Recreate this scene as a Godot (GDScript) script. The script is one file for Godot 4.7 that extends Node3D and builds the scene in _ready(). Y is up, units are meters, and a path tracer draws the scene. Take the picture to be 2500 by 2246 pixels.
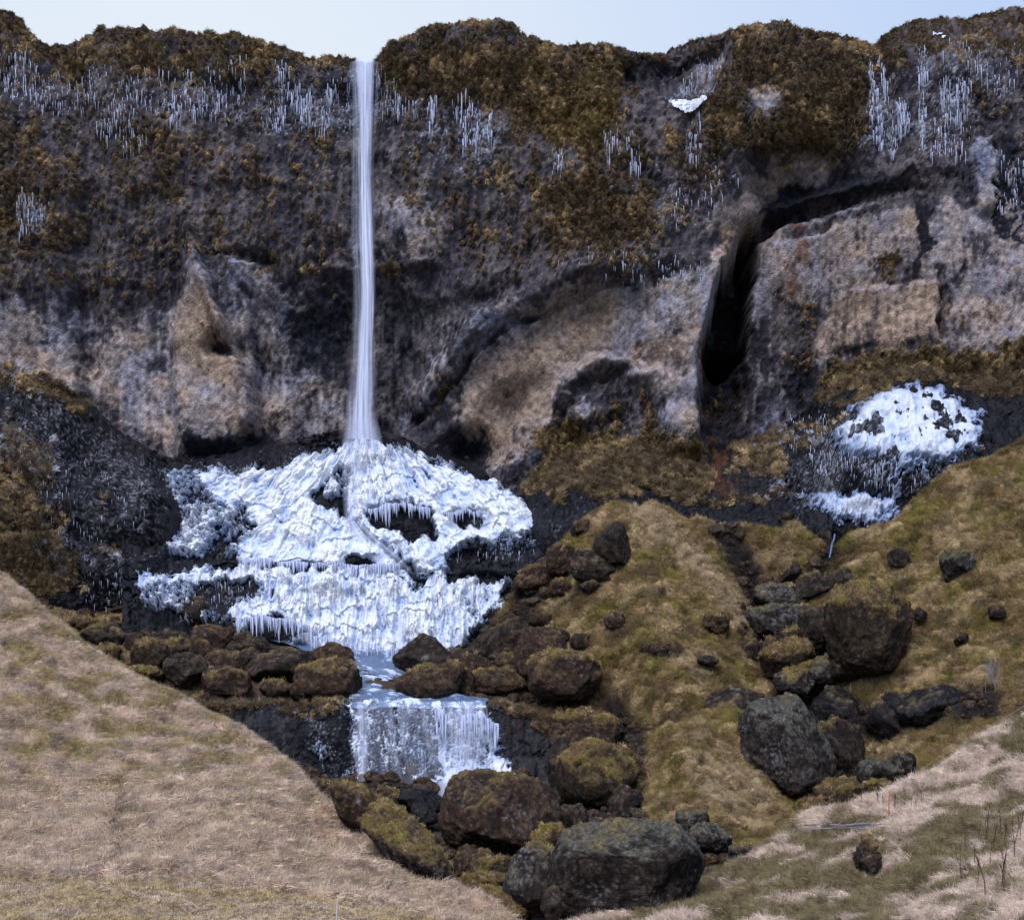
extends Node3D
# A frozen waterfall on a mossy tuff cliff above a boulder-strewn creek between dry grass slopes. Metres, y up; the cliff stands near z = 0 and the viewer at z = 180.

var env: Environment
var mats := {}
var taken := {}
var lock := Mutex.new()
var n_warp: FastNoiseLite
var n_big: FastNoiseLite
var n_mid: FastNoiseLite
var n_fine: FastNoiseLite
var n_grit: FastNoiseLite
var n_streak: FastNoiseLite
var n_patch: FastNoiseLite
var n_cell: FastNoiseLite
var n_drip: FastNoiseLite
var n_blob: FastNoiseLite
var n_block: FastNoiseLite
var surf := {}
var tuft_meshes := []
var hang_meshes := []
var short_meshes := []
var stone_kit := {}
var ground_map: Survey
var meadow_map: Survey


func _ready():
	var cam := Camera3D.new()
	cam.name = "camera"
	cam.position = Vector3(0,0,180)
	cam.projection = Camera3D.PROJECTION_FRUSTUM
	cam.keep_aspect = Camera3D.KEEP_HEIGHT
	cam.near = 1.0
	cam.far = 3000.0
	cam.size = 0.40283
	cam.frustum_offset = Vector2(0,0.11952)
	add_child(cam)
	make_sky()
	var sun := DirectionalLight3D.new()
	sun.name = "soft_daylight"
	sun.light_energy = 0.5
	sun.light_color = Color(0.98, 0.97, 1.0)
	sun.light_angular_distance = 30.0
	sun.shadow_enabled = true
	add_child(sun)
	sun.look_at_from_position(Vector3.ZERO, Vector3(0.3,-1.0,-0.95),Vector3.UP)
	make_noises()
	make_materials()
	make_kits()

	build_cliff()
	build_talus()
	build_cascade()
	build_shelf_and_step()
	build_hills()
	ground_sheet()
	build_ice()
	build_water()
	all_boulders()
	build_icicles()
	build_small_things()


func make_sky():
	var w := 512
	var h := 256
	var sun_side := 0.14
	var im := Image.create(w, h, false, Image.FORMAT_RGBF)
	for y in h:
		var el := sin(PI * (0.5 - (y + 0.5) / h))
		for x in w:
			var az := TAU * (x + 0.5) / w
			# whiter air round the place where the hidden sun stands, behind the cliff on the left
			var away := absf(wrapf(az + sun_side, -PI, PI))
			var glow := exp(-away * away * 11.0) * exp(-el * el * 2.0)
			var k := pow(1.0 - clampf(el, 0.0, 1.0), 2.0)
			var c := Color(0.182, 0.25, 0.43).lerp(Color(0.205, 0.278, 0.40), k)
			c = c.lerp(Color(0.382, 0.41, 0.437), glow)
			im.set_pixel(x, y, c)
	var pano := PanoramaSkyMaterial.new()
	pano.panorama = ImageTexture.create_from_image(im)
	pano.filter = true
	var sky := Sky.new()
	sky.sky_material = pano
	env = Environment.new()
	env.background_mode = Environment.BG_SKY
	env.sky = sky
	env.tonemap_mode = Environment.TONE_MAPPER_LINEAR
	env.tonemap_exposure = 2.2
	env.sdfgi_enabled = true
	env.ssao_enabled = true
	env.ssil_enabled = true
	var we := WorldEnvironment.new()
	we.name = "environment"
	we.environment = env
	add_child(we)


# ---------------------------------------------------------------- helpers
func noise(seed_: int, freq: float, oct: int, kind := FastNoiseLite.TYPE_SIMPLEX_SMOOTH, ridged := false) -> FastNoiseLite:
	var n := FastNoiseLite.new()
	n.seed = seed_
	n.noise_type = kind
	n.frequency = freq
	n.fractal_type = FastNoiseLite.FRACTAL_NONE if oct <= 1 else (FastNoiseLite.FRACTAL_RIDGED if ridged else FastNoiseLite.FRACTAL_FBM)
	n.fractal_octaves = maxi(oct, 1)
	return n


func make_noises():
	n_warp = noise(3, 0.35, 3)
	n_big = noise(11, 0.07, 3)
	n_mid = noise(12, 0.32, 4)
	n_fine = noise(13, 1.6, 3)
	n_grit = noise(14, 5.0, 2)
	n_streak = noise(15, 0.9, 3)
	n_patch = noise(16, 0.22, 4)
	n_cell = noise(17, 1.0, 1, FastNoiseLite.TYPE_CELLULAR)
	n_cell.cellular_return_type = FastNoiseLite.RETURN_DISTANCE
	n_drip = noise(18, 1.0, 2, FastNoiseLite.TYPE_SIMPLEX_SMOOTH, true)
	n_blob = noise(19, 1.0, 1, FastNoiseLite.TYPE_CELLULAR)
	n_blob.cellular_return_type = FastNoiseLite.RETURN_DISTANCE
	n_blob.cellular_jitter = 0.9
	n_block = noise(20, 0.45, 1, FastNoiseLite.TYPE_CELLULAR)
	n_block.cellular_return_type = FastNoiseLite.RETURN_CELL_VALUE


func ss(a: float, b: float, x: float) -> float:
	var t := clampf((x - a) / (b - a), 0.0, 1.0)
	return t * t * (3.0 - 2.0 * t)


func rnd(i: int) -> float:
	var q := (i * 747796405 + 2891336453) & 0xffffffff
	q = (((q >> ((q >> 28) + 4)) ^ q) * 277803737) & 0xffffffff
	q = (q >> 22) ^ q
	return float(q & 0xffffff) / 16777216.0


func numbered(called: String) -> String:
	if not taken.has(called):
		taken[called] = 0
		return called
	taken[called] += 1
	return "%s_%03d" % [called, taken[called]]


func tag(o: Node, label: String, category: String, group := "", kind := "") -> void:
	o.set_meta("label", label)
	o.set_meta("category", category)
	if group:
		o.set_meta("group", group)
	if kind:
		o.set_meta("kind", kind)


func put(called: String, mesh: Mesh, m: Material, parent: Node = self) -> MeshInstance3D:
	var o := MeshInstance3D.new()
	o.name = numbered(called) if parent == self else called
	o.mesh = mesh
	o.material_override = null
	for s in mesh.get_surface_count():
		mesh.surface_set_material(s, m)
	parent.add_child(o, true)
	return o


func thing(called: String, at: Vector3, label: String, category: String, group := "") -> Node3D:
	var o := Node3D.new()
	o.name = numbered(called)
	o.position = at
	add_child(o)
	tag(o, label, category, group)
	return o


func array_mesh(v: PackedVector3Array, nrm: PackedVector3Array, c: PackedColorArray, idx: PackedInt32Array) -> ArrayMesh:
	var a := []
	a.resize(Mesh.ARRAY_MAX)
	a[Mesh.ARRAY_VERTEX] = v
	a[Mesh.ARRAY_NORMAL] = nrm
	if c.size():
		a[Mesh.ARRAY_COLOR] = c
	a[Mesh.ARRAY_INDEX] = idx
	var m := ArrayMesh.new()
	m.add_surface_from_arrays(Mesh.PRIMITIVE_TRIANGLES, a)
	return m


func par(n: int, f: Callable) -> void:
	var id := WorkerThreadPool.add_group_task(f, n, -1, true)
	WorkerThreadPool.wait_for_group_task_completion(id)


# a map of what covers a rock face, in metres along it (x) and up it (y)
class Survey:
	var x0 := 0.0
	var y0 := 0.0
	var cell := 0.16
	var w := 0
	var h := 0
	var ch := {}
	var a := PackedColorArray()
	var b := PackedColorArray()

	func _init(left: float, low: float, right: float, high: float, size: float, names: Array):
		x0 = left
		y0 = low
		cell = size
		w = int((right - left) / size) + 2
		h = int((high - low) / size) + 2
		for n in names:
			var p := PackedFloat32Array()
			p.resize(w * h)
			ch[n] = p

	func area(p: PackedVector2Array, grow: float) -> Rect2i:
		var r := Rect2(p[0], Vector2.ZERO)
		for q in p:
			r = r.expand(q)
		r = r.grow(grow)
		var i0 := clampi(int((r.position.x - x0) / cell), 0, w - 1)
		var j0 := clampi(int((r.position.y - y0) / cell), 0, h - 1)
		var i1 := clampi(int((r.end.x - x0) / cell) + 1, 0, w - 1)
		var j1 := clampi(int((r.end.y - y0) / cell) + 1, 0, h - 1)
		return Rect2i(i0, j0, i1 - i0, j1 - j0)

	func poly(n: String, p: PackedVector2Array, amount: float, soft: float, full := 999.0, none := 1000.0) -> void:
		var d: PackedFloat32Array = ch[n]
		var r := area(p, soft)
		for j in range(r.position.y, r.end.y + 1):
			for i in range(r.position.x, r.end.x + 1):
				var q := Vector2(x0 + i * cell,y0 + j * cell)
				var inside := Geometry2D.is_point_in_polygon(q, p)
				var best := 1e9
				for k in p.size():
					var s := Geometry2D.get_closest_point_to_segment(q, p[k], p[(k + 1) % p.size()])
					best = minf(best, q.distance_squared_to(s))
				best = sqrt(best)
				if not inside:
					best = -best
				var t := clampf(best / soft * 0.5 + 0.5, 0.0, 1.0)
				d[j * w + i] += amount * t * t * (3.0 - 2.0 * t) * clampf((none - q.x) / (none - full), 0.0, 1.0)
		ch[n] = d

	func line(n: String, p: PackedVector2Array, amount: float, wide: float) -> void:
		var d: PackedFloat32Array = ch[n]
		var r := area(p, wide)
		for j in range(r.position.y, r.end.y + 1):
			for i in range(r.position.x, r.end.x + 1):
				var q := Vector2(x0 + i * cell,y0 + j * cell)
				var best := 1e9
				for k in p.size() - 1:
					best = minf(best, q.distance_squared_to(Geometry2D.get_closest_point_to_segment(q, p[k], p[k + 1])))
				var t := 1.0 - clampf(sqrt(best) / wide, 0.0, 1.0)
				d[j * w + i] += amount * t * t * (3.0 - 2.0 * t)
		ch[n] = d

	func blob(n: String, c: Vector2, rx: float, ry: float, amount: float, turn := 0.0) -> void:
		var d: PackedFloat32Array = ch[n]
		var m := maxf(rx, ry)
		var r := area(PackedVector2Array([c]), m)
		for j in range(r.position.y, r.end.y + 1):
			for i in range(r.position.x, r.end.x + 1):
				var q := (Vector2(x0 + i * cell,y0 + j * cell) - c).rotated(-turn)
				var t := 1.0 - clampf(sqrt(q.x * q.x / (rx * rx) + q.y * q.y / (ry * ry)), 0.0, 1.0)
				d[j * w + i] += amount * t * t * (3.0 - 2.0 * t)
		ch[n] = d

	func seal(first: Array, second: Array) -> void:
		a.resize(w * h)
		b.resize(w * h)
		var p0: PackedFloat32Array = ch[first[0]]
		var p1: PackedFloat32Array = ch[first[1]]
		var p2: PackedFloat32Array = ch[first[2]]
		var p3: PackedFloat32Array = ch[first[3]]
		var q0: PackedFloat32Array = ch[second[0]]
		var q1: PackedFloat32Array = ch[second[1]]
		var q2: PackedFloat32Array = ch[second[2]]
		var q3: PackedFloat32Array = ch[second[3]]
		for i in w * h:
			a[i] = Color(p0[i], p1[i], p2[i], p3[i])
			b[i] = Color(q0[i], q1[i], q2[i], q3[i])

	func at_a(x: float, y: float) -> Color:
		var fx := clampf((x - x0) / cell, 0.0, w - 1.01)
		var fy := clampf((y - y0) / cell, 0.0, h - 1.01)
		var i := int(fx)
		var j := int(fy)
		fx -= i
		fy -= j
		var k := j * w + i
		return a[k].lerp(a[k + 1], fx).lerp(a[k + w].lerp(a[k + w + 1], fx), fy)

	func at_b(x: float, y: float) -> Color:
		var fx := clampf((x - x0) / cell, 0.0, w - 1.01)
		var fy := clampf((y - y0) / cell, 0.0, h - 1.01)
		var i := int(fx)
		var j := int(fy)
		fx -= i
		fy -= j
		var k := j * w + i
		return b[k].lerp(b[k + 1], fx).lerp(b[k + w].lerp(b[k + w + 1], fx), fy)


class Surf:
	var v := PackedVector3Array()
	var n := PackedVector3Array()
	var c := PackedColorArray()
	var nu := 0
	var nv := 0


func spans(sizes: Array, total: int) -> Array:
	var sum := 0.0
	for s in sizes:
		sum += s
	var out := []
	for k in sizes.size():
		var n := maxi(2, int(round(total * sizes[k] / sum)))
		for i in n:
			out.append(Vector2(k, float(i) / n))
	out.append(Vector2(sizes.size() - 1, 1.0))
	return out


# a smooth sheet through a net of surveyed points, shaded row by row
func sheet(net: Array, across: int, along: int, shade: Callable, ends := Vector2.ONE) -> Surf:
	var rows: int = net.size()
	var cols: int = net[0].size()
	var du := []
	for i in cols - 1:
		var s := 0.0
		for j in rows:
			s += net[j][i].distance_to(net[j][i + 1])
		du.append(s)
	du[0] *= ends.x # what runs on out of sight beyond the ends is laid more coarsely
	du[cols - 2] *= ends.y
	var dv := []
	for j in rows - 1:
		var s := 0.0
		for i in cols:
			s += net[j][i].distance_to(net[j + 1][i])
		dv.append(s)
	var us := spans(du, across)
	var vs := spans(dv, along)
	var out := Surf.new()
	out.nu = us.size()
	out.nv = vs.size()
	var got_p := []
	var got_c := []
	got_p.resize(out.nv)
	got_c.resize(out.nv)
	par(out.nv, func(j: int):
		var k := int(vs[j].x)
		var t: float = vs[j].y
		var r0: PackedVector3Array = net[maxi(k - 1, 0)]
		var r1: PackedVector3Array = net[k]
		var r2: PackedVector3Array = net[k + 1]
		var r3: PackedVector3Array = net[mini(k + 2, rows - 1)]
		var ctl := PackedVector3Array()
		for i in cols:
			ctl.append(r1[i].cubic_interpolate(r2[i], r0[i], r3[i], t))
		var p := PackedVector3Array()
		p.resize(us.size())
		for i in us.size():
			var q := int(us[i].x)
			p[i] = ctl[q].cubic_interpolate(ctl[q + 1], ctl[maxi(q - 1, 0)], ctl[mini(q + 2, cols - 1)], us[i].y)
		var c := PackedColorArray()
		c.resize(us.size())
		var both: Array = shade.call(p, c)
		lock.lock()
		got_p[j] = both[0]
		got_c[j] = both[1]
		lock.unlock())
	for j in out.nv:
		out.v.append_array(got_p[j])
		out.c.append_array(got_c[j])
	normals(out)
	return out


func normals(s: Surf) -> void:
	var got := []
	got.resize(s.nv)
	par(s.nv, func(j: int):
		var n := PackedVector3Array()
		n.resize(s.nu)
		var up := maxi(j - 1, 0) * s.nu
		var dn := mini(j + 1, s.nv - 1) * s.nu
		var at := j * s.nu
		for i in s.nu:
			var dx := s.v[at + mini(i + 1, s.nu - 1)] - s.v[at + maxi(i - 1, 0)]
			var dy := s.v[up + i] - s.v[dn + i]
			n[i] = dx.cross(dy).normalized()
		lock.lock()
		got[j] = n
		lock.unlock())
	s.n = PackedVector3Array()
	for j in s.nv:
		s.n.append_array(got[j])


# triangles of a sheet; with holes: only where the alpha of the colours says there is something
func sheet_mesh(s: Surf, holes := false, least := 700) -> ArrayMesh:
	var idx := PackedInt32Array()
	idx.resize((s.nu - 1) * (s.nv - 1) * 6)
	var k := 0
	for j in s.nv - 1:
		for i in s.nu - 1:
			var a := j * s.nu + i
			var b := a + 1
			var c := a + s.nu
			var d := c + 1
			if holes and s.c[a].a + s.c[b].a + s.c[c].a + s.c[d].a < 0.5:
				continue
			idx[k] = a
			idx[k + 1] = b
			idx[k + 2] = c
			idx[k + 3] = b
			idx[k + 4] = d
			idx[k + 5] = c
			k += 6
	idx.resize(k)
	if holes:
		k = drop_crumbs(idx, s.v.size(), least)
		idx.resize(k)
	if not holes:
		return array_mesh(s.v, s.n, s.c, idx)
	# keep only the vertices in use
	var to := PackedInt32Array()
	to.resize(s.v.size())
	to.fill(-1)
	var v := PackedVector3Array()
	var n := PackedVector3Array()
	var col := PackedColorArray()
	for q in k:
		var o := idx[q]
		if to[o] < 0:
			to[o] = v.size()
			v.append(s.v[o])
			n.append(s.n[o])
			var cc := s.c[o]
			cc.a = 1.0
			col.append(cc)
		idx[q] = to[o]
	return array_mesh(v, n, col, idx)


# leave out pieces of fewer than so many triangles
func drop_crumbs(idx: PackedInt32Array, many: int, least: int) -> int:
	var up := PackedInt32Array()
	up.resize(many)
	for i in many:
		up[i] = i
	for q in range(0, idx.size(), 3):
		var r := idx[q]
		while up[r] != r:
			up[r] = up[up[r]]
			r = up[r]
		for e in [1, 2]:
			var t := idx[q + e]
			while up[t] != t:
				up[t] = up[up[t]]
				t = up[t]
			if t != r:
				up[t] = r
	var count := PackedInt32Array()
	count.resize(many)
	for q in range(0, idx.size(), 3):
		var r := idx[q]
		while up[r] != r:
			r = up[r]
		count[r] += 1
	var k := 0
	for q in range(0, idx.size(), 3):
		var r := idx[q]
		while up[r] != r:
			r = up[r]
		if count[r] >= least:
			idx[k] = idx[q]
			idx[k + 1] = idx[q + 1]
			idx[k + 2] = idx[q + 2]
			k += 3
	return k


# nearest surface height towards the viewer at (x, y) of a sheet, in a coarse table
func facing(s: Surf, cell := 0.15) -> Dictionary:
	var lo := Vector2(1e9,1e9)
	var hi := Vector2(-1e9,-1e9)
	for p in s.v:
		lo = lo.min(Vector2(p.x,p.y))
		hi = hi.max(Vector2(p.x,p.y))
	var w := int((hi.x - lo.x) / cell) + 2
	var h := int((hi.y - lo.y) / cell) + 2
	var z := PackedFloat32Array()
	z.resize(w * h)
	z.fill(-99.0)
	for p in s.v:
		var k := int((p.y - lo.y) / cell) * w + int((p.x - lo.x) / cell)
		if p.z > z[k]:
			z[k] = p.z
	return {"lo": lo, "w": w, "h": h, "z": z, "cell": cell}


func front_z(f: Dictionary, x: float, y: float) -> float:
	var i := clampi(int((x - f.lo.x) / f.cell), 0, f.w - 1)
	var j := clampi(int((y - f.lo.y) / f.cell), 0, f.h - 1)
	return f.z[j * f.w + i]


func make_texture(n: FastNoiseLite, ramp: Array, size := 512) -> NoiseTexture2D:
	var t := NoiseTexture2D.new()
	t.width = size
	t.height = size
	t.seamless = true
	t.noise = n
	if ramp.size():
		var g := Gradient.new()
		g.offsets = PackedFloat32Array([0.0, 0.35, 0.65, 1.0])
		g.colors = PackedColorArray(ramp)
		t.color_ramp = g
	return t


func make_materials():
	var grain := make_texture(noise(41, 0.02, 5, FastNoiseLite.TYPE_VALUE_CUBIC), [Color(0.40, 0.39, 0.39), Color(0.72, 0.71, 0.70), Color(0.92, 0.91, 0.90), Color(1, 1, 1)], 1024)
	var speck := make_texture(noise(44, 0.03, 4, FastNoiseLite.TYPE_VALUE_CUBIC), [Color(0.34, 0.33, 0.32), Color(0.55, 0.53, 0.52), Color(0.74, 0.72, 0.70), Color(1, 1, 1)], 1024)
	var relief := make_texture(noise(42, 0.03, 5), [], 1024)
	var soft := make_texture(noise(43, 0.015, 3), [])
	var defs := {
		"rock": [0.92, 0.16, 8.0, grain], "stone": [0.92, 0.3, 6.0, speck], "wet": [0.55, 0.25, 8.0, speck], "soil": [0.95, 0.4, 6.0, grain], "step": [0.6, 0.25, 6.0, speck],
	}
	for k in defs:
		var m := StandardMaterial3D.new()
		m.resource_name = k
		m.vertex_color_use_as_albedo = true
		m.roughness = defs[k][0]
		m.metallic_specular = 0.35
		m.albedo_texture = defs[k][3]
		m.heightmap_enabled = true
		m.heightmap_texture = relief
		m.heightmap_scale = defs[k][2]
		m.uv1_triplanar = true
		m.uv1_world_triplanar = true
		m.uv1_scale = Vector3.ONE * defs[k][1]
		mats[k] = m
	var ice := StandardMaterial3D.new()
	ice.resource_name = "ice"
	ice.vertex_color_use_as_albedo = true
	ice.roughness = 0.38
	ice.metallic_specular = 0.4
	ice.heightmap_enabled = true
	ice.heightmap_texture = soft
	ice.heightmap_scale = 4.0
	ice.uv1_triplanar = true
	ice.uv1_world_triplanar = true
	ice.uv1_scale = Vector3(0.8,0.5,0.8)
	mats["ice"] = ice
	var icicle := StandardMaterial3D.new()
	icicle.resource_name = "icicle"
	icicle.albedo_color = Color(0.86, 0.9, 0.98)
	icicle.vertex_color_use_as_albedo = true
	icicle.roughness = 0.3
	icicle.backlight_enabled = true
	icicle.backlight = Color(0.35, 0.4, 0.5)
	mats["icicle"] = icicle
	var grass := StandardMaterial3D.new()
	grass.resource_name = "grass"
	grass.vertex_color_use_as_albedo = true
	grass.roughness = 0.85
	grass.metallic_specular = 0.2
	grass.backlight_enabled = true
	grass.backlight = Color(0.4, 0.4, 0.4)
	grass.cull_mode = BaseMaterial3D.CULL_DISABLED
	mats["grass"] = grass
	var veil := StandardMaterial3D.new()
	veil.resource_name = "falling_water"
	veil.albedo_color = Color(0.93, 0.95, 1.0, 1.0)
	veil.vertex_color_use_as_albedo = true
	veil.transparency = BaseMaterial3D.TRANSPARENCY_ALPHA
	veil.roughness = 0.6
	veil.metallic_specular = 0.2
	veil.backlight_enabled = true
	veil.backlight = Color(0.7, 0.7, 0.7)
	veil.cull_mode = BaseMaterial3D.CULL_DISABLED
	mats["veil"] = veil
	var pool := StandardMaterial3D.new()
	pool.resource_name = "running_water"
	pool.vertex_color_use_as_albedo = true
	pool.roughness = 0.16
	pool.metallic_specular = 0.6
	pool.heightmap_enabled = true
	pool.heightmap_texture = soft
	pool.heightmap_scale = 5.0
	pool.uv1_triplanar = true
	pool.uv1_world_triplanar = true
	pool.uv1_scale = Vector3(0.5,0.5,0.5)
	mats["pool"] = pool
	for k in [["twig", Color(0.27, 0.18, 0.15)], ["pale_wood", Color(0.72, 0.68, 0.64)], ["orange", Color(0.75, 0.42, 0.15)], ["wire", Color(0.6, 0.58, 0.6)], ["shrub", Color(0.26, 0.19, 0.19)]]:
		var m := StandardMaterial3D.new()
		m.resource_name = k[0]
		m.albedo_color = k[1]
		m.roughness = 0.85
		mats[k[0]] = m


# ---------------------------------------------------------------- grass kits
func blade_tuft(seed_: int, count: int, spread: float, length: float, width: float, lean: float) -> ArrayMesh:
	var v := PackedVector3Array()
	var nn := PackedVector3Array()
	var c := PackedColorArray()
	var idx := PackedInt32Array()
	for k in count:
		var q := seed_ * 1000 + k * 10
		var ang := TAU * rnd(q)
		var rad := spread * sqrt(rnd(q + 1))
		var root := Vector3(cos(ang) * rad, -0.03, sin(ang) * rad)
		var l := length * (0.55 + 0.75 * rnd(q + 2))
		var turn := (rnd(q + 3) - 0.5) * 2.2
		var out := Vector3(sin(turn), 0.0, cos(turn))
		var side := Vector3(out.z,0,-out.x) * width * 0.5 * (0.6 + 0.8 * rnd(q + 4))
		var le := lean * (0.5 + rnd(q + 5))
		var mid := root + Vector3.UP * l * 0.5 * cos(le * 0.6) + out * l * 0.5 * sin(le * 0.6)
		var tip := mid + Vector3.UP * l * 0.5 * cos(le * 1.5) + out * l * 0.5 * sin(le * 1.5)
		var b := v.size()
		v.append_array(PackedVector3Array([root - side, root + side, mid - side * 0.8, mid + side * 0.8, tip]))
		var nrm := side.cross(tip - root).normalized()
		nrm = (nrm + (Vector3(rnd(q + 6), rnd(q + 7), rnd(q + 9)) - Vector3.ONE * 0.5) * 0.3).normalized()
		var shade := 0.72 + 0.5 * rnd(q + 8)
		for i in 5:
			nn.append(nrm)
			c.append(Color(shade, shade, shade))
		idx.append_array(PackedInt32Array([b, b + 2, b + 1, b + 1, b + 2, b + 3, b + 2, b + 4, b + 3]))
	return array_mesh(v, nn, c, idx)


func make_kits():
	for k in 4:
		tuft_meshes.append(blade_tuft(k + 1, 36, 0.36, 0.42, 0.022, 1.0))
		short_meshes.append(blade_tuft(k + 11, 22, 0.3, 0.16, 0.03, 0.8))
		hang_meshes.append(blade_tuft(k + 21, 20, 0.22, 0.40, 0.034, 1.0))


# spread tufts over a sheet. how(p, n, r) -> [amount per square metre, colour, size]; they point along `towards` blended with the slope's normal
func tufts(s: Surf, called: String, label: String, category: String, kit: Array, seed_: int, sweep: Vector3, stand: float, how: Callable, parent: Node = self) -> void:
	var got := []
	got.resize(s.nv - 1)
	par(s.nv - 1, func(j: int):
		var tf: Array[Transform3D] = []
		var cc := PackedColorArray()
		for i in s.nu - 1:
			var a := j * s.nu + i
			var p0 := s.v[a]
			var e1 := s.v[a + 1] - p0
			var e2 := s.v[a + s.nu] - p0
			var size := e1.cross(e2).length()
			var q := (seed_ * 131 + a) * 16
			var n := s.n[a]
			var spec: Array = how.call(p0, n, s.c[a])
			var want: float = spec[0] * size
			var m := int(want)
			if rnd(q) < want - m:
				m += 1
			for t in m:
				var qq := q + 3 * t
				var p := p0 + e1 * rnd(qq + 1) + e2 * rnd(qq + 2)
				var r := rnd(qq + 3)
				var lie := Vector3(n_mid.get_noise_2d(p.x * 1.4, p.z * 1.2 - p.y), 0.0, 0.6 * n_mid.get_noise_2d(p.x * 1.4 + 50.0, p.z * 1.2 - p.y))
				var up := (n * stand + sweep + lie * 1.3 + Vector3(rnd(qq + 4) - 0.5, rnd(qq + 5) - 0.5, rnd(qq + 6) - 0.5) * 0.5).normalized()
				var ang := TAU * rnd(qq + 7)
				var x := up.cross(Vector3(cos(ang), 0.3, sin(ang))).normalized()
				var z := x.cross(up)
				var k: float = spec[2] * (0.7 + 0.6 * r)
				tf.append(Transform3D(Basis(x * k, up * k, z * k), p))
				var col: Color = spec[1]
				var g := 0.8 + 0.4 * rnd(qq + 8)
				cc.append(Color(col.r * g, col.g * g * (0.97 + 0.06 * r), col.b * g))
		lock.lock()
		got[j] = [tf, cc]
		lock.unlock())
	var sets := []
	for k in kit.size():
		sets.append([[], PackedColorArray()])
	var count := 0
	for g in got:
		for i in g[0].size():
			var which: Array = sets[count % kit.size()]
			which[0].append(g[0][i])
			which[1].append(g[1][i])
			count += 1
	for k in kit.size():
		if sets[k][0].is_empty():
			continue
		var o := multi(called, kit[k], mats["grass"], sets[k][0], sets[k][1], parent)
		if parent == self:
			tag(o, label, category, "", "stuff")
	print(called, " ", count)


func multi(called: String, mesh: Mesh, m: Material, where: Array, tint: PackedColorArray, parent: Node = self) -> MultiMeshInstance3D:
	var mm := MultiMesh.new()
	mm.transform_format = MultiMesh.TRANSFORM_3D
	mm.use_colors = true
	mm.mesh = mesh
	mm.instance_count = where.size()
	for i in where.size():
		mm.set_instance_transform(i, where[i])
		mm.set_instance_color(i, tint[i])
	var o := MultiMeshInstance3D.new()
	o.name = numbered(called) if parent == self else called
	o.multimesh = mm
	o.material_override = m
	parent.add_child(o, true)
	o.set_meta("kind", "stuff")
	return o


# ---------------------------------------------------------------- the cliff
const DARK := Color(0.052, 0.050, 0.068)
const MID := Color(0.190, 0.165, 0.168)
const PALE := Color(0.430, 0.395, 0.415)
const COOL := Color(0.310, 0.355, 0.500)
const SAND := Color(0.520, 0.390, 0.290)
const MOSS := Color(0.160, 0.112, 0.066)
const OLIVE := Color(0.290, 0.210, 0.070)
const STRAW := Color(0.470, 0.335, 0.165)
const RUST := Color(0.260, 0.100, 0.030)
const WET_AND_SHADE := Color(0.018, 0.020, 0.030)  # wet black rock; also the shade painted in the cave and its roof
const FROST := Color(0.42, 0.46, 0.56)
const A_SET := ["moss", "pale", "dark", "rust"]
const B_SET := ["frost", "smooth", "ice", "depth"]


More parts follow.
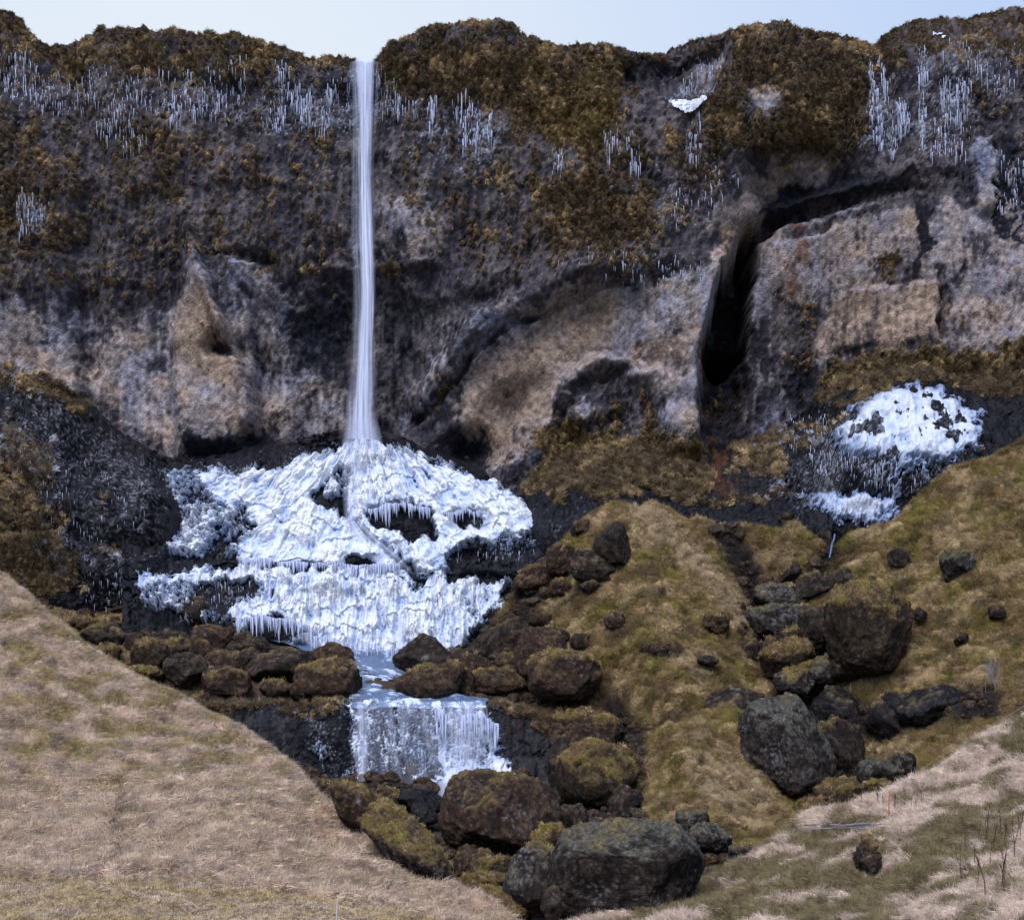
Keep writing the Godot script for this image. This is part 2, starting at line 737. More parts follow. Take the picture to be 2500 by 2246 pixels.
func survey_cliff() -> Survey:
	var s := Survey.new(-52.0, 3.0, 52.0, 76.0, 0.18, A_SET + B_SET)
	var z := 1.0
	# ---- relief: what stands proud and what is hollowed out (metres)
	s.poly("depth", PackedVector2Array([Vector2(-49.92,37.05),Vector2(-34.78,37.05),Vector2(-34.06,33.86),Vector2(-33.75,25.9),Vector2(-49.92,25.9)]), 1.7, 0.56)
	s.poly("depth", PackedVector2Array([Vector2(-18.05,33.47),Vector2(-14.86,35.26),Vector2(-10.48,36.25),Vector2(-6.49,35.86),Vector2(-5.3,33.86),Vector2(-6.49,29.88),Vector2(-7.29,26.29),Vector2(-8.88,21.91),Vector2(-18.84,21.51),Vector2(-18.05,25.9),Vector2(-16.85,29.88)]), -2.6, 2.39)
	s.poly("depth", PackedVector2Array([Vector2(-25.06,39.04),Vector2(-24.34,36.06),Vector2(-23.23,33.86),Vector2(-21.95,30.28),Vector2(-20.6,27.09),Vector2(-20.44,24.5),Vector2(-21.63,21.91),Vector2(-25.62,22.31),Vector2(-26.61,26.29),Vector2(-26.61,30.68),Vector2(-25.54,35.46)]), 2.3, 0.8)
	s.line("depth", PackedVector2Array([Vector2(-25.06,39.04),Vector2(-23.78,34.66),Vector2(-22.19,30.28),Vector2(-20.68,26.29),Vector2(-20.44,23.9)]), 1.3, 0.96)
	s.blob("depth", Vector2(-22.83,30.04), 2.15, 1.35, -2.0)
	s.poly("depth", PackedVector2Array([Vector2(-24.22,37.65),Vector2(-22.03,37.53),Vector2(-21.63,36.85),Vector2(-18.65,37.05),Vector2(-18.37,37.53),Vector2(-21.63,37.93)]), -0.9, 0.32)
	s.poly("depth", PackedVector2Array([Vector2(-20.44,34.26),Vector2(-18.65,34.26),Vector2(-17.65,30.68),Vector2(-18.65,26.69),Vector2(-19.96,26.29)]), -1.3, 0.8)
	s.blob("depth", Vector2(-8.09,39.64), 3.98, 3.78, 1.2)
	s.line("depth", PackedVector2Array([Vector2(-14.86,36.57),Vector2(-10.88,36.73),Vector2(-6.1,37.05)]), 0.6, 0.56)
	s.line("depth", PackedVector2Array([Vector2(9.44,35.66),Vector2(6.45,34.98),Vector2(2.67,33.15),Vector2(-0.92,31.79),Vector2(-3.51,29.56),Vector2(-5.9,26.49),Vector2(-7.69,25.18)]), -1.2, 0.48)
	s.line("depth", PackedVector2Array([Vector2(8.65,36.65),Vector2(6.06,35.94),Vector2(1.87,34.18),Vector2(-2.11,32.59),Vector2(-4.7,29.88),Vector2(-7.29,26.69)]), 1.5, 1.43)
	s.poly("depth", PackedVector2Array([Vector2(15.42,36.06),Vector2(9.44,35.86),Vector2(6.25,34.86),Vector2(2.67,32.87),Vector2(-0.52,31.47),Vector2(-3.71,28.69),Vector2(-6.49,24.7),Vector2(-7.69,21.12),Vector2(3.07,20.72),Vector2(3.47,25.9),Vector2(4.66,28.09),Vector2(15.42,27.49)]), -1.0, 0.96)
	s.blob("depth", Vector2(-3.51,22.71), 4.38, 2.55, -3.8, 0.25)
	s.blob("depth", Vector2(-0.12,26.29), 4.38, 2.19, -1.8, 0.6)
	s.line("depth", PackedVector2Array([Vector2(-0.12,20.72),Vector2(2.47,23.51),Vector2(3.47,26.29),Vector2(5.06,28.49),Vector2(7.45,29.28),Vector2(11.04,28.09)]), 1.3, 1.2)
	s.poly("depth", PackedVector2Array([Vector2(3.31,23.11),Vector2(3.55,25.9),Vector2(4.66,27.41),Vector2(6.65,28.13),Vector2(9.04,27.65),Vector2(10.96,27.17),Vector2(11.51,25.9),Vector2(11.67,22.71),Vector2(9.04,21.51),Vector2(4.26,21.71)]), -1.5, 1.2)
	s.blob("depth", Vector2(7.25,28.49), 3.19, 1.04, -1.6)
	s.poly("depth", PackedVector2Array([Vector2(4.26,26.89),Vector2(7.45,27.09),Vector2(8.05,25.9),Vector2(7.25,24.7),Vector2(4.26,24.7)]), 0.8, 0.4)
	s.poly("depth", PackedVector2Array([Vector2(11.43,35.46),Vector2(15.5,35.94),Vector2(15.74,33.86),Vector2(15.1,30.68),Vector2(14.78,25.9),Vector2(14.94,22.31),Vector2(12.23,21.91),Vector2(11.43,27.09)]), 1.2, 0.48)
	s.poly("depth", PackedVector2Array([Vector2(15.1,20.72),Vector2(14.86,25.9),Vector2(15.18,29.88),Vector2(15.54,32.27),Vector2(16.25,35.06),Vector2(17.25,37.65),Vector2(18.61,40.16),Vector2(19.88,41.67),Vector2(23.39,42.39),Vector2(27.37,42.99),Vector2(30.96,43.35),Vector2(35.34,41.83),Vector2(49.28,41.04),Vector2(49.28,27.09),Vector2(35.34,28.09),Vector2(27.37,29.88),Vector2(21.79,21.12)]), -4.3, 0.48, 23.9, 34.26)
	s.poly("depth", PackedVector2Array([Vector2(17.01,38.25),Vector2(18.21,41.24),Vector2(19.4,43.75),Vector2(22.19,45.1),Vector2(26.57,45.42),Vector2(30.36,44.82),Vector2(30.56,43.23),Vector2(27.37,42.79),Vector2(23.39,42.23),Vector2(20.2,41.51),Vector2(18.61,39.84)]), -5.2, 2.39, 23.9, 31.47)
	s.line("depth", PackedVector2Array([Vector2(14.3,23.51),Vector2(14.38,27.49),Vector2(14.62,30.28),Vector2(15.02,32.67),Vector2(15.74,35.26),Vector2(16.69,37.85),Vector2(17.97,40.4),Vector2(19.4,42.43)]), 0.7, 1.35)
	s.poly("depth", PackedVector2Array([Vector2(15.42,31.47),Vector2(15.82,33.86),Vector2(17.21,37.65),Vector2(18.84,40.64),Vector2(19.48,40.72),Vector2(19.24,36.25),Vector2(18.84,31.87),Vector2(17.01,30.28)]), -7.0, 0.48)
	s.poly("depth", PackedVector2Array([Vector2(15.1,25.1),Vector2(15.42,31.47),Vector2(17.01,32.27),Vector2(18.69,31.47),Vector2(18.76,25.9),Vector2(17.01,24.7)]), -1.8, 0.4)
	s.poly("depth", PackedVector2Array([Vector2(15.26,29.88),Vector2(16.22,32.27),Vector2(18.84,32.27),Vector2(18.69,28.29),Vector2(16.61,26.69),Vector2(15.18,27.49)]), -3.0, 1.04)
	s.line("rust", PackedVector2Array([Vector2(15.82,32.27),Vector2(15.5,29.08),Vector2(15.42,26.29)]), 0.7, 0.8)
	s.poly("depth", PackedVector2Array([Vector2(18.61,40.64),Vector2(21.0,41.83),Vector2(21.79,41.04),Vector2(19.8,40.24),Vector2(19.4,37.05),Vector2(19.0,36.25)]), -1.5, 0.32)
	s.poly("depth", PackedVector2Array([Vector2(30.56,43.63),Vector2(33.35,44.02),Vector2(35.54,43.59),Vector2(35.82,42.15),Vector2(34.14,41.99),Vector2(30.96,42.95)]), -0.7, 0.36)
	s.poly("depth", PackedVector2Array([Vector2(35.94,46.22),Vector2(37.65,46.61),Vector2(37.93,41.04),Vector2(37.33,40.64),Vector2(36.33,40.64),Vector2(35.82,41.83)]), 1.2, 0.4)
	s.line("depth", PackedVector2Array([Vector2(33.67,36.45),Vector2(33.78,33.86),Vector2(33.82,31.08)]), -1.2, 0.32)
	s.poly("depth", PackedVector2Array([Vector2(24.98,33.86),Vector2(25.38,35.46),Vector2(29.36,35.66),Vector2(33.55,35.46),Vector2(33.67,30.68),Vector2(30.96,31.08),Vector2(25.38,31.08)]), 0.5, 0.32)
	s.line("depth", PackedVector2Array([Vector2(21.0,40.84),Vector2(23.39,41.04),Vector2(26.57,41.63),Vector2(28.57,41.83)]), 0.9, 0.64)
	s.line("depth", PackedVector2Array([Vector2(21.79,40.04),Vector2(24.98,40.32),Vector2(25.38,41.04)]), -0.7, 0.36)
	s.poly("depth", PackedVector2Array([Vector2(8.88,53.55),Vector2(11.43,53.31),Vector2(14.3,53.78),Vector2(16.85,54.42),Vector2(17.01,52.59),Vector2(15.9,50.6),Vector2(14.62,49.48),Vector2(12.63,49.48),Vector2(10.96,50.6),Vector2(8.8,51.79)]), -2.4, 0.72)
	s.poly("depth", PackedVector2Array([Vector2(15.02,49.2),Vector2(17.01,52.59),Vector2(19.4,53.98),Vector2(21.79,53.39),Vector2(24.18,49.8),Vector2(21.79,45.82),Vector2(17.01,45.82)]), 1.2, 1.99)
	s.line("depth", PackedVector2Array([Vector2(28.61,54.18),Vector2(28.96,51.79),Vector2(29.44,49.0),Vector2(30.24,45.42)]), -1.6, 1.43)
	s.line("depth", PackedVector2Array([Vector2(-11.75,53.07),Vector2(-11.75,51.0),Vector2(-11.75,47.41)]), -1.2, 1.75)
	s.line("depth", PackedVector2Array([Vector2(-35.98,53.78),Vector2(-34.38,50.6),Vector2(-33.35,45.82),Vector2(-33.51,41.04),Vector2(-33.67,35.46),Vector2(-33.51,29.08)]), -1.5, 2.23)
	s.line("depth", PackedVector2Array([Vector2(13.75,48.41),Vector2(13.75,44.62)]), -0.7, 0.8)
	s.line("depth", PackedVector2Array([Vector2(-27.21,52.99),Vector2(-22.83,51.79),Vector2(-18.05,52.59)]), 0.7, 1.59)
	s.poly("depth", PackedVector2Array([Vector2(-20.24,33.47),Vector2(-20.44,26.69),Vector2(-20.04,23.9),Vector2(-19.24,23.11),Vector2(-19.44,27.49),Vector2(-19.24,32.27)]), -0.8, 0.36)
	s.line("depth", PackedVector2Array([Vector2(-7.29,34.66),Vector2(-0.52,35.46),Vector2(5.46,36.06)]), 0.7, 1.99)
	# ---- moss and dead grass
	s.poly("moss", PackedVector2Array([Vector2(-49.92,76.1),Vector2(49.28,76.1),Vector2(49.28,53.31),Vector2(38.92,53.31),Vector2(28.96,52.67),Vector2(27.37,45.82),Vector2(17.01,45.82),Vector2(14.62,48.41),Vector2(9.04,50.2),Vector2(8.65,47.81),Vector2(3.47,48.21),Vector2(-0.52,49.4),Vector2(-4.5,50.2),Vector2(-10.08,50.8),Vector2(-12.87,52.39),Vector2(-16.45,52.67),Vector2(-18.84,51.87),Vector2(-23.63,51.79),Vector2(-28.41,52.27),Vector2(-32.39,51.79),Vector2(-36.37,51.79),Vector2(-37.97,53.07),Vector2(-49.92,53.98)]), 0.48, 1.04)
	s.poly("moss", PackedVector2Array([Vector2(-49.92,53.39),Vector2(-12.87,52.19),Vector2(-12.87,37.05),Vector2(-18.05,35.46),Vector2(-24.42,36.25),Vector2(-28.41,33.86),Vector2(-33.98,33.07),Vector2(-49.92,35.46)]), 0.30, 1.59)
	s.poly("moss", PackedVector2Array([Vector2(8.88,53.31),Vector2(11.43,53.07),Vector2(14.3,53.47),Vector2(16.85,54.18),Vector2(17.01,52.59),Vector2(15.9,50.6),Vector2(14.62,49.64),Vector2(12.63,49.64),Vector2(10.96,50.6),Vector2(8.8,51.79)]), -1.4, 0.8)
	s.blob("moss", Vector2(19.4,49.2), 2.79, 2.39, -0.8)
	s.poly("moss", PackedVector2Array([Vector2(13.03,40.24),Vector2(19.4,44.62),Vector2(30.56,45.22),Vector2(32.15,43.82),Vector2(27.37,42.63),Vector2(21.0,41.63),Vector2(18.61,39.04),Vector2(16.22,35.46),Vector2(12.63,35.46)]), -0.3, 1.2)
	s.poly("moss", PackedVector2Array([Vector2(-49.92,48.61),Vector2(-37.97,47.81),Vector2(-35.18,44.62),Vector2(-34.78,36.25),Vector2(-49.92,35.46)]), 0.26, 1.59)
	s.blob("moss", Vector2(-28.41,45.02), 5.18, 5.18, 0.25)
	s.poly("moss", PackedVector2Array([Vector2(-10.48,52.59),Vector2(8.65,53.39),Vector2(9.44,47.41),Vector2(15.42,47.41),Vector2(17.01,40.64),Vector2(14.62,36.25),Vector2(9.44,36.25),Vector2(3.47,35.46),Vector2(-4.5,35.46),Vector2(-6.1,39.04),Vector2(-10.08,41.83)]), 0.34, 1.59)
	s.poly("moss", PackedVector2Array([Vector2(1.08,51.79),Vector2(8.25,51.79),Vector2(8.65,46.61),Vector2(7.45,44.62),Vector2(2.67,45.02),Vector2(0.68,48.61)]), 0.40, 1.59)
	s.poly("moss", PackedVector2Array([Vector2(1.87,42.63),Vector2(6.25,44.22),Vector2(10.24,42.63),Vector2(11.83,39.84),Vector2(8.65,37.85),Vector2(3.07,38.25)]), 0.38, 1.59)
	s.poly("moss", PackedVector2Array([Vector2(16.22,53.39),Vector2(27.37,53.78),Vector2(28.17,44.22),Vector2(19.4,44.62),Vector2(15.42,41.83),Vector2(12.63,43.82)]), 0.26, 1.99)
	s.poly("moss", PackedVector2Array([Vector2(29.76,53.78),Vector2(49.28,54.18),Vector2(49.28,45.42),Vector2(35.34,45.82),Vector2(30.56,44.62)]), 0.26, 1.59)
	s.blob("moss", Vector2(-9.28,36.97), 2.39, 0.64, 0.8)
	s.poly("moss", PackedVector2Array([Vector2(3.39,24.3),Vector2(4.66,25.9),Vector2(7.45,23.9),Vector2(11.43,23.51),Vector2(15.42,22.71),Vector2(15.42,17.53),Vector2(1.08,17.53),Vector2(1.87,20.72)]), 0.75, 1.2)
	s.poly("moss", PackedVector2Array([Vector2(8.05,27.29),Vector2(9.04,27.29),Vector2(8.84,24.3),Vector2(7.85,23.51)]), 0.6, 0.48)
	s.poly("moss", PackedVector2Array([Vector2(10.04,27.09),Vector2(11.43,26.89),Vector2(11.43,23.51),Vector2(10.44,23.11)]), 0.6, 0.48)
	s.poly("moss", PackedVector2Array([Vector2(24.98,30.28),Vector2(30.96,30.68),Vector2(35.34,29.88),Vector2(49.28,32.27),Vector2(49.28,25.9),Vector2(24.98,25.9)]), 0.75, 0.88)
	s.blob("moss", Vector2(29.76,37.65), 1.43, 2.39, 0.65)
	s.poly("moss", PackedVector2Array([Vector2(15.42,30.28),Vector2(18.21,30.28),Vector2(18.61,25.9),Vector2(15.42,25.1)]), 0.35, 0.96)
	s.poly("moss", PackedVector2Array([Vector2(21.79,35.46),Vector2(24.18,35.46),Vector2(24.98,29.08),Vector2(21.79,29.08)]), 0.32, 0.96)
	s.blob("moss", Vector2(35.14,32.27), 1.2, 2.79, 0.45)
	s.poly("moss", PackedVector2Array([Vector2(-49.92,29.08),Vector2(-38.76,28.49),Vector2(-35.98,27.49),Vector2(-33.19,25.9),Vector2(-34.38,24.7),Vector2(-49.92,25.9)]), 0.55, 0.56)
	s.line("moss", PackedVector2Array([Vector2(-0.52,21.71),Vector2(1.87,22.71),Vector2(3.07,24.3)]), 0.5, 0.96)
	s.line("moss", PackedVector2Array([Vector2(-6.1,25.9),Vector2(-5.1,27.49)]), 0.7, 0.56)
	s.poly("ice", PackedVector2Array([Vector2(1.08,51.79),Vector2(8.25,51.79),Vector2(8.65,46.61),Vector2(7.45,44.62),Vector2(2.67,45.02),Vector2(0.68,48.61)]), 0.5, 1.59)
	s.poly("ice", PackedVector2Array([Vector2(1.08,25.1),Vector2(16.22,25.1),Vector2(16.22,17.53),Vector2(1.08,17.53)]), 0.5, 1.59)
	s.poly("ice", PackedVector2Array([Vector2(21.79,32.27),Vector2(49.28,32.27),Vector2(49.28,21.91),Vector2(21.79,21.91)]), 0.35, 1.59)
	s.poly("ice", PackedVector2Array([Vector2(-25.22,55.78),Vector2(-18.05,54.58),Vector2(-18.05,52.59),Vector2(-25.22,52.59)]), 0.35, 1.59)
	# ---- bare pale rock
	s.poly("pale", PackedVector2Array([Vector2(-49.92,33.07),Vector2(-34.38,33.86),Vector2(-33.78,25.9),Vector2(-49.92,25.9)]), 0.72, 1.99)
	s.poly("pale", PackedVector2Array([Vector2(-33.98,32.27),Vector2(-30.8,33.07),Vector2(-25.22,33.86),Vector2(-20.44,33.07),Vector2(-15.66,32.27),Vector2(-12.87,29.88),Vector2(-12.87,22.31),Vector2(-18.84,22.71),Vector2(-20.44,21.91),Vector2(-27.21,21.91),Vector2(-30.8,23.9),Vector2(-33.59,26.69)]), 0.58, 1.99)
	s.poly("pale", PackedVector2Array([Vector2(-25.06,39.04),Vector2(-24.34,36.06),Vector2(-23.23,33.86),Vector2(-21.63,30.28),Vector2(-20.52,26.69),Vector2(-20.44,24.5),Vector2(-21.63,21.91),Vector2(-25.62,22.31),Vector2(-26.61,26.29),Vector2(-26.61,30.68),Vector2(-25.54,35.46)]), 0.6, 0.72)
	s.poly("pale", PackedVector2Array([Vector2(-24.42,37.05),Vector2(-18.45,37.45),Vector2(-16.45,34.26),Vector2(-18.05,31.87),Vector2(-21.63,32.27)]), 0.5, 1.04)
	s.poly("pale", PackedVector2Array([Vector2(-10.68,41.83),Vector2(-6.49,42.23),Vector2(-4.9,39.84),Vector2(-6.1,37.45),Vector2(-10.48,37.25)]), 0.75, 1.35)
	s.poly("pale", PackedVector2Array([Vector2(-8.88,43.43),Vector2(-6.1,45.02),Vector2(-5.3,42.63),Vector2(-7.29,41.43)]), 0.4, 1.04)
	s.poly("pale", PackedVector2Array([Vector2(6.25,35.26),Vector2(15.42,35.86),Vector2(15.62,33.86),Vector2(15.02,21.91),Vector2(12.23,21.91),Vector2(11.04,27.49),Vector2(7.45,29.08),Vector2(4.26,28.09),Vector2(3.07,25.1),Vector2(1.87,21.91),Vector2(-0.52,20.72),Vector2(-2.11,21.12),Vector2(-5.3,26.29),Vector2(-3.71,29.08),Vector2(-0.52,31.67)]), 0.8, 0.88)
	s.poly("pale", PackedVector2Array([Vector2(-5.7,32.27),Vector2(-0.52,33.47),Vector2(4.66,35.06),Vector2(5.46,34.26),Vector2(-0.52,32.27),Vector2(-4.5,29.08),Vector2(-6.89,25.9),Vector2(-8.49,23.9),Vector2(-9.68,24.7),Vector2(-6.89,29.08)]), 0.5, 0.88)
	s.poly("pale", PackedVector2Array([Vector2(19.0,40.64),Vector2(27.37,42.03),Vector2(30.96,41.04),Vector2(33.75,41.83),Vector2(36.53,41.04),Vector2(49.28,40.64),Vector2(49.28,28.29),Vector2(37.33,28.69),Vector2(33.35,30.28),Vector2(27.37,30.68),Vector2(24.98,30.28),Vector2(24.58,33.86),Vector2(21.79,35.46),Vector2(19.0,32.27)]), 0.66, 0.96)
	s.poly("pale", PackedVector2Array([Vector2(35.94,46.22),Vector2(37.73,46.61),Vector2(38.05,39.84),Vector2(35.82,39.84)]), 0.95, 0.4)
	s.line("pale", PackedVector2Array([Vector2(39.12,44.62),Vector2(39.52,41.83),Vector2(39.72,39.04)]), 0.6, 0.64)
	s.poly("pale", PackedVector2Array([Vector2(19.0,32.27),Vector2(21.79,32.27),Vector2(24.98,29.88),Vector2(23.39,23.9),Vector2(19.0,22.71)]), 0.42, 1.2)
	s.line("pale", PackedVector2Array([Vector2(15.02,29.08),Vector2(15.62,33.07),Vector2(16.81,36.45),Vector2(18.21,39.44),Vector2(19.4,41.43),Vector2(18.21,42.03),Vector2(16.22,40.24)]), 0.45, 0.96)
	s.line("pale", PackedVector2Array([Vector2(15.18,31.47),Vector2(16.14,36.06),Vector2(17.73,40.04),Vector2(19.64,42.95),Vector2(22.39,44.94),Vector2(25.78,45.82)]), 0.75, 1.75)
	s.poly("pale", PackedVector2Array([Vector2(15.42,40.64),Vector2(19.4,45.02),Vector2(24.18,45.82),Vector2(23.39,44.22),Vector2(20.2,42.23),Vector2(17.01,37.85),Vector2(15.42,36.25)]), 0.38, 0.8)
	s.blob("pale", Vector2(19.4,49.6), 2.39, 2.19, 0.9)
	s.poly("pale", PackedVector2Array([Vector2(18.21,48.61),Vector2(19.0,50.2),Vector2(20.6,51.2),Vector2(21.79,49.8),Vector2(22.19,48.21),Vector2(19.4,47.41)]), 0.4, 0.64)
	s.poly("pale", PackedVector2Array([Vector2(8.88,53.55),Vector2(11.43,53.31),Vector2(13.03,53.55),Vector2(12.23,52.59),Vector2(9.84,52.19)]), 0.5, 0.56)
	s.poly("pale", PackedVector2Array([Vector2(14.22,53.78),Vector2(16.85,54.42),Vector2(17.01,52.59),Vector2(15.9,50.6),Vector2(14.22,50.2)]), 0.45, 0.56)
	s.blob("pale", Vector2(-38.69,44.62), 1.2, 1.99, 0.6)
	s.blob("pale", Vector2(-22.83,46.22), 7.97, 2.79, 0.16)
	s.blob("pale", Vector2(-14.86,44.62), 2.79, 4.38, 0.22)
	s.blob("pale", Vector2(-12.47,38.25), 1.2, 1.99, 0.35)
	s.poly("pale", PackedVector2Array([Vector2(4.46,26.69),Vector2(7.25,26.89),Vector2(7.65,25.9),Vector2(6.65,25.3),Vector2(4.46,25.5)]), 0.5, 0.4)
	# ---- black wet rock, darkened hollows, painted shade of cave slot and roof
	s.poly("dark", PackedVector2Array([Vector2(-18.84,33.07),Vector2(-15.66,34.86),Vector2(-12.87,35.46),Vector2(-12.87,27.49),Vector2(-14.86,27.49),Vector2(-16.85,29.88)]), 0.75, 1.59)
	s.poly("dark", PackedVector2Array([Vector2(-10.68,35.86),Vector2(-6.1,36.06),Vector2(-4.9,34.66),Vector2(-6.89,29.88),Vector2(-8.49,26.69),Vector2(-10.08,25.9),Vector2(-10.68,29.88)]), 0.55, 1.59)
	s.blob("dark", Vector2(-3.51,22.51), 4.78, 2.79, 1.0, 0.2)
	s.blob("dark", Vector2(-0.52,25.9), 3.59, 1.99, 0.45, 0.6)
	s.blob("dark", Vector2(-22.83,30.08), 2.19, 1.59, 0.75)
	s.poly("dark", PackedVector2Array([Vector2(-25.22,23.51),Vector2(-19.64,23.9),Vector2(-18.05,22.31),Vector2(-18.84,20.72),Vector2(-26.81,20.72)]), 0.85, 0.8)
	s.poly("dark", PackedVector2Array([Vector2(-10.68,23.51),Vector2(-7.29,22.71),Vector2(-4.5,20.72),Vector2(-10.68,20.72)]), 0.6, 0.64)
	s.poly("dark", PackedVector2Array([Vector2(15.42,31.47),Vector2(15.82,33.86),Vector2(17.21,37.65),Vector2(18.84,40.64),Vector2(19.48,40.72),Vector2(19.24,36.25),Vector2(18.84,31.87),Vector2(17.01,30.28)]), 0.7, 0.4)  # shade painted into the cave slot, on top of its real depth
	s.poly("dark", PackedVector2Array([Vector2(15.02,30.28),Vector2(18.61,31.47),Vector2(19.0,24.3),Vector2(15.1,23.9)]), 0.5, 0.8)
	s.poly("dark", PackedVector2Array([Vector2(19.0,41.83),Vector2(21.79,44.02),Vector2(25.38,44.62),Vector2(28.96,44.42),Vector2(30.96,43.82),Vector2(28.17,42.87),Vector2(24.98,42.47),Vector2(21.0,41.75)]), 1.0, 0.96)  # shade under the overhanging roof, painted into the rock colour
	s.line("dark", PackedVector2Array([Vector2(32.23,42.03),Vector2(32.35,39.04),Vector2(32.23,36.06)]), 1.4, 0.8)
	s.line("dark", PackedVector2Array([Vector2(38.45,46.22),Vector2(38.69,42.63),Vector2(38.37,39.04)]), 1.5, 1.04)
	s.line("dark", PackedVector2Array([Vector2(39.96,44.22),Vector2(39.88,41.04),Vector2(39.56,38.25)]), 1.2, 0.64)
	s.line("dark", PackedVector2Array([Vector2(33.94,35.46),Vector2(34.54,31.47)]), 0.6, 0.96)
	s.poly("dark", PackedVector2Array([Vector2(30.96,43.82),Vector2(33.35,44.14),Vector2(35.54,43.59),Vector2(35.74,42.15),Vector2(33.35,42.03),Vector2(31.35,42.83)]), 0.35, 0.4)
	s.line("dark", PackedVector2Array([Vector2(22.99,35.46),Vector2(23.78,31.87),Vector2(23.39,27.49)]), 0.55, 1.43)
	s.line("dark", PackedVector2Array([Vector2(21.2,32.27),Vector2(21.0,27.49)]), 0.35, 1.2)
	s.poly("dark", PackedVector2Array([Vector2(-49.92,43.43),Vector2(-35.58,43.03),Vector2(-34.38,41.83),Vector2(-36.37,40.24),Vector2(-39.56,41.04),Vector2(-49.92,41.04)]), 0.5, 0.8)
	s.line("dark", PackedVector2Array([Vector2(-33.39,48.21),Vector2(-32.99,41.04),Vector2(-33.78,35.46)]), 0.40, 1.83)
	s.line("dark", PackedVector2Array([Vector2(-30.2,33.86),Vector2(-29.6,29.08)]), 0.45, 1.59)
	s.line("dark", PackedVector2Array([Vector2(-25.22,40.64),Vector2(-26.41,37.85),Vector2(-27.21,37.05)]), 0.5, 1.04)
	s.poly("dark", PackedVector2Array([Vector2(21.79,29.88),Vector2(37.73,29.88),Vector2(49.28,27.49),Vector2(49.28,21.91),Vector2(21.79,21.91)]), 0.4, 1.59)
	s.line("dark", PackedVector2Array([Vector2(8.88,27.09),Vector2(9.04,24.3)]), 0.7, 0.4)
	s.poly("dark", PackedVector2Array([Vector2(10.24,51.79),Vector2(12.63,52.99),Vector2(16.22,52.99),Vector2(15.42,49.8),Vector2(12.63,49.56)]), 0.45, 0.8)
	s.poly("dark", PackedVector2Array([Vector2(4.26,26.49),Vector2(7.25,26.49),Vector2(7.45,24.9),Vector2(4.46,24.78)]), 0.25, 0.4)
	s.line("dark", PackedVector2Array([Vector2(-20.24,33.07),Vector2(-19.64,29.08)]), 0.4, 1.04)
	s.line("dark", PackedVector2Array([Vector2(-18.84,31.87),Vector2(-19.24,29.08)]), 0.45, 0.88)
	# ---- rusty seeps
	s.line("rust", PackedVector2Array([Vector2(22.99,40.64),Vector2(22.79,38.65),Vector2(22.59,36.25)]), 0.75, 1.35)
	s.line("rust", PackedVector2Array([Vector2(21.79,41.63),Vector2(21.87,40.24)]), 0.6, 0.4)
	s.line("rust", PackedVector2Array([Vector2(25.46,42.03),Vector2(25.38,40.24)]), 0.6, 0.4)
	s.line("rust", PackedVector2Array([Vector2(17.61,37.05),Vector2(17.01,33.86),Vector2(15.82,29.88)]), 0.5, 1.2)
	s.line("rust", PackedVector2Array([Vector2(23.98,31.47),Vector2(23.86,27.49)]), 0.55, 0.64)
	s.line("rust", PackedVector2Array([Vector2(16.22,24.3),Vector2(16.41,20.72)]), 0.5, 1.75)
	s.blob("rust", Vector2(-30.8,48.61), 5.18, 2.79, 0.1)
	# ---- smooth scoured stone
	s.poly("smooth", PackedVector2Array([Vector2(-25.06,39.04),Vector2(-24.34,36.06),Vector2(-23.23,33.86),Vector2(-21.63,30.28),Vector2(-20.52,26.69),Vector2(-21.24,25.9),Vector2(-24.42,27.49),Vector2(-26.61,29.88),Vector2(-25.54,35.46)]), 0.9, 1.2)
	s.poly("smooth", PackedVector2Array([Vector2(-5.3,25.9),Vector2(-2.11,29.88),Vector2(3.47,33.07),Vector2(6.25,34.66),Vector2(9.44,33.07),Vector2(4.26,28.29),Vector2(2.67,24.7),Vector2(-0.92,22.71)]), 0.7, 1.59)
	s.poly("smooth", PackedVector2Array([Vector2(24.98,34.66),Vector2(33.55,35.46),Vector2(33.67,30.28),Vector2(25.38,30.68)]), 0.8, 0.56)
	s.poly("smooth", PackedVector2Array([Vector2(19.0,40.64),Vector2(27.37,42.03),Vector2(33.75,41.83),Vector2(49.28,40.64),Vector2(49.28,28.29),Vector2(27.37,30.28),Vector2(21.79,32.27),Vector2(19.0,32.27)]), 0.5, 0.96)
	s.poly("smooth", PackedVector2Array([Vector2(6.25,35.26),Vector2(15.42,35.86),Vector2(15.02,21.91),Vector2(11.04,27.49),Vector2(4.26,28.09),Vector2(-0.52,20.72),Vector2(-4.5,26.29),Vector2(-0.52,31.67)]), 0.45, 1.2)
	s.poly("smooth", PackedVector2Array([Vector2(15.42,40.64),Vector2(19.4,45.02),Vector2(27.37,45.42),Vector2(31.35,44.62),Vector2(27.37,42.23),Vector2(21.0,41.83),Vector2(18.21,38.65),Vector2(15.42,33.86)]), 0.7, 0.8)
	s.poly("smooth", PackedVector2Array([Vector2(-49.92,33.07),Vector2(-34.38,33.86),Vector2(-28.41,33.86),Vector2(-20.44,33.07),Vector2(-12.87,29.88),Vector2(-12.87,22.31),Vector2(-30.8,23.9),Vector2(-49.92,25.9)]), 0.4, 1.59)
	s.blob("smooth", Vector2(-3.51,22.71), 5.18, 3.19, 0.8)
	s.blob("smooth", Vector2(-8.49,39.84), 2.39, 1.99, 0.5)
	# ---- frost and thin ice that clings to the rock
	s.poly("frost", PackedVector2Array([Vector2(-49.92,53.78),Vector2(-37.97,53.39),Vector2(-35.98,51.79),Vector2(-12.87,51.79),Vector2(-12.87,47.41),Vector2(-18.05,45.82),Vector2(-23.63,47.41),Vector2(-28.41,47.41),Vector2(-33.98,46.22),Vector2(-49.92,46.61)]), 0.36, 1.99)
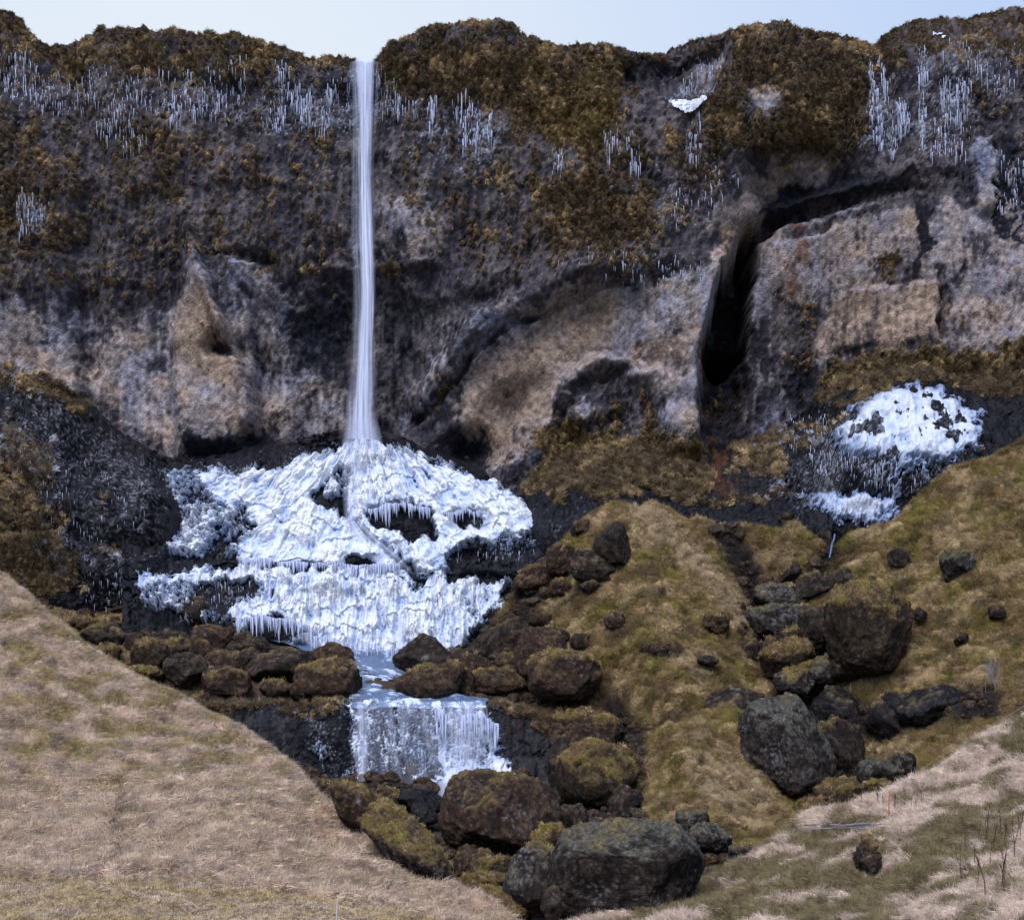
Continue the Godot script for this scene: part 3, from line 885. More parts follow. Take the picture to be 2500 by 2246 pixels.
	s.poly("frost", PackedVector2Array([Vector2(-18.84,51.79),Vector2(-12.87,51.79),Vector2(-12.87,47.41),Vector2(-18.05,46.61)]), 0.20, 1.59)
	s.blob("frost", Vector2(-36.97,40.24), 2.79, 1.99, 0.75)
	s.blob("frost", Vector2(-23.82,37.65), 2.39, 2.39, 0.4, 0.5)
	s.poly("frost", PackedVector2Array([Vector2(-10.48,49.8),Vector2(-6.1,50.2),Vector2(-0.52,48.61),Vector2(-0.52,41.83),Vector2(-10.08,44.62)]), 0.42, 1.99)
	s.blob("frost", Vector2(-1.91,47.01), 2.39, 3.59, 0.25)
	s.poly("frost", PackedVector2Array([Vector2(6.65,45.42),Vector2(11.04,45.42),Vector2(15.02,44.62),Vector2(15.02,38.65),Vector2(6.65,41.04)]), 0.36, 1.99)
	s.poly("frost", PackedVector2Array([Vector2(3.47,36.25),Vector2(15.42,37.05),Vector2(16.22,32.27),Vector2(11.43,32.27),Vector2(5.86,33.86)]), 0.30, 1.59)
	s.poly("frost", PackedVector2Array([Vector2(29.04,53.94),Vector2(29.76,50.6),Vector2(31.35,47.81),Vector2(30.16,45.42),Vector2(27.37,46.61),Vector2(27.97,49.8)]), 0.72, 0.96)
	s.poly("frost", PackedVector2Array([Vector2(31.35,53.39),Vector2(39.32,54.18),Vector2(39.32,49.8),Vector2(36.93,47.41),Vector2(33.75,44.62),Vector2(31.35,45.82)]), 0.45, 1.59)
	s.line("frost", PackedVector2Array([Vector2(32.23,53.39),Vector2(32.31,49.8),Vector2(32.07,45.82)]), 0.45, 0.48)
	s.line("frost", PackedVector2Array([Vector2(34.54,52.59),Vector2(34.74,47.81)]), 0.4, 0.8)
	s.poly("frost", PackedVector2Array([Vector2(35.34,44.62),Vector2(49.28,44.62),Vector2(49.28,35.46),Vector2(35.34,37.05)]), 0.30, 1.59)
	s.poly("frost", PackedVector2Array([Vector2(18.61,38.65),Vector2(29.76,40.24),Vector2(35.34,37.05),Vector2(31.35,34.66),Vector2(21.79,33.86)]), 0.2, 1.99)
	s.poly("frost", PackedVector2Array([Vector2(-33.98,32.27),Vector2(-28.41,31.87),Vector2(-23.63,27.49),Vector2(-23.63,22.71),Vector2(-31.2,25.1)]), 0.20, 1.99)
	s.poly("frost", PackedVector2Array([Vector2(9.04,35.46),Vector2(14.62,35.46),Vector2(14.62,29.08),Vector2(9.04,31.47)]), 0.18, 1.59)
	s.poly("frost", PackedVector2Array([Vector2(8.65,51.0),Vector2(11.43,50.2),Vector2(17.01,54.18),Vector2(15.82,49.8),Vector2(11.43,49.4)]), 0.45, 0.96)
	s.poly("frost", PackedVector2Array([Vector2(-12.87,52.79),Vector2(-10.48,52.79),Vector2(-10.08,48.61),Vector2(-13.27,48.61)]), 0.7, 0.64)
	s.seal(A_SET, B_SET)
	return s


func survey_talus_left() -> Survey:
	var s := Survey.new(-56.0, 0.0, -14.0, 32.0, 0.18, A_SET + B_SET)
	s.poly("dark", PackedVector2Array([Vector2(-48.26,28.88),Vector2(-19.76,28.88),Vector2(-19.76,5.78),Vector2(-48.26,5.78)]), 0.66, 1.0)
	s.poly("frost", PackedVector2Array([Vector2(-41.32,26.57),Vector2(-34.39,26.19),Vector2(-29.0,21.95),Vector2(-26.3,20.03),Vector2(-26.3,11.55),Vector2(-31.31,9.63),Vector2(-36.7,11.17),Vector2(-34.39,17.33),Vector2(-41.32,21.18)]), 0.44, 1.54)
	s.poly("frost", PackedVector2Array([Vector2(-33.62,23.6),Vector2(-29.43,21.7),Vector2(-26.0,18.65),Vector2(-26.38,16.75),Vector2(-29.43,17.13),Vector2(-32.47,20.94)]), 0.12, 1.54)
	s.poly("moss", PackedVector2Array([Vector2(-49.64,28.33),Vector2(-37.76,28.05),Vector2(-35.78,27.18),Vector2(-33.08,25.67),Vector2(-33.8,24.76),Vector2(-36.17,26.15),Vector2(-38.55,26.74),Vector2(-49.64,26.15)]), 0.85, 0.4)
	s.poly("moss", PackedVector2Array([Vector2(-37.86,22.34),Vector2(-35.55,22.53),Vector2(-34.97,21.18),Vector2(-35.55,18.87),Vector2(-36.7,18.49),Vector2(-37.47,20.03)]), 0.85, 0.54)
	s.poly("moss", PackedVector2Array([Vector2(-48.26,23.11),Vector2(-37.86,22.72),Vector2(-37.47,20.41),Vector2(-35.16,17.33),Vector2(-32.85,15.79),Vector2(-34.39,13.86),Vector2(-48.26,15.79)]), 0.42, 1.16)
	s.poly("moss", PackedVector2Array([Vector2(-47.7,18.08),Vector2(-36.28,17.7),Vector2(-33.24,16.75),Vector2(-47.7,16.9)]), 0.7, 0.39)
	s.poly("moss", PackedVector2Array([Vector2(-46.59,15.62),Vector2(-35.44,15.25),Vector2(-33.95,13.76),Vector2(-32.09,13.01),Vector2(-32.09,10.78),Vector2(-33.95,10.04),Vector2(-46.59,11.16)]), 0.85, 0.69)
	s.poly("pale", PackedVector2Array([Vector2(-27.63,13.76),Vector2(-25.4,14.87),Vector2(-24.65,13.01),Vector2(-25.4,11.16),Vector2(-27.26,11.16)]), 0.5, 0.62)
	s.blob("moss", Vector2(-29.86,13.39), 1.86, 1.12, 0.6)
	s.blob("moss", Vector2(-28.57,10.35), 2.22, 0.59, 0.6)
	s.blob("moss", Vector2(-31.15,17.03), 0.76, 1.29, 0.5)
	s.poly("depth", PackedVector2Array([Vector2(-36.28,23.98),Vector2(-32.47,22.84),Vector2(-30.95,20.94),Vector2(-34.0,19.8),Vector2(-36.28,20.94)]), -0.9, 0.92)
	s.line("depth", PackedVector2Array([Vector2(-32.47,14.67),Vector2(-29.84,13.55),Vector2(-26.83,13.92)]), -1.0, 1.14)
	s.poly("depth", PackedVector2Array([Vector2(-33.8,20.82),Vector2(-26.99,18.92),Vector2(-25.28,16.65),Vector2(-25.85,13.63),Vector2(-27.36,11.35),Vector2(-30.77,10.6),Vector2(-33.8,13.25)]), 1.2, 0.92)
	s.poly("depth", PackedVector2Array([Vector2(-47.42,15.52),Vector2(-36.07,15.71),Vector2(-33.42,17.03),Vector2(-33.04,16.09),Vector2(-36.07,14.76),Vector2(-47.42,14.57)]), -1.4, 0.62)
	s.blob("depth", Vector2(-36.7,20.03), 1.54, 2.31, 0.8)
	s.blob("depth", Vector2(-35.65,13.47), 2.7, 1.93, 1.4)
	s.seal(A_SET, B_SET)
	return s


func survey_talus_right() -> Survey:
	var s := Survey.new(-4.0, 6.0, 44.0, 34.0, 0.18, A_SET + B_SET)
	s.poly("dark", PackedVector2Array([Vector2(-4.43,31.34),Vector2(50.42,31.34),Vector2(50.42,5.88),Vector2(-4.43,5.88)]), 0.78, 1.0)
	s.poly("moss", PackedVector2Array([Vector2(1.47,22.58),Vector2(3.84,23.77),Vector2(15.33,23.77),Vector2(15.53,19.41),Vector2(12.56,18.42),Vector2(10.18,19.41),Vector2(8.2,17.83),Vector2(4.24,17.83),Vector2(1.86,18.82),Vector2(-0.52,20.01)]), 0.95, 0.78)
	s.poly("moss", PackedVector2Array([Vector2(17.71,25.75),Vector2(20.88,26.15),Vector2(22.07,23.77),Vector2(21.08,19.41),Vector2(18.9,19.81),Vector2(17.51,20.6)]), 0.62, 0.78)
	s.poly("moss", PackedVector2Array([Vector2(10.97,18.42),Vector2(16.13,18.22),Vector2(20.88,18.42),Vector2(21.67,17.83),Vector2(16.13,17.43)]), 0.6, 0.47)
	s.poly("moss", PackedVector2Array([Vector2(24.84,30.11),Vector2(47.03,30.11),Vector2(47.03,27.34),Vector2(38.71,26.15),Vector2(35.14,26.74),Vector2(33.16,27.73),Vector2(31.18,27.34),Vector2(29.6,26.74),Vector2(26.82,26.94),Vector2(25.24,28.13)]), 0.95, 0.63)
	s.poly("moss", PackedVector2Array([Vector2(25.49,25.61),Vector2(29.43,26.99),Vector2(29.04,26.0),Vector2(26.28,24.62)]), 0.6, 0.39)
	s.poly("moss", PackedVector2Array([Vector2(23.13,24.82),Vector2(25.1,24.43),Vector2(26.28,23.64),Vector2(23.13,22.46),Vector2(22.73,23.64)]), 0.5, 0.47)
	s.poly("moss", PackedVector2Array([Vector2(24.7,27.97),Vector2(25.49,26.4),Vector2(25.1,25.61),Vector2(24.31,26.0)]), 0.6, 0.47)
	s.poly("rust", PackedVector2Array([Vector2(15.13,23.38),Vector2(17.31,23.38),Vector2(17.91,17.83),Vector2(15.33,17.43)]), 0.6, 0.55)
	s.poly("pale", PackedVector2Array([Vector2(-0.51,20.09),Vector2(4.22,19.31),Vector2(4.61,17.73),Vector2(1.85,17.73)]), 0.4, 0.55)
	s.poly("frost", PackedVector2Array([Vector2(19.08,24.68),Vector2(24.56,25.46),Vector2(26.91,23.11),Vector2(24.56,17.63),Vector2(19.08,17.63)]), 0.32, 1.18)
	s.poly("frost", PackedVector2Array([Vector2(1.84,17.63),Vector2(8.11,17.24),Vector2(6.54,13.71),Vector2(1.84,13.71)]), 0.30, 1.18)
	s.poly("frost", PackedVector2Array([Vector2(24.56,23.11),Vector2(29.26,26.64),Vector2(36.71,23.9),Vector2(34.75,19.2),Vector2(29.26,16.06),Vector2(21.43,16.45)]), 0.5, 1.57)
	s.poly("ice", PackedVector2Array([Vector2(25.29,23.05),Vector2(27.07,25.02),Vector2(29.43,26.2),Vector2(31.4,26.48),Vector2(33.76,25.81),Vector2(35.73,24.43),Vector2(34.95,22.06),Vector2(32.19,21.08),Vector2(29.43,21.47),Vector2(26.67,22.06)]), 1.15, 1.72)
	s.poly("ice", PackedVector2Array([Vector2(24.7,22.46),Vector2(27.07,23.64),Vector2(34.95,23.24),Vector2(35.34,21.27),Vector2(31.01,19.31),Vector2(27.85,19.31),Vector2(25.1,20.49)]), 0.45, 1.18)
	s.poly("ice", PackedVector2Array([Vector2(22.74,17.82),Vector2(25.84,18.4),Vector2(29.32,18.01),Vector2(29.13,17.04),Vector2(27.38,15.88),Vector2(24.29,16.27)]), 0.9, 1.33)
	s.poly("depth", PackedVector2Array([Vector2(24.7,22.46),Vector2(27.07,25.21),Vector2(30.22,26.4),Vector2(34.16,25.61),Vector2(36.92,23.64),Vector2(34.95,20.49),Vector2(29.43,19.11),Vector2(25.49,20.09)]), 1.6, 1.8)
	s.poly("depth", PackedVector2Array([Vector2(22.87,19.09),Vector2(25.98,18.89),Vector2(29.1,18.11),Vector2(22.87,17.92)]), -0.9, 0.55)
	s.seal(A_SET, B_SET)
	return s


func survey_cascade() -> Survey:
	var s := Survey.new(-30.0, 3.0, 10.0, 26.0, 0.14, A_SET + B_SET)
	s.poly("dark", PackedVector2Array([Vector2(-33.24,23.49),Vector2(9.13,23.49),Vector2(9.13,3.47),Vector2(-33.24,3.47)]), 0.78, 1.0)
	s.poly("frost", PackedVector2Array([Vector2(-27.62,20.72),Vector2(-19.1,21.11),Vector2(-17.55,19.37),Vector2(-20.65,17.43),Vector2(-22.19,16.27),Vector2(-26.46,17.43)]), 0.56, 1.16)
	s.poly("frost", PackedVector2Array([Vector2(-26.46,17.04),Vector2(-20.65,17.43),Vector2(-19.87,13.17),Vector2(-25.29,12.98)]), 0.40, 1.16)
	s.poly("frost", PackedVector2Array([Vector2(-28.5,11.73),Vector2(-20.17,12.11),Vector2(-20.17,8.33),Vector2(-28.5,9.46)]), 0.50, 1.14)
	s.poly("frost", PackedVector2Array([Vector2(-2.44,18.98),Vector2(2.98,17.43),Vector2(1.82,12.78),Vector2(-4.38,13.94)]), 0.45, 1.16)
	s.poly("frost", PackedVector2Array([Vector2(-17.55,22.08),Vector2(-12.12,22.66),Vector2(-12.51,21.3),Vector2(-17.55,19.75)]), 0.4, 0.77)
	s.poly("frost", PackedVector2Array([Vector2(-2.01,11.35),Vector2(2.54,13.25),Vector2(2.54,10.98),Vector2(-1.25,8.33)]), 0.4, 0.77)
	# upper tier
	s.poly("ice", PackedVector2Array([Vector2(-11.49,22.98),Vector2(-13.75,21.74),Vector2(-16.09,20.57),Vector2(-18.23,19.67),Vector2(-20.76,19.56),Vector2(-23.49,19.24),Vector2(-22.32,17.92),Vector2(-20.37,17.14),Vector2(-19.59,15.58),Vector2(-20.76,14.02),Vector2(-19.98,12.47),Vector2(-14.53,12.31),Vector2(-10.63,12.15),Vector2(-8.3,12.08),Vector2(-4.99,12.08),Vector2(-4.4,13.63),Vector2(-3.43,14.8),Vector2(-1.09,15.11),Vector2(1.25,15.97),Vector2(1.05,17.34),Vector2(-1.68,19.4),Vector2(-4.4,20.33),Vector2(-6.74,21.19),Vector2(-8.69,22.09)]), 1.0, 0.93)
	s.poly("ice", PackedVector2Array([Vector2(-27.78,20.84),Vector2(-23.1,20.84),Vector2(-18.43,20.45),Vector2(-16.09,21.43),Vector2(-13.75,22.4),Vector2(-16.09,19.09),Vector2(-20.76,17.14),Vector2(-23.1,13.63),Vector2(-26.61,13.24),Vector2(-27.0,17.53)]), 0.5, 1.01)
	s.poly("ice", PackedVector2Array([Vector2(-26.46,15.49),Vector2(-20.65,17.04),Vector2(-19.87,13.17),Vector2(-24.52,12.78)]), 0.22, 0.93)
	s.poly("ice", PackedVector2Array([Vector2(-2.05,19.56),Vector2(1.05,17.82),Vector2(2.6,17.04),Vector2(2.21,14.33),Vector2(-0.5,13.56),Vector2(-3.6,13.94),Vector2(-2.83,17.43)]), 0.48, 1.01)
	s.poly("ice", PackedVector2Array([Vector2(-15.23,18.11),Vector2(-14.14,19.67),Vector2(-12.78,20.45),Vector2(-12.58,19.09),Vector2(-12.58,16.36),Vector2(-14.14,16.95),Vector2(-14.92,17.34)]), -0.75, 0.39)
	s.blob("ice", Vector2(-13.75,18.78), 1.01, 1.01, 0.9)
	s.poly("ice", PackedVector2Array([Vector2(-11.27,16.89),Vector2(-9.8,17.28),Vector2(-7.86,17.39),Vector2(-6.39,17.04),Vector2(-5.77,15.49),Vector2(-5.46,14.8),Vector2(-7.28,14.49),Vector2(-9.22,15.03),Vector2(-10.77,15.88)]), -1.1, 0.35)
	s.poly("ice", PackedVector2Array([Vector2(-5.0,16.58),Vector2(-3.21,16.89),Vector2(-1.98,16.27),Vector2(-2.25,15.34),Vector2(-4.18,15.8)]), -1.0, 0.39)
	s.line("ice", PackedVector2Array([Vector2(-12.2,15.88),Vector2(-10.77,14.64),Vector2(-9.1,13.48),Vector2(-7.09,11.62)]), -0.5, 0.93)
	s.poly("ice", PackedVector2Array([Vector2(-12.44,13.09),Vector2(-11.28,13.25),Vector2(-10.13,13.02),Vector2(-10.32,12.32),Vector2(-12.05,12.32)]), -1.0, 0.27)
	s.poly("ice", PackedVector2Array([Vector2(-18.99,12.63),Vector2(-17.45,12.79),Vector2(-13.98,12.56),Vector2(-13.79,12.17),Vector2(-18.99,12.17)]), -1.0, 0.23)
	s.poly("ice", PackedVector2Array([Vector2(-4.74,13.56),Vector2(-2.04,13.86),Vector2(1.42,13.67),Vector2(1.23,11.55),Vector2(-4.54,11.71)]), -1.0, 0.46)
	# lower tier
	s.poly("ice", PackedVector2Array([Vector2(-19.42,12.26),Vector2(-14.12,12.11),Vector2(-9.95,11.96),Vector2(-6.17,11.73),Vector2(-3.14,11.73),Vector2(-0.3,11.05),Vector2(-0.87,9.84),Vector2(-1.93,8.33),Vector2(-3.52,6.62),Vector2(-4.66,5.11),Vector2(-14.12,5.11),Vector2(-16.58,7.12),Vector2(-20.17,7.65),Vector2(-20.93,9.27),Vector2(-19.79,10.6)]), 1.0, 0.76)
	s.poly("ice", PackedVector2Array([Vector2(-28.29,11.95),Vector2(-22.58,12.49),Vector2(-18.01,12.49),Vector2(-17.25,11.57),Vector2(-22.58,11.5),Vector2(-27.14,10.81)]), 0.75, 0.45)
	s.poly("ice", PackedVector2Array([Vector2(-27.74,10.98),Vector2(-20.17,11.73),Vector2(-20.17,7.95),Vector2(-23.2,7.95),Vector2(-27.74,9.46)]), 0.5, 0.76)
	s.poly("ice", PackedVector2Array([Vector2(-19.42,8.4),Vector2(-17.15,8.78),Vector2(-15.63,7.68),Vector2(-14.12,7.04),Vector2(-17.15,7.3),Vector2(-19.42,7.68)]), -0.8, 0.38)
	s.poly("ice", PackedVector2Array([Vector2(-23.58,11.05),Vector2(-18.28,11.66),Vector2(-18.66,9.84),Vector2(-21.31,9.01),Vector2(-23.39,9.65)]), -0.45, 0.68)
	s.poly("ice", PackedVector2Array([Vector2(-10.01,11.42),Vector2(-6.78,11.19),Vector2(-6.97,10.74),Vector2(-10.01,10.96)]), -0.35, 0.3)
	s.line("ice", PackedVector2Array([Vector2(-4.09,10.6),Vector2(-2.76,8.71),Vector2(-3.14,7.19)]), -0.35, 0.53)
	# shoulders and hollows of the rock
	s.poly("depth", PackedVector2Array([Vector2(-11.27,16.97),Vector2(-7.86,17.43),Vector2(-5.93,15.88),Vector2(-5.93,14.8),Vector2(-9.41,15.11)]), -1.2, 0.62)
	s.poly("depth", PackedVector2Array([Vector2(-5.0,16.66),Vector2(-2.25,16.89),Vector2(-2.25,15.3),Vector2(-4.18,15.69)]), -0.8, 0.54)
	s.poly("depth", PackedVector2Array([Vector2(-4.74,13.67),Vector2(1.42,14.06),Vector2(1.42,11.55),Vector2(-4.74,11.94)]), -0.8, 0.54)
	s.poly("depth", PackedVector2Array([Vector2(-25.68,17.04),Vector2(-21.42,17.43),Vector2(-21.03,15.11),Vector2(-23.74,14.53)]), 0.9, 0.77)
	s.line("depth", PackedVector2Array([Vector2(-12.51,18.2),Vector2(-12.36,16.19),Vector2(-10.96,14.8),Vector2(-9.22,13.56),Vector2(-7.09,11.43)]), -0.45, 1.32)
	s.blob("depth", Vector2(-11.48,21.55), 3.13, 2.35, 0.8)
	s.line("depth", PackedVector2Array([Vector2(-17.15,11.35),Vector2(-14.12,10.98),Vector2(-11.09,10.79)]), 0.5, 0.98)
	s.seal(A_SET, B_SET)
	return s


func survey_step() -> Survey:
	var s := Survey.new(-26.0, -10.0, 12.0, 4.0, 0.12, A_SET + B_SET)
	s.poly("dark", PackedVector2Array([Vector2(-25.09,3.52),Vector2(10.1,3.52),Vector2(10.1,-7.04),Vector2(-25.09,-7.04)]), 0.6, 1.0)
	s.poly("dark", PackedVector2Array([Vector2(-14.89,2.29),Vector2(-11.02,2.29),Vector2(-11.02,-3.87),Vector2(-14.53,-3.87)]), 0.35, 0.7)
	s.poly("rust", PackedVector2Array([Vector2(-1.87,1.76),Vector2(2.36,0.7),Vector2(0.95,-1.76),Vector2(-0.99,-0.7)]), 0.35, 0.7)
	s.line("moss", PackedVector2Array([Vector2(-21.71,2.05),Vector2(-18.88,2.05),Vector2(-16.04,1.95),Vector2(-13.21,2.02),Vector2(-11.44,2.05)]), 1.0, 0.64)
	s.poly("moss", PackedVector2Array([Vector2(-0.99,2.2),Vector2(2.73,1.95),Vector2(3.08,1.06),Vector2(2.55,0.28),Vector2(0.96,1.24),Vector2(-0.46,1.59)]), 1.0, 0.42)
	s.line("moss", PackedVector2Array([Vector2(3.08,1.59),Vector2(5.91,1.06),Vector2(8.39,0.35)]), 0.9, 0.71)
	s.poly("frost", PackedVector2Array([Vector2(-14.53,2.11),Vector2(-11.37,2.11),Vector2(-11.02,-3.87),Vector2(-13.13,-3.17),Vector2(-14.18,-0.7)]), 0.42, 0.7)
	s.poly("frost", PackedVector2Array([Vector2(-19.11,2.11),Vector2(-14.53,2.11),Vector2(-14.53,0.7),Vector2(-18.76,0.7)]), 0.28, 0.7)
	s.poly("frost", PackedVector2Array([Vector2(-11.37,2.29),Vector2(-1.87,2.29),Vector2(0.25,-3.17),Vector2(-4.68,-5.28),Vector2(-9.61,-4.93),Vector2(-11.02,-1.76)]), 0.64, 0.7)
	s.poly("frost", PackedVector2Array([Vector2(2.71,1.76),Vector2(5.17,1.41),Vector2(3.41,0.35)]), 0.45, 0.56)
	s.poly("ice", PackedVector2Array([Vector2(-11.37,2.39),Vector2(-1.87,2.39),Vector2(-0.99,0.7),Vector2(-0.46,-1.76),Vector2(0.42,-3.17),Vector2(-2.92,-3.34),Vector2(-4.68,-3.17),Vector2(-5.38,-3.87),Vector2(-10.31,-4.4),Vector2(-11.19,-1.76)]), 0.46, 0.49)
	s.poly("ice", PackedVector2Array([Vector2(-11.3,2.32),Vector2(-9.78,2.32),Vector2(-9.78,0.0),Vector2(-10.31,-2.82),Vector2(-11.02,-3.17)]), 0.14, 0.42)
	s.poly("ice", PackedVector2Array([Vector2(-5.45,2.04),Vector2(-2.39,2.11),Vector2(-1.34,0.0),Vector2(-0.99,-3.17),Vector2(-3.98,-3.34),Vector2(-5.03,-2.46),Vector2(-5.1,0.0)]), 0.16, 0.49)
	s.line("ice", PackedVector2Array([Vector2(-5.1,2.04),Vector2(-4.96,0.0),Vector2(-4.68,-2.46)]), 0.5, 0.42)
	s.line("ice", PackedVector2Array([Vector2(-2.39,2.04),Vector2(-1.51,0.0),Vector2(-1.16,-2.82)]), 0.5, 0.49)
	s.poly("ice", PackedVector2Array([Vector2(-6.75,-3.32),Vector2(-3.95,-2.8),Vector2(-1.85,-2.8),Vector2(-2.9,-4.2),Vector2(-4.65,-5.95),Vector2(-5.35,-4.2),Vector2(-7.45,-3.85)]), 0.7, 0.42)
	s.poly("ice", PackedVector2Array([Vector2(-1.34,-1.41),Vector2(0.6,-3.24),Vector2(-0.99,-3.41)]), 0.55, 0.42)
	s.poly("ice", PackedVector2Array([Vector2(-14.53,2.04),Vector2(-11.37,2.18),Vector2(-11.02,-3.87),Vector2(-12.77,-3.17),Vector2(-14.01,-0.7)]), 0.26, 0.92)
	s.poly("ice", PackedVector2Array([Vector2(-11.02,2.32),Vector2(-5.38,2.32),Vector2(-5.38,1.76),Vector2(-11.02,1.76)]), 0.25, 0.28)
	s.line("depth", PackedVector2Array([Vector2(-11.02,2.11),Vector2(-11.19,-1.06),Vector2(-10.84,-4.22)]), -0.5, 0.92)
	s.poly("depth", PackedVector2Array([Vector2(-13.83,2.29),Vector2(-11.37,2.29),Vector2(-11.54,-1.06),Vector2(-13.83,-1.76)]), 0.4, 0.56)
	s.seal(A_SET, B_SET)
	return s


func survey_hill() -> Survey:
	var s := Survey.new(-4.0, -14.0, 46.0, 26.0, 0.3, A_SET + B_SET)
	s.blob("dark", Vector2(10.65,5.74), 2.37, 0.79, 1.6)
	s.line("dark", PackedVector2Array([Vector2(15.97,14.96),Vector2(17.09,12.72),Vector2(18.22,10.47),Vector2(18.22,7.48)]), 1.0, 2.24)
	s.line("dark", PackedVector2Array([Vector2(17.79,8.03),Vector2(19.25,5.84),Vector2(21.44,4.02)]), 1.2, 2.92)
	s.line("dark", PackedVector2Array([Vector2(20.46,10.1),Vector2(22.71,11.97),Vector2(23.83,13.84)]), 0.8, 1.87)
	s.line("dark", PackedVector2Array([Vector2(3.56,12.49),Vector2(0.99,9.55),Vector2(-0.48,6.98)]), 0.9, 2.57)
	s.line("dark", PackedVector2Array([Vector2(-0.47,5.38),Vector2(2.4,3.94),Vector2(4.2,2.87)]), 1.0, 2.87)
	s.line("dark", PackedVector2Array([Vector2(7.15,1.77),Vector2(8.39,-0.35),Vector2(7.86,-3.9)]), 1.1, 1.56)
	s.line("dark", PackedVector2Array([Vector2(19.13,1.75),Vector2(22.63,1.05),Vector2(26.12,1.05),Vector2(32.07,2.1)]), 1.0, 2.1)
	s.line("dark", PackedVector2Array([Vector2(21.51,-1.72),Vector2(23.57,-3.09)]), 0.9, 2.06)
	s.line("dark", PackedVector2Array([Vector2(7.39,-6.18),Vector2(9.34,-6.83),Vector2(12.59,-7.48)]), 0.8, 1.3)
	s.line("pale", PackedVector2Array([Vector2(9.56,16.55),Vector2(12.16,14.13),Vector2(15.13,10.78),Vector2(16.99,8.18)]), 0.9, 2.08)
	s.poly("pale", PackedVector2Array([Vector2(10.59,-1.0),Vector2(14.61,-1.0),Vector2(17.61,-3.68),Vector2(15.61,-6.35),Vector2(12.27,-5.01)]), 0.7, 1.67)
	s.poly("pale", PackedVector2Array([Vector2(27.45,13.59),Vector2(32.59,17.27),Vector2(39.94,20.21),Vector2(39.94,15.8),Vector2(32.59,12.12)]), 0.35, 2.2)
	s.seal(A_SET, B_SET)
	return s


func survey_meadow() -> Survey:
	var s := Survey.new(-4.0, -16.0, 36.0, 6.0, 0.3, A_SET + B_SET)
	s.poly("dark", PackedVector2Array([Vector2(8.84,-8.98),Vector2(13.58,-7.11),Vector2(17.49,-5.44),Vector2(20.55,-5.91),Vector2(17.76,-7.67),Vector2(13.58,-9.06),Vector2(10.79,-9.93)]), 0.9, 1.12)
	s.poly("dark", PackedVector2Array([Vector2(12.4,-9.88),Vector2(18.25,-7.84),Vector2(22.23,-5.71),Vector2(27.81,-4.12),Vector2(27.81,-5.18),Vector2(23.56,-6.77),Vector2(19.58,-8.9),Vector2(15.59,-10.09)]), 0.8, 1.06)
	s.blob("dark", Vector2(19.91,-5.24), 1.73, 0.46, 1.4)
	s.line("pale", PackedVector2Array([Vector2(14.23,-7.01),Vector2(17.73,-5.11),Vector2(20.07,-4.38),Vector2(22.99,-3.21),Vector2(25.92,-1.17),Vector2(29.42,0.88)]), 1.0, 1.17)
	s.line("pale", PackedVector2Array([Vector2(13.37,-8.78),Vector2(17.48,-7.27),Vector2(20.5,-5.9),Vector2(23.8,-4.67),Vector2(27.64,-3.71)]), 0.9, 0.71)
	s.seal(A_SET, B_SET)
	return s


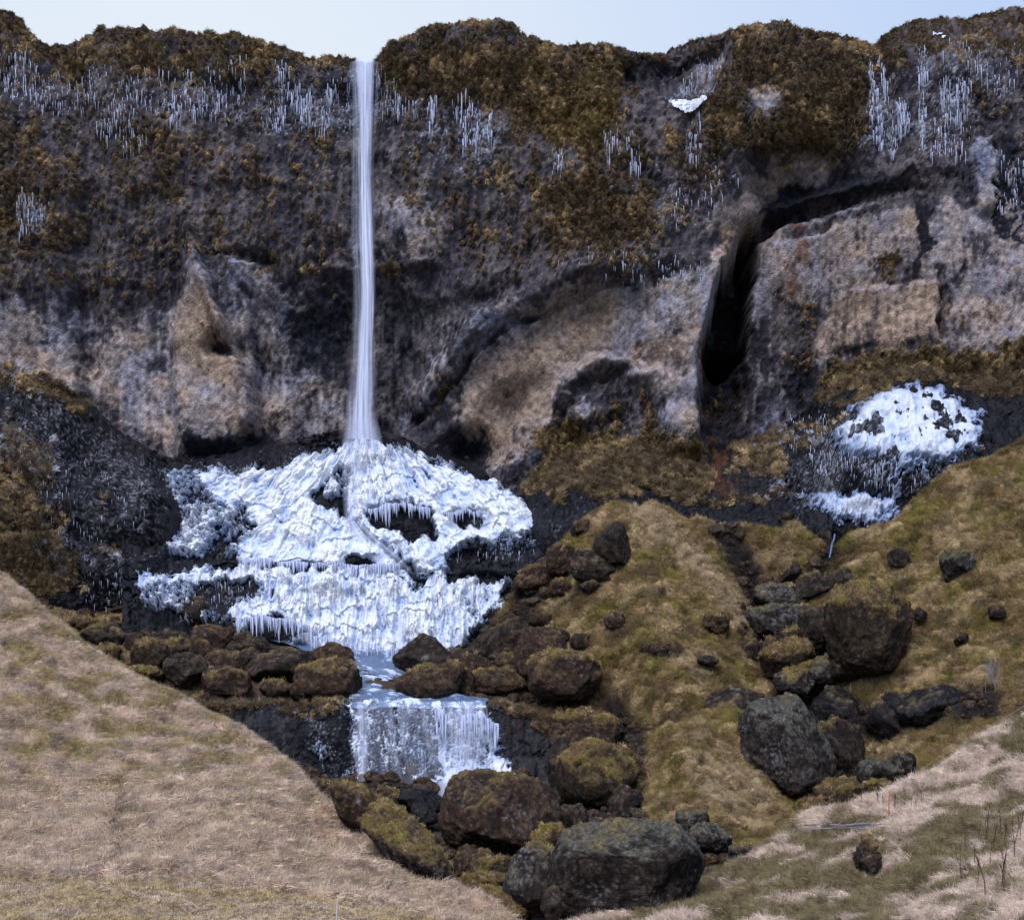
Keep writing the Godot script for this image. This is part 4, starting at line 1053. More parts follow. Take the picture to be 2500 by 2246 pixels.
func rock_row(sv: Survey, amp: float, p: PackedVector3Array, c: PackedColorArray, push: Vector3, layers := 0.0) -> Array:
	for i in p.size():
		var x := p[i].x
		var y := p[i].y
		var wx := n_warp.get_noise_2d(x, y) * 1.1 + n_fine.get_noise_2d(x, y) * 0.35
		var wy := n_warp.get_noise_2d(x + 91.0, y - 37.0) * 1.1 + n_fine.get_noise_2d(x + 55.0, y) * 0.35
		var a := sv.at_a(x + wx, y + wy)
		var b := sv.at_b(x + wx * 0.3, y + wy * 0.3)
		var z := p[i].z + b.a
		var s := x + b.a * 0.8
		var t := y + b.a * 0.35
		var big := n_big.get_noise_2d(x, y)
		var mid := n_mid.get_noise_3d(x, y, z)
		var fine := n_fine.get_noise_3d(x, y, z)
		var grit := n_grit.get_noise_3d(x, y, z)
		var streak := n_streak.get_noise_2d(s * 1.5, t * 0.22)
		var rough := 1.0 - 0.75 * clampf(b.g, 0.0, 1.0)
		var pebble := n_cell.get_noise_3d(x * 1.7, y * 1.7, z * 1.7)
		var pm := ss(0.32, 0.72, a.g + mid * 0.40 + fine * 0.24 + streak * 0.22)
		var calm := rough * (1.0 - 0.45 * pm)
		var out := b.a + amp * (big * 1.3 + (mid * 0.62 + streak * 0.34 + fine * 0.13) * calm + grit * 0.07 * rough - pebble * 0.14 * calm)
		var block := n_block.get_noise_3d(x + wx * 0.5 + fine * 0.4, y * 0.75 + wy * 0.5 + grit * 0.2, z)
		out += amp * block * 0.16 * calm
		# bare rock
		var col := DARK.lerp(MID, ss(-0.35, 0.45, mid * 0.5 + fine * 0.45 + big * 0.3 + streak * 0.35)) * (1.0 + 0.5 * grit)
		var pc := PALE.lerp(COOL, ss(-0.15, 0.35, n_patch.get_noise_2d(s, t * 0.7 + 40.0) + fine * 0.2)).lerp(SAND, clampf(b.g * 0.75 + ss(0.05, 0.5, n_patch.get_noise_2d(s + 70.0, t)) * 0.5, 0.0, 1.0))
		pc *= 0.86 + 0.07 * block + 0.30 * fine + 0.45 * grit + 0.30 * mid + 0.22 * streak
		col = col.lerp(pc, pm)
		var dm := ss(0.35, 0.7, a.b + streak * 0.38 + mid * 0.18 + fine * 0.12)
		col = col.lerp(WET_AND_SHADE * (1.0 + 1.2 * fine + 0.5 * grit), dm)
		var rm := ss(0.4, 0.8, a.a + streak * 0.55 + mid * 0.2)
		col = col.lerp(RUST * (0.7 + 0.8 * fine), rm * 0.8)
		# moss and dead grass
		var tall := n_mid.get_noise_2d(s * 1.3 + 20.0, t * 0.8)
		var mm := ss(0.40, 0.62, a.r + tall * 0.30 + fine * 0.38 + grit * 0.34 + streak * 0.22)
		var mc := MOSS.lerp(OLIVE, clampf(b.b + n_patch.get_noise_2d(s * 0.8, t) * 0.5, 0.0, 1.0)).lerp(STRAW, ss(0.15, 0.6, n_patch.get_noise_2d(s - 50.0, t * 1.2) + fine * 0.4 + b.b * 0.15))
		mc *= 0.75 + 0.8 * fine + 0.6 * grit
		col = col.lerp(mc, mm)
		out += mm * (0.12 + 0.28 * absf(fine) + 0.12 * grit)
		# layered rock: each bed overhangs the one below, and frost lies along the top of each
		var ledge := 0.0
		if layers > 0.0:
			var bed := y * 0.8 + mid * 2.4 + big * 5.0 + fine * 0.35 + 0.05 * x
			var in_bed := fposmod(bed, 1.0)
			out += layers * (0.6 - in_bed) * clampf(0.4 + 1.6 * n_patch.get_noise_2d(x, y), 0.0, 1.3)
			ledge = ss(0.55, 1.0, in_bed) * 0.22 - 0.08
		# frost and thin ice in vertical flecks
		if b.r > 0.02:
			var fl := n_drip.get_noise_2d(s * 3.4, t * 0.85 + 3.0 * mid) * 0.5 + grit * 0.5 + mid * 0.3 + ledge
			var fm := ss(0.0, 0.34, fl - 0.72 + b.r)
			col = col.lerp(FROST * (0.85 + 0.4 * grit), fm)
			out += fm * 0.08
		if y > 50.5:
			p[i].y += (0.55 * mid + 0.30 * fine) * ss(50.5, 52.5, y)
		p[i] += push * out
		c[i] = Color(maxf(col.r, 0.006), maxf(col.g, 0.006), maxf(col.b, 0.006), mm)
	return [p, c]


func build_cliff():
	var sv := survey_cliff()
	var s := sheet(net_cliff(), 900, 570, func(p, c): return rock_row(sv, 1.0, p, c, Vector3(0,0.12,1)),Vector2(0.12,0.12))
	surf["cliff"] = s
	var o := put("cliff", sheet_mesh(s), mats["rock"])
	tag(o, "tall dark tuff cliff with moss above and bare grey rock and caves below", "cliff", "", "structure")
	tufts(s, "hanging_moss", "brown and olive moss and dead grass hanging on the upper cliff face", "moss", hang_meshes, 5, Vector3(0,-0.75,0.25), 0.4, func(p, n, c):
		var k: float = c.a
		if k < 0.45 or n.z < -0.2:
			return [0.0, Color.BLACK, 1.0]
		return [30.0 * k, Color(c.r, c.g, c.b) * 1.15, 0.62])


func build_talus():
	var sl := survey_talus_left()
	var a := sheet(net_talus_left(), 270, 230, func(p, c): return rock_row(sl, 1.15, p, c, Vector3(0,0.45,0.9), 0.35),Vector2(0.12,1))
	surf["talus_left"] = a
	tag(put("talus_slope", sheet_mesh(a), mats["wet"]), "black wet rock slope with frost flecks left of the frozen cascade", "rock slope", "", "structure")
	var sr := survey_talus_right()
	var b := sheet(net_talus_right(), 440, 200, func(p, c): return rock_row(sr, 0.9, p, c, Vector3(0,0.45,0.9), 0.25),Vector2(1,0.12))
	surf["talus_right"] = b
	tag(put("talus_slope", sheet_mesh(b), mats["wet"]), "mossy and wet rock slope at the cliff foot right of the frozen cascade", "rock slope", "", "structure")
	var how := func(p, n, c):
		return [26.0 * c.a if c.a > 0.45 else 0.0, Color(c.r, c.g, c.b) * 1.25, 0.9]
	tufts(a, "hanging_moss", "olive moss cushions on the black slope at the left", "moss", hang_meshes, 6, Vector3(0,-0.3,0.3), 0.8, how)
	tufts(b, "hanging_moss", "olive moss apron under the cliff right of the cascade", "moss", hang_meshes, 7, Vector3(0,-0.3,0.3), 0.8, how)


func build_cascade():
	var sv := survey_cascade()
	var s := sheet(net_cascade(), 380, 250, func(p, c): return rock_row(sv, 0.55, p, c, Vector3(0,0.3,0.95), 0.4))
	surf["cascade"] = s
	tag(put("cascade_rock", sheet_mesh(s), mats["wet"]), "black stepped rock under the frozen cascade", "rock", "", "structure")


func soil_row(p: PackedVector3Array, c: PackedColorArray, amp: float, dark: Color, light: Color) -> Array:
	for i in p.size():
		var q := p[i]
		var mid := n_mid.get_noise_2d(q.x, q.z * 1.2 + q.y)
		var fine := n_fine.get_noise_3d(q.x, q.y, q.z)
		var grit := n_grit.get_noise_3d(q.x, q.y, q.z)
		p[i].y += amp * (n_big.get_noise_2d(q.x * 1.5, q.z * 1.5) * 1.0 + mid * 0.55 + fine * 0.12)
		var col := dark.lerp(light, ss(-0.4, 0.5, mid + fine * 0.5))
		col *= 0.85 + 0.4 * grit
		col.a = 1.0
		c[i] = col
	return [p, c]


func build_shelf_and_step():
	var shelf := sheet(net_shelf(), 220, 130, func(p, c): return soil_row(p, c, 0.5, Color(0.05, 0.038, 0.028), Color(0.17, 0.12, 0.07)))
	surf["shelf"] = shelf
	tag(put("rock_ledge", sheet_mesh(shelf), mats["soil"]), "brown ledge that carries the stream and the left boulder pile", "ledge", "", "structure")
	var sv := survey_step()
	var step := sheet(net_step(), 300, 170, func(p, c): return rock_row(sv, 0.6, p, c, Vector3(0,0.3,1)))
	surf["step"] = step
	tufts(step, "hanging_moss", "brown turf hanging over the top of the bedrock step", "moss", hang_meshes, 9, Vector3(0,-0.3,0.3), 0.8, func(p, n, c): return [30.0 * c.a if c.a > 0.45 else 0.0, Color(c.r, c.g, c.b) * 1.2, 0.9])
	tag(put("rock_step", sheet_mesh(step), mats["step"]), "smooth blue-black bedrock step under the lower fall", "rock step", "", "structure")
	var val := sheet(net_valley(), 160, 120, func(p, c): return soil_row(p, c, 0.6, Color(0.018, 0.016, 0.015), Color(0.05, 0.042, 0.032)))
	surf["valley"] = val
	tag(put("creek_bed", sheet_mesh(val), mats["soil"]), "dark stony bed of the creek between the slopes", "creek bed", "", "structure")
	tufts(shelf, "ledge_grass", "brown grass on the ledge round the left boulder pile", "grass", short_meshes, 8, Vector3(0,0.1,0.4), 0.7, func(p, n, c):
		var k := ss(-0.35, 0.0, n_patch.get_noise_2d(p.x, p.z))
		if p.x > -20.58 and p.x < 1.1 and p.z > 6.0:
			k = 0.0
		return [26.0 * k, Color(0.34, 0.235, 0.12), 1.0])


func hill_color(p: Vector3, which: int) -> Color:
	var a := n_patch.get_noise_2d(p.x * 1.3, p.z * 1.3 - p.y)
	var b := n_mid.get_noise_2d(p.x, p.z - p.y + 33.0)
	var w := p.z * 0.9 - p.y * 0.9
	var e := n_fine.get_noise_2d(p.x * 0.7, w * 0.8)
	if which == 0: # left slope: olive straw above, pale tan below
		var tan := Color(0.80, 0.60, 0.44)
		var olive := Color(0.45, 0.34, 0.15)
		var low := ss(-0.5, -5.5, p.y + b * 2.5)
		var k := clampf(ss(-0.2, 0.3, a + b * 0.6 + e * 0.25) * (1.0 - 0.72 * low), 0.0, 1.0)
		var c := tan.lerp(olive, k * 0.9)
		c = c.lerp(Color(0.46, 0.29, 0.19), ss(0.25, 0.5, n_patch.get_noise_2d(p.x + 80.0, p.z * 2.0)) * 0.5)
		c = c.lerp(Color(0.34, 0.27, 0.25), ss(0.22, 0.4, n_patch.get_noise_2d(p.x * 2.2 - 60.0, p.z * 2.0)) * 0.5)
		# a trodden line down the slope
		if p.z > 43.0 and p.z < 58.0:
			var track := lerpf(-23.27, -21.24, (p.z - 43.0) / 15.0) + 0.5 * n_mid.get_noise_1d(p.z)
			c *= 1.0 - 0.55 * ss(0.35, 0.1, absf(p.x - track))
		return c * (0.92 + 0.5 * e)
	if which == 1: # right hills: moss olive and brown
		var c := Color(0.320, 0.215, 0.100).lerp(Color(0.330, 0.255, 0.075), ss(-0.15, 0.3, a + b * 0.4))
		c = c.lerp(Color(0.630, 0.455, 0.245), ss(-0.05, 0.4, n_patch.get_noise_2d(p.x + 30.0, w * 1.5) + e * 0.4) * 0.85)
		c = c.lerp(Color(0.090, 0.062, 0.040), ss(0.15, 0.42, b + e * 0.5) * 0.75)
		# dark soil of gullies and bare patch, with gully shade painted in
		var q := ground_map.at_a(p.x, p.y)
		c = c.lerp(Color(0.060, 0.048, 0.042), ss(0.3, 0.7, q.b + e * 0.35 + b * 0.3))
		c = c.lerp(Color(0.560, 0.410, 0.250), 0.75 * ss(0.3, 0.7, q.g + e * 0.35))
		return c * (0.9 + 0.8 * e)
	# front right meadow: pale greyish straw with darker olive hollows
	var m := meadow_map.at_a(p.x, p.y)
	a += m.b * 0.7 - m.g * 0.35
	var c2 := Color(0.80, 0.62, 0.49).lerp(Color(0.270, 0.210, 0.110), ss(-0.10, 0.20, a + b * 0.6))
	return c2 * (0.9 + 0.5 * e)


func hill_row(p: PackedVector3Array, c: PackedColorArray, which: int, amp: float) -> Array:
	for i in p.size():
		var q := p[i]
		var mid := n_mid.get_noise_2d(q.x, q.z)
		var fine := n_fine.get_noise_2d(q.x, q.z)
		var hum := absf(n_mid.get_noise_2d(q.x * 1.7 + 9.0, q.z * 1.7))
		p[i].y += -0.3 + amp * (n_big.get_noise_2d(q.x * 1.6, q.z * 1.6) * 1.1 + mid * 0.6 - hum * 0.5 + fine * 0.14)
		if which == 1: # little steps that run along the slope
			var step := n_fine.get_noise_2d(q.x * 0.32, q.y * 1.0 - q.z * 0.25)
			p[i] += Vector3(0,0.2,0.38) * step
		var col := hill_color(q, which) * (0.6 if which != 1 else 0.45)
		col.a = 1.0
		c[i] = col
	return [p, c]


func build_hills():
	var a := sheet(net_hill_left(), 260, 260, func(p, c): return hill_row(p, c, 0, 0.55),Vector2(0.12,1))
	surf["hill_left"] = a
	tag(put("grass_slope", sheet_mesh(a), mats["soil"]), "tan grass slope falling from the left to a mown field", "hillside", "", "structure")
	ground_map = survey_hill()
	meadow_map = survey_meadow()
	var b := sheet(net_hill_right(), 340, 270, func(p, c): return hill_row(p, c, 1, 1.0),Vector2(1,0.12))
	surf["hill_right"] = b
	tag(put("grass_slope", sheet_mesh(b), mats["soil"]), "olive brown mossy hills and gully at the right", "hillside", "", "structure")
	var d := sheet(net_hill_front(), 260, 180, func(p, c): return hill_row(p, c, 2, 0.6),Vector2(1,0.12))
	surf["hill_front"] = d
	tag(put("grass_slope", sheet_mesh(d), mats["soil"]), "pale dry meadow slope in the lower right corner", "hillside", "", "structure")
	tufts(a, "dry_grass", "long tan dead grass lying on the left slope", "grass", tuft_meshes, 31, Vector3(0.55,-0.15,0.55), 0.55, func(p, n, c):
		if p.z > 60.5 + 0.6 * n_mid.get_noise_1d(p.x * 2.0):
			return [0.0, Color.BLACK, 1.0]
		var thick := ss(-1.0, -4.5, p.y)
		return [32.0, hill_color(p, 0), 0.75 + 0.5 * thick])
	tufts(a, "mown_grass", "short mown grass of the field at the lower left", "grass", short_meshes, 32, Vector3(0.1,0.2,0.1), 0.8, func(p, n, c):
		if p.z < 60.0:
			return [0.0, Color.BLACK, 1.0]
		var k := ss(-0.3, 0.3, n_patch.get_noise_2d(p.x * 0.5, p.z * 2.5))
		return [34.0, Color(0.50, 0.37, 0.18).lerp(Color(0.60, 0.46, 0.32), k), 0.75])
	tufts(b, "hill_grass", "olive and brown grass and moss covering the right hills", "grass", tuft_meshes, 33, Vector3(0.0,-0.2,0.5), 0.7, func(p, n, c):
		var hc := hill_color(p, 1)
		return [30.0 if hc.r > 0.085 else 8.0, hc, 0.72])
	tufts(d, "meadow_grass", "pale grey straw grass of the front right meadow", "grass", tuft_meshes, 34, Vector3(-0.5,0.0,0.45), 0.6, func(p, n, c):
		return [38.0, hill_color(p, 2), 1.0])


# broken stones too small to tell one by one, lying in the gullies and the creek
func rubble(s: Surf, called: String, label: String, seed_: int, how: Callable) -> void:
	var where := [[], [], []]
	var tint := [PackedColorArray(), PackedColorArray(), PackedColorArray()]
	for j in s.nv - 1:
		for i in s.nu - 1:
			var a := j * s.nu + i
			var want: float = how.call(s.v[a], s.n[a]) * (s.v[a + 1] - s.v[a]).cross(s.v[a + s.nu] - s.v[a]).length()
			var q := seed_ * 997 + a * 8
			if rnd(q) > want:
				continue
			var k := a % 3
			var r := 0.12 + 0.42 * pow(rnd(q + 1), 2.5)
			var b := Basis(Vector3(rnd(q + 2) - 0.5, rnd(q + 3) + 0.2, rnd(q + 4) - 0.5).normalized(), TAU * rnd(q + 5)).scaled(Vector3(r * (0.8 + 0.5 * rnd(q + 6)), r * 0.8, r))
			where[k].append(Transform3D(b, s.v[a] + s.n[a] * r * 0.25))
			var g := 0.7 + 0.6 * rnd(q + 7)
			tint[k].append(Color(g, g, g))
	for k in 3:
		if where[k].size():
			tag(multi(called, pebbles[k], mats["stone"], where[k], tint[k]), label, "rubble", "", "stuff")


var pebbles := []


func build_rubble():
	for k in 3:
		stones.append([Vector3(k * 9.0,0,0),Vector3.ONE, 0.0, "brown" if k else "dark", 0.12, ""])
		var g := shape_boulder(stones.size() - 1)
		pebbles.append(array_mesh(g[0], g[1], g[2], g[3]))
	stones.clear()
	rubble(surf["hill_right"], "rubble", "loose dark stones in the gullies of the right hills", 71, func(p, n):
		return 1.5 * ss(0.35, 0.8, ground_map.at_a(p.x, p.y).b) + (0.02 if n_patch.get_noise_2d(p.x, p.z) > 0.1 else 0.0))
	rubble(surf["valley"], "rubble", "loose dark stones along the bed of the lower creek", 72, func(p, n): return 1.6)
	rubble(surf["shelf"], "rubble", "small stones on the ledge round the left boulder pile", 73, func(p, n):
		return 0.9 if p.x < -20.58 and p.z > 8.0 or p.x > -3.31 else 0.0)


func ground_sheet():
	var pm := PlaneMesh.new()
	pm.size = Vector2(3000,3000)
	pm.material = null
	var m := StandardMaterial3D.new()
	m.albedo_color = Color(0.13, 0.105, 0.06).linear_to_srgb()
	m.roughness = 0.95
	var o := put("ground", pm, m)
	o.position = Vector3(0,-16.0,0)
	tag(o, "flat grassland round the foot of the slopes", "ground", "", "structure")


# ---------------------------------------------------------------- ice
func ice_row(sv: Survey, p: PackedVector3Array, c: PackedColorArray, thick: float, lump: float, ragged: float, fan := Vector3.ZERO, dim := 0.0, swell := 0.58) -> Array:
	for i in p.size():
		var x := p[i].x
		var y := p[i].y
		var z := p[i].z
		var wx := n_warp.get_noise_2d(x * 1.6, y * 1.6) * 0.6 + n_fine.get_noise_2d(x, y) * 0.22
		var wy := n_warp.get_noise_2d(x * 1.6 + 91.0, y * 1.6) * 0.6
		var b := sv.at_b(x + wx, y + wy)
		var cover := b.b
		var rag := ragged + 0.75 * (1.0 - ss(0.45, 0.95, cover))
		if cover < 0.04:
			c[i] = Color(0.1, 0.1, 0.1, 0.0)
			continue
		var big := n_big.get_noise_2d(x, y)
		var mid := n_mid.get_noise_3d(x, y, z)
		var fine := n_fine.get_noise_3d(x, y, z)
		var grit := n_grit.get_noise_3d(x, y, z)
		var base := b.a + swell * (big * 1.3 + mid * 0.8) + (0.25 if dim > 0.0 else 0.0)
		# ice flows straight down, or fans out from the foot of the fall
		var sx := x
		var sy := y
		if fan.z > 0.0:
			var dy := maxf(fan.y - y + 2.5, 0.3)
			sx = atan2(x - fan.x, dy) * fan.z
			sy = -Vector2(x - fan.x,dy).length()
		sx += wx * 0.25
		var d0 := -n_drip.get_noise_2d(sx * 0.55, sy * 0.09)
		var d1 := -n_drip.get_noise_2d(sx * 1.7, sy * 0.16 + 9.0)
		var d2 := -n_drip.get_noise_2d(sx * 3.2 + 17.0, sy * 0.42)
		var l1 := -n_blob.get_noise_2d(sx * 1.6, sy * 0.85) - 0.55
		var l2 := -n_blob.get_noise_2d(sx * 2.8 + 40.0, sy * 1.3) - 0.55
		d0 += 0.4
		d1 += 0.4
		d2 += 0.4
		var loose := 1.3 - clampf(cover, 0.0, 1.0)
		var edge := cover * 1.25 - 0.58 + (mid * 0.30 + d1 * 0.16 + l1 * 0.22 + fine * 0.16) * loose + rag * 0.5 * (d2 * 0.4 + fine * 0.6 + grit * 0.7 + l2 * 0.5)
		var on := ss(-0.02, 0.34, edge)
		var tier := fposmod((-sy if fan.z > 0.0 else -y) * 0.42 + mid * 0.7 + d0 * 0.35 + n_patch.get_noise_2d(sx * 0.8, sy * 0.6) * 1.2, 1.0)
		tier = tier * ss(1.0, 0.93, tier)
		var t := on * thick * (0.42 + 0.22 * tier + 0.50 * d0 + 0.46 * d1 * (1.1 - lump) + lump * (0.75 * l1 + 0.22 * l2) + 0.12 * d2 + 0.04 * fine)
		p[i] += Vector3(0,0.25,0.95) * (base + maxf(t, -0.05) + (0.06 if edge > 0.0 else -0.12))
		var clear := ss(0.0, 0.30, edge + grit * 0.08)
		var groove_shade := ss(0.30, -0.35, l1 * 0.5 + l2 * 0.3 + d2 * 0.15 + d1 * 0.3 + mid * 0.3 + d0 * 0.25 + (tier - 0.45) * 0.3)  # blue of thick ice, plus groove shade painted into the colour
		var col := Color(0.78, 0.80, 0.83).lerp(Color(0.34, 0.47, 0.71), clampf(groove_shade * 0.7 + (1.0 - clear) * 0.5, 0.0, 1.0))
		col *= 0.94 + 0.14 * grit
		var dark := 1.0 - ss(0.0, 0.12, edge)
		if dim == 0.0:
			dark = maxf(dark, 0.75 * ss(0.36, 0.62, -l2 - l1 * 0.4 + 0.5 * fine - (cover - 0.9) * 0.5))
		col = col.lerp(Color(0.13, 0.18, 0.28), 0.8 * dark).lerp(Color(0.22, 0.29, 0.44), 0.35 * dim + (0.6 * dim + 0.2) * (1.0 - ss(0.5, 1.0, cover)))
		col.a = 1.0 if edge > -0.02 else 0.0
		c[i] = col
	return [p, c]


func build_ice():
	var sv := survey_cascade()
	var net := net_cascade()
	var fan := Vector3(-11.56,23.04,3.0)
	fan.z = 6.0
	var up := net.slice(0, 7)
	var low := net.slice(6, 11)
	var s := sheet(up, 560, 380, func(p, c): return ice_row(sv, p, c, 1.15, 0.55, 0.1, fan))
	surf["ice_up"] = s
	tag(put("frozen_cascade", sheet_mesh(s, true), mats["ice"]), "broad white ice cone under the waterfall, upper tier above the dark ledge", "ice")
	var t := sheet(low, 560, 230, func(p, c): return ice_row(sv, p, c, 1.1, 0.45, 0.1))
	surf["ice_low"] = t
	tag(put("frozen_cascade", sheet_mesh(t, true), mats["ice"]), "lower tier of white ice curtains between the dark ledge and the pool", "ice")
	var sp := survey_step()
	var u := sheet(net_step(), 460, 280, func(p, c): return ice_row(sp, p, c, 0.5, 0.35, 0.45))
	surf["ice_step"] = u
	tag(put("frozen_fall", sheet_mesh(u, true), mats["ice"]), "ice coating the lower fall on the bedrock step", "ice")
	var sr := survey_talus_right()
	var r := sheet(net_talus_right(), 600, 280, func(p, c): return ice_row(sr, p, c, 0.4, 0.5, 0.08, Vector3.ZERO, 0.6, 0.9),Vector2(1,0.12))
	surf["ice_right"] = r
	tag(put("frost_dome", sheet_mesh(r, true), mats["ice"]), "pale blue frosted ice dome at the cliff foot on the right", "ice")
	var f := facing(surf["cliff"], 0.2)
	snow(f, PackedVector2Array([Vector2(12.08,49.17),Vector2(12.96,49.09),Vector2(13.83,49.13),Vector2(15.02,49.21),Vector2(14.54,48.65),Vector2(13.99,48.34),Vector2(13.51,48.26),Vector2(12.88,48.53)]), "patch of white snow lying in the niche high on the cliff")
	snow(f, PackedVector2Array([Vector2(33.39,55.55),Vector2(33.96,55.75),Vector2(34.76,55.71),Vector2(34.44,55.51),Vector2(33.72,55.47)]), "tiny streak of snow on the clifftop grass at the right")


func snow(face: Dictionary, ring: PackedVector2Array, label: String) -> void:
	var box := Rect2(ring[0], Vector2.ZERO)
	for q in ring:
		box = box.expand(q)
	box = box.grow(0.2)
	var s := Surf.new()
	s.nu = int(box.size.x / 0.1) + 1
	s.nv = int(box.size.y / 0.1) + 1
	for j in s.nv:
		for i in s.nu:
			var q := Vector2(box.position.x + i * 0.1,box.end.y - j * 0.1)
			var near := -9.0
			var sum := 0.0
			for k in 9:
				var z := front_z(face, q.x + (k % 3 - 1) * 0.25, q.y + (int(k / 3.0) - 1) * 0.25)
				if z > -50.0:
					near = maxf(near, z)
					sum += 1.0
			var wob := q + Vector2(n_fine.get_noise_2d(q.x, q.y), n_fine.get_noise_2d(q.x + 9.0, q.y)) * 0.15
			s.v.append(Vector3(q.x, q.y, near + 0.12 + 0.1 * n_fine.get_noise_2d(q.x * 0.6, q.y * 0.6)))
			s.c.append(Color(0.70, 0.74, 0.80, 1.0 if Geometry2D.is_point_in_polygon(wob, ring) and sum > 0.0 else 0.0))
	normals(s)
	tag(put("snow_patch", sheet_mesh(s, true, 4), mats["ice"]), label, "snow")


# ---------------------------------------------------------------- water
# a silky veil: vertical strips between two edges, each row a level; strength of each part by streaks
func veil(called: String, label: String, left: PackedVector3Array, right: PackedVector3Array, dense: Array, across: int, along: int, layers: int, streak: float, seed_: float, gap := 0.35) -> void:
	var o := thing(called, left[0].lerp(right[0], 0.5), label, "waterfall")
	var org := o.position
	for l in layers:
		var v := PackedVector3Array()
		var nn := PackedVector3Array()
		var c := PackedColorArray()
		var idx := PackedInt32Array()
		for j in along + 1:
			var f := float(j) / along * (left.size() - 1)
			var k := mini(int(f), left.size() - 2)
			var a := left[k].cubic_interpolate(left[k + 1], left[maxi(k - 1, 0)], left[mini(k + 2, left.size() - 1)], f - k)
			var b := right[k].cubic_interpolate(right[k + 1], right[maxi(k - 1, 0)], right[mini(k + 2, left.size() - 1)], f - k)
			var dn: float = lerpf(dense[k], dense[k + 1], f - k)
			for i in across + 1:
				var s := float(i) / across
				var p := a.lerp(b, s)
				p.x += 0.10 * n_mid.get_noise_2d(s * 9.0 + l * 20.0, p.y * 0.35 + seed_)
				p.z += (l - (layers - 1) * 0.5) * gap + 0.6 * gap * n_mid.get_noise_2d(s * 14.0 + l * 31.0, p.y * 0.2) + sin(s * PI) * gap * 1.2
				var n1 := n_drip.get_noise_2d(s * streak * 0.45 + l * 13.7 + seed_ * 7.0 + p.y * 0.02, p.y * 0.04)
				var n2 := n_mid.get_noise_2d(s * streak * 1.3 + l * 5.0, p.y * 0.45 + seed_)
				var edge := pow(sin(clampf(s + 0.08 * n_mid.get_noise_2d(p.y * 0.6, l * 9.0), 0.0, 1.0) * PI), 0.7)
				var al := clampf(dn * edge * (0.45 + 0.5 * n1 + 0.55 * n2), 0.0, 0.92)
				v.append(p - org)
				nn.append(Vector3((s - 0.5) * 0.9, 0.35, 1).normalized())
				c.append(Color(0.86, 0.88, 0.94, al))
		for j in along:
			for i in across:
				var q := j * (across + 1) + i
				idx.append_array(PackedInt32Array([q, q + 1, q + across + 1, q + 1, q + across + 2, q + across + 1]))
		put("water_sheet", array_mesh(v, nn, c, idx), mats["veil"], o)


func stream(called: String, label: String, left: PackedVector3Array, right: PackedVector3Array, frost: float, across: int, along: int, lift: float) -> void:
	var s := Surf.new()
	s.nu = across + 1
	s.nv = along + 1
	for j in s.nv:
		var f := float(j) / along * (left.size() - 1)
		var k := mini(int(f), left.size() - 2)
		var a := left[k].cubic_interpolate(left[k + 1], left[maxi(k - 1, 0)], left[mini(k + 2, left.size() - 1)], f - k)
		var b := right[k].cubic_interpolate(right[k + 1], right[maxi(k - 1, 0)], right[mini(k + 2, left.size() - 1)], f - k)
		for i in s.nu:
			var p := a.lerp(b, float(i) / across)
			var w := n_mid.get_noise_2d(p.x * 0.9 + p.z * 0.5, p.z * 1.6)
			var g := n_fine.get_noise_2d(p.x * 0.5 + p.z * 0.3, p.z * 1.1 - p.x * 0.3)
			p.y += lift + 0.22 * w + 0.10 * g
			var m := ss(0.0, 0.35, w * 0.7 + g * 0.6 + frost)
			var col := Color(0.10, 0.15, 0.24).lerp(Color(0.60, 0.70, 0.86), m)
			s.v.append(p)
			s.c.append(col)
	normals(s)
	tag(put(called, sheet_mesh(s), mats["pool"]), label, "water", "", "structure")


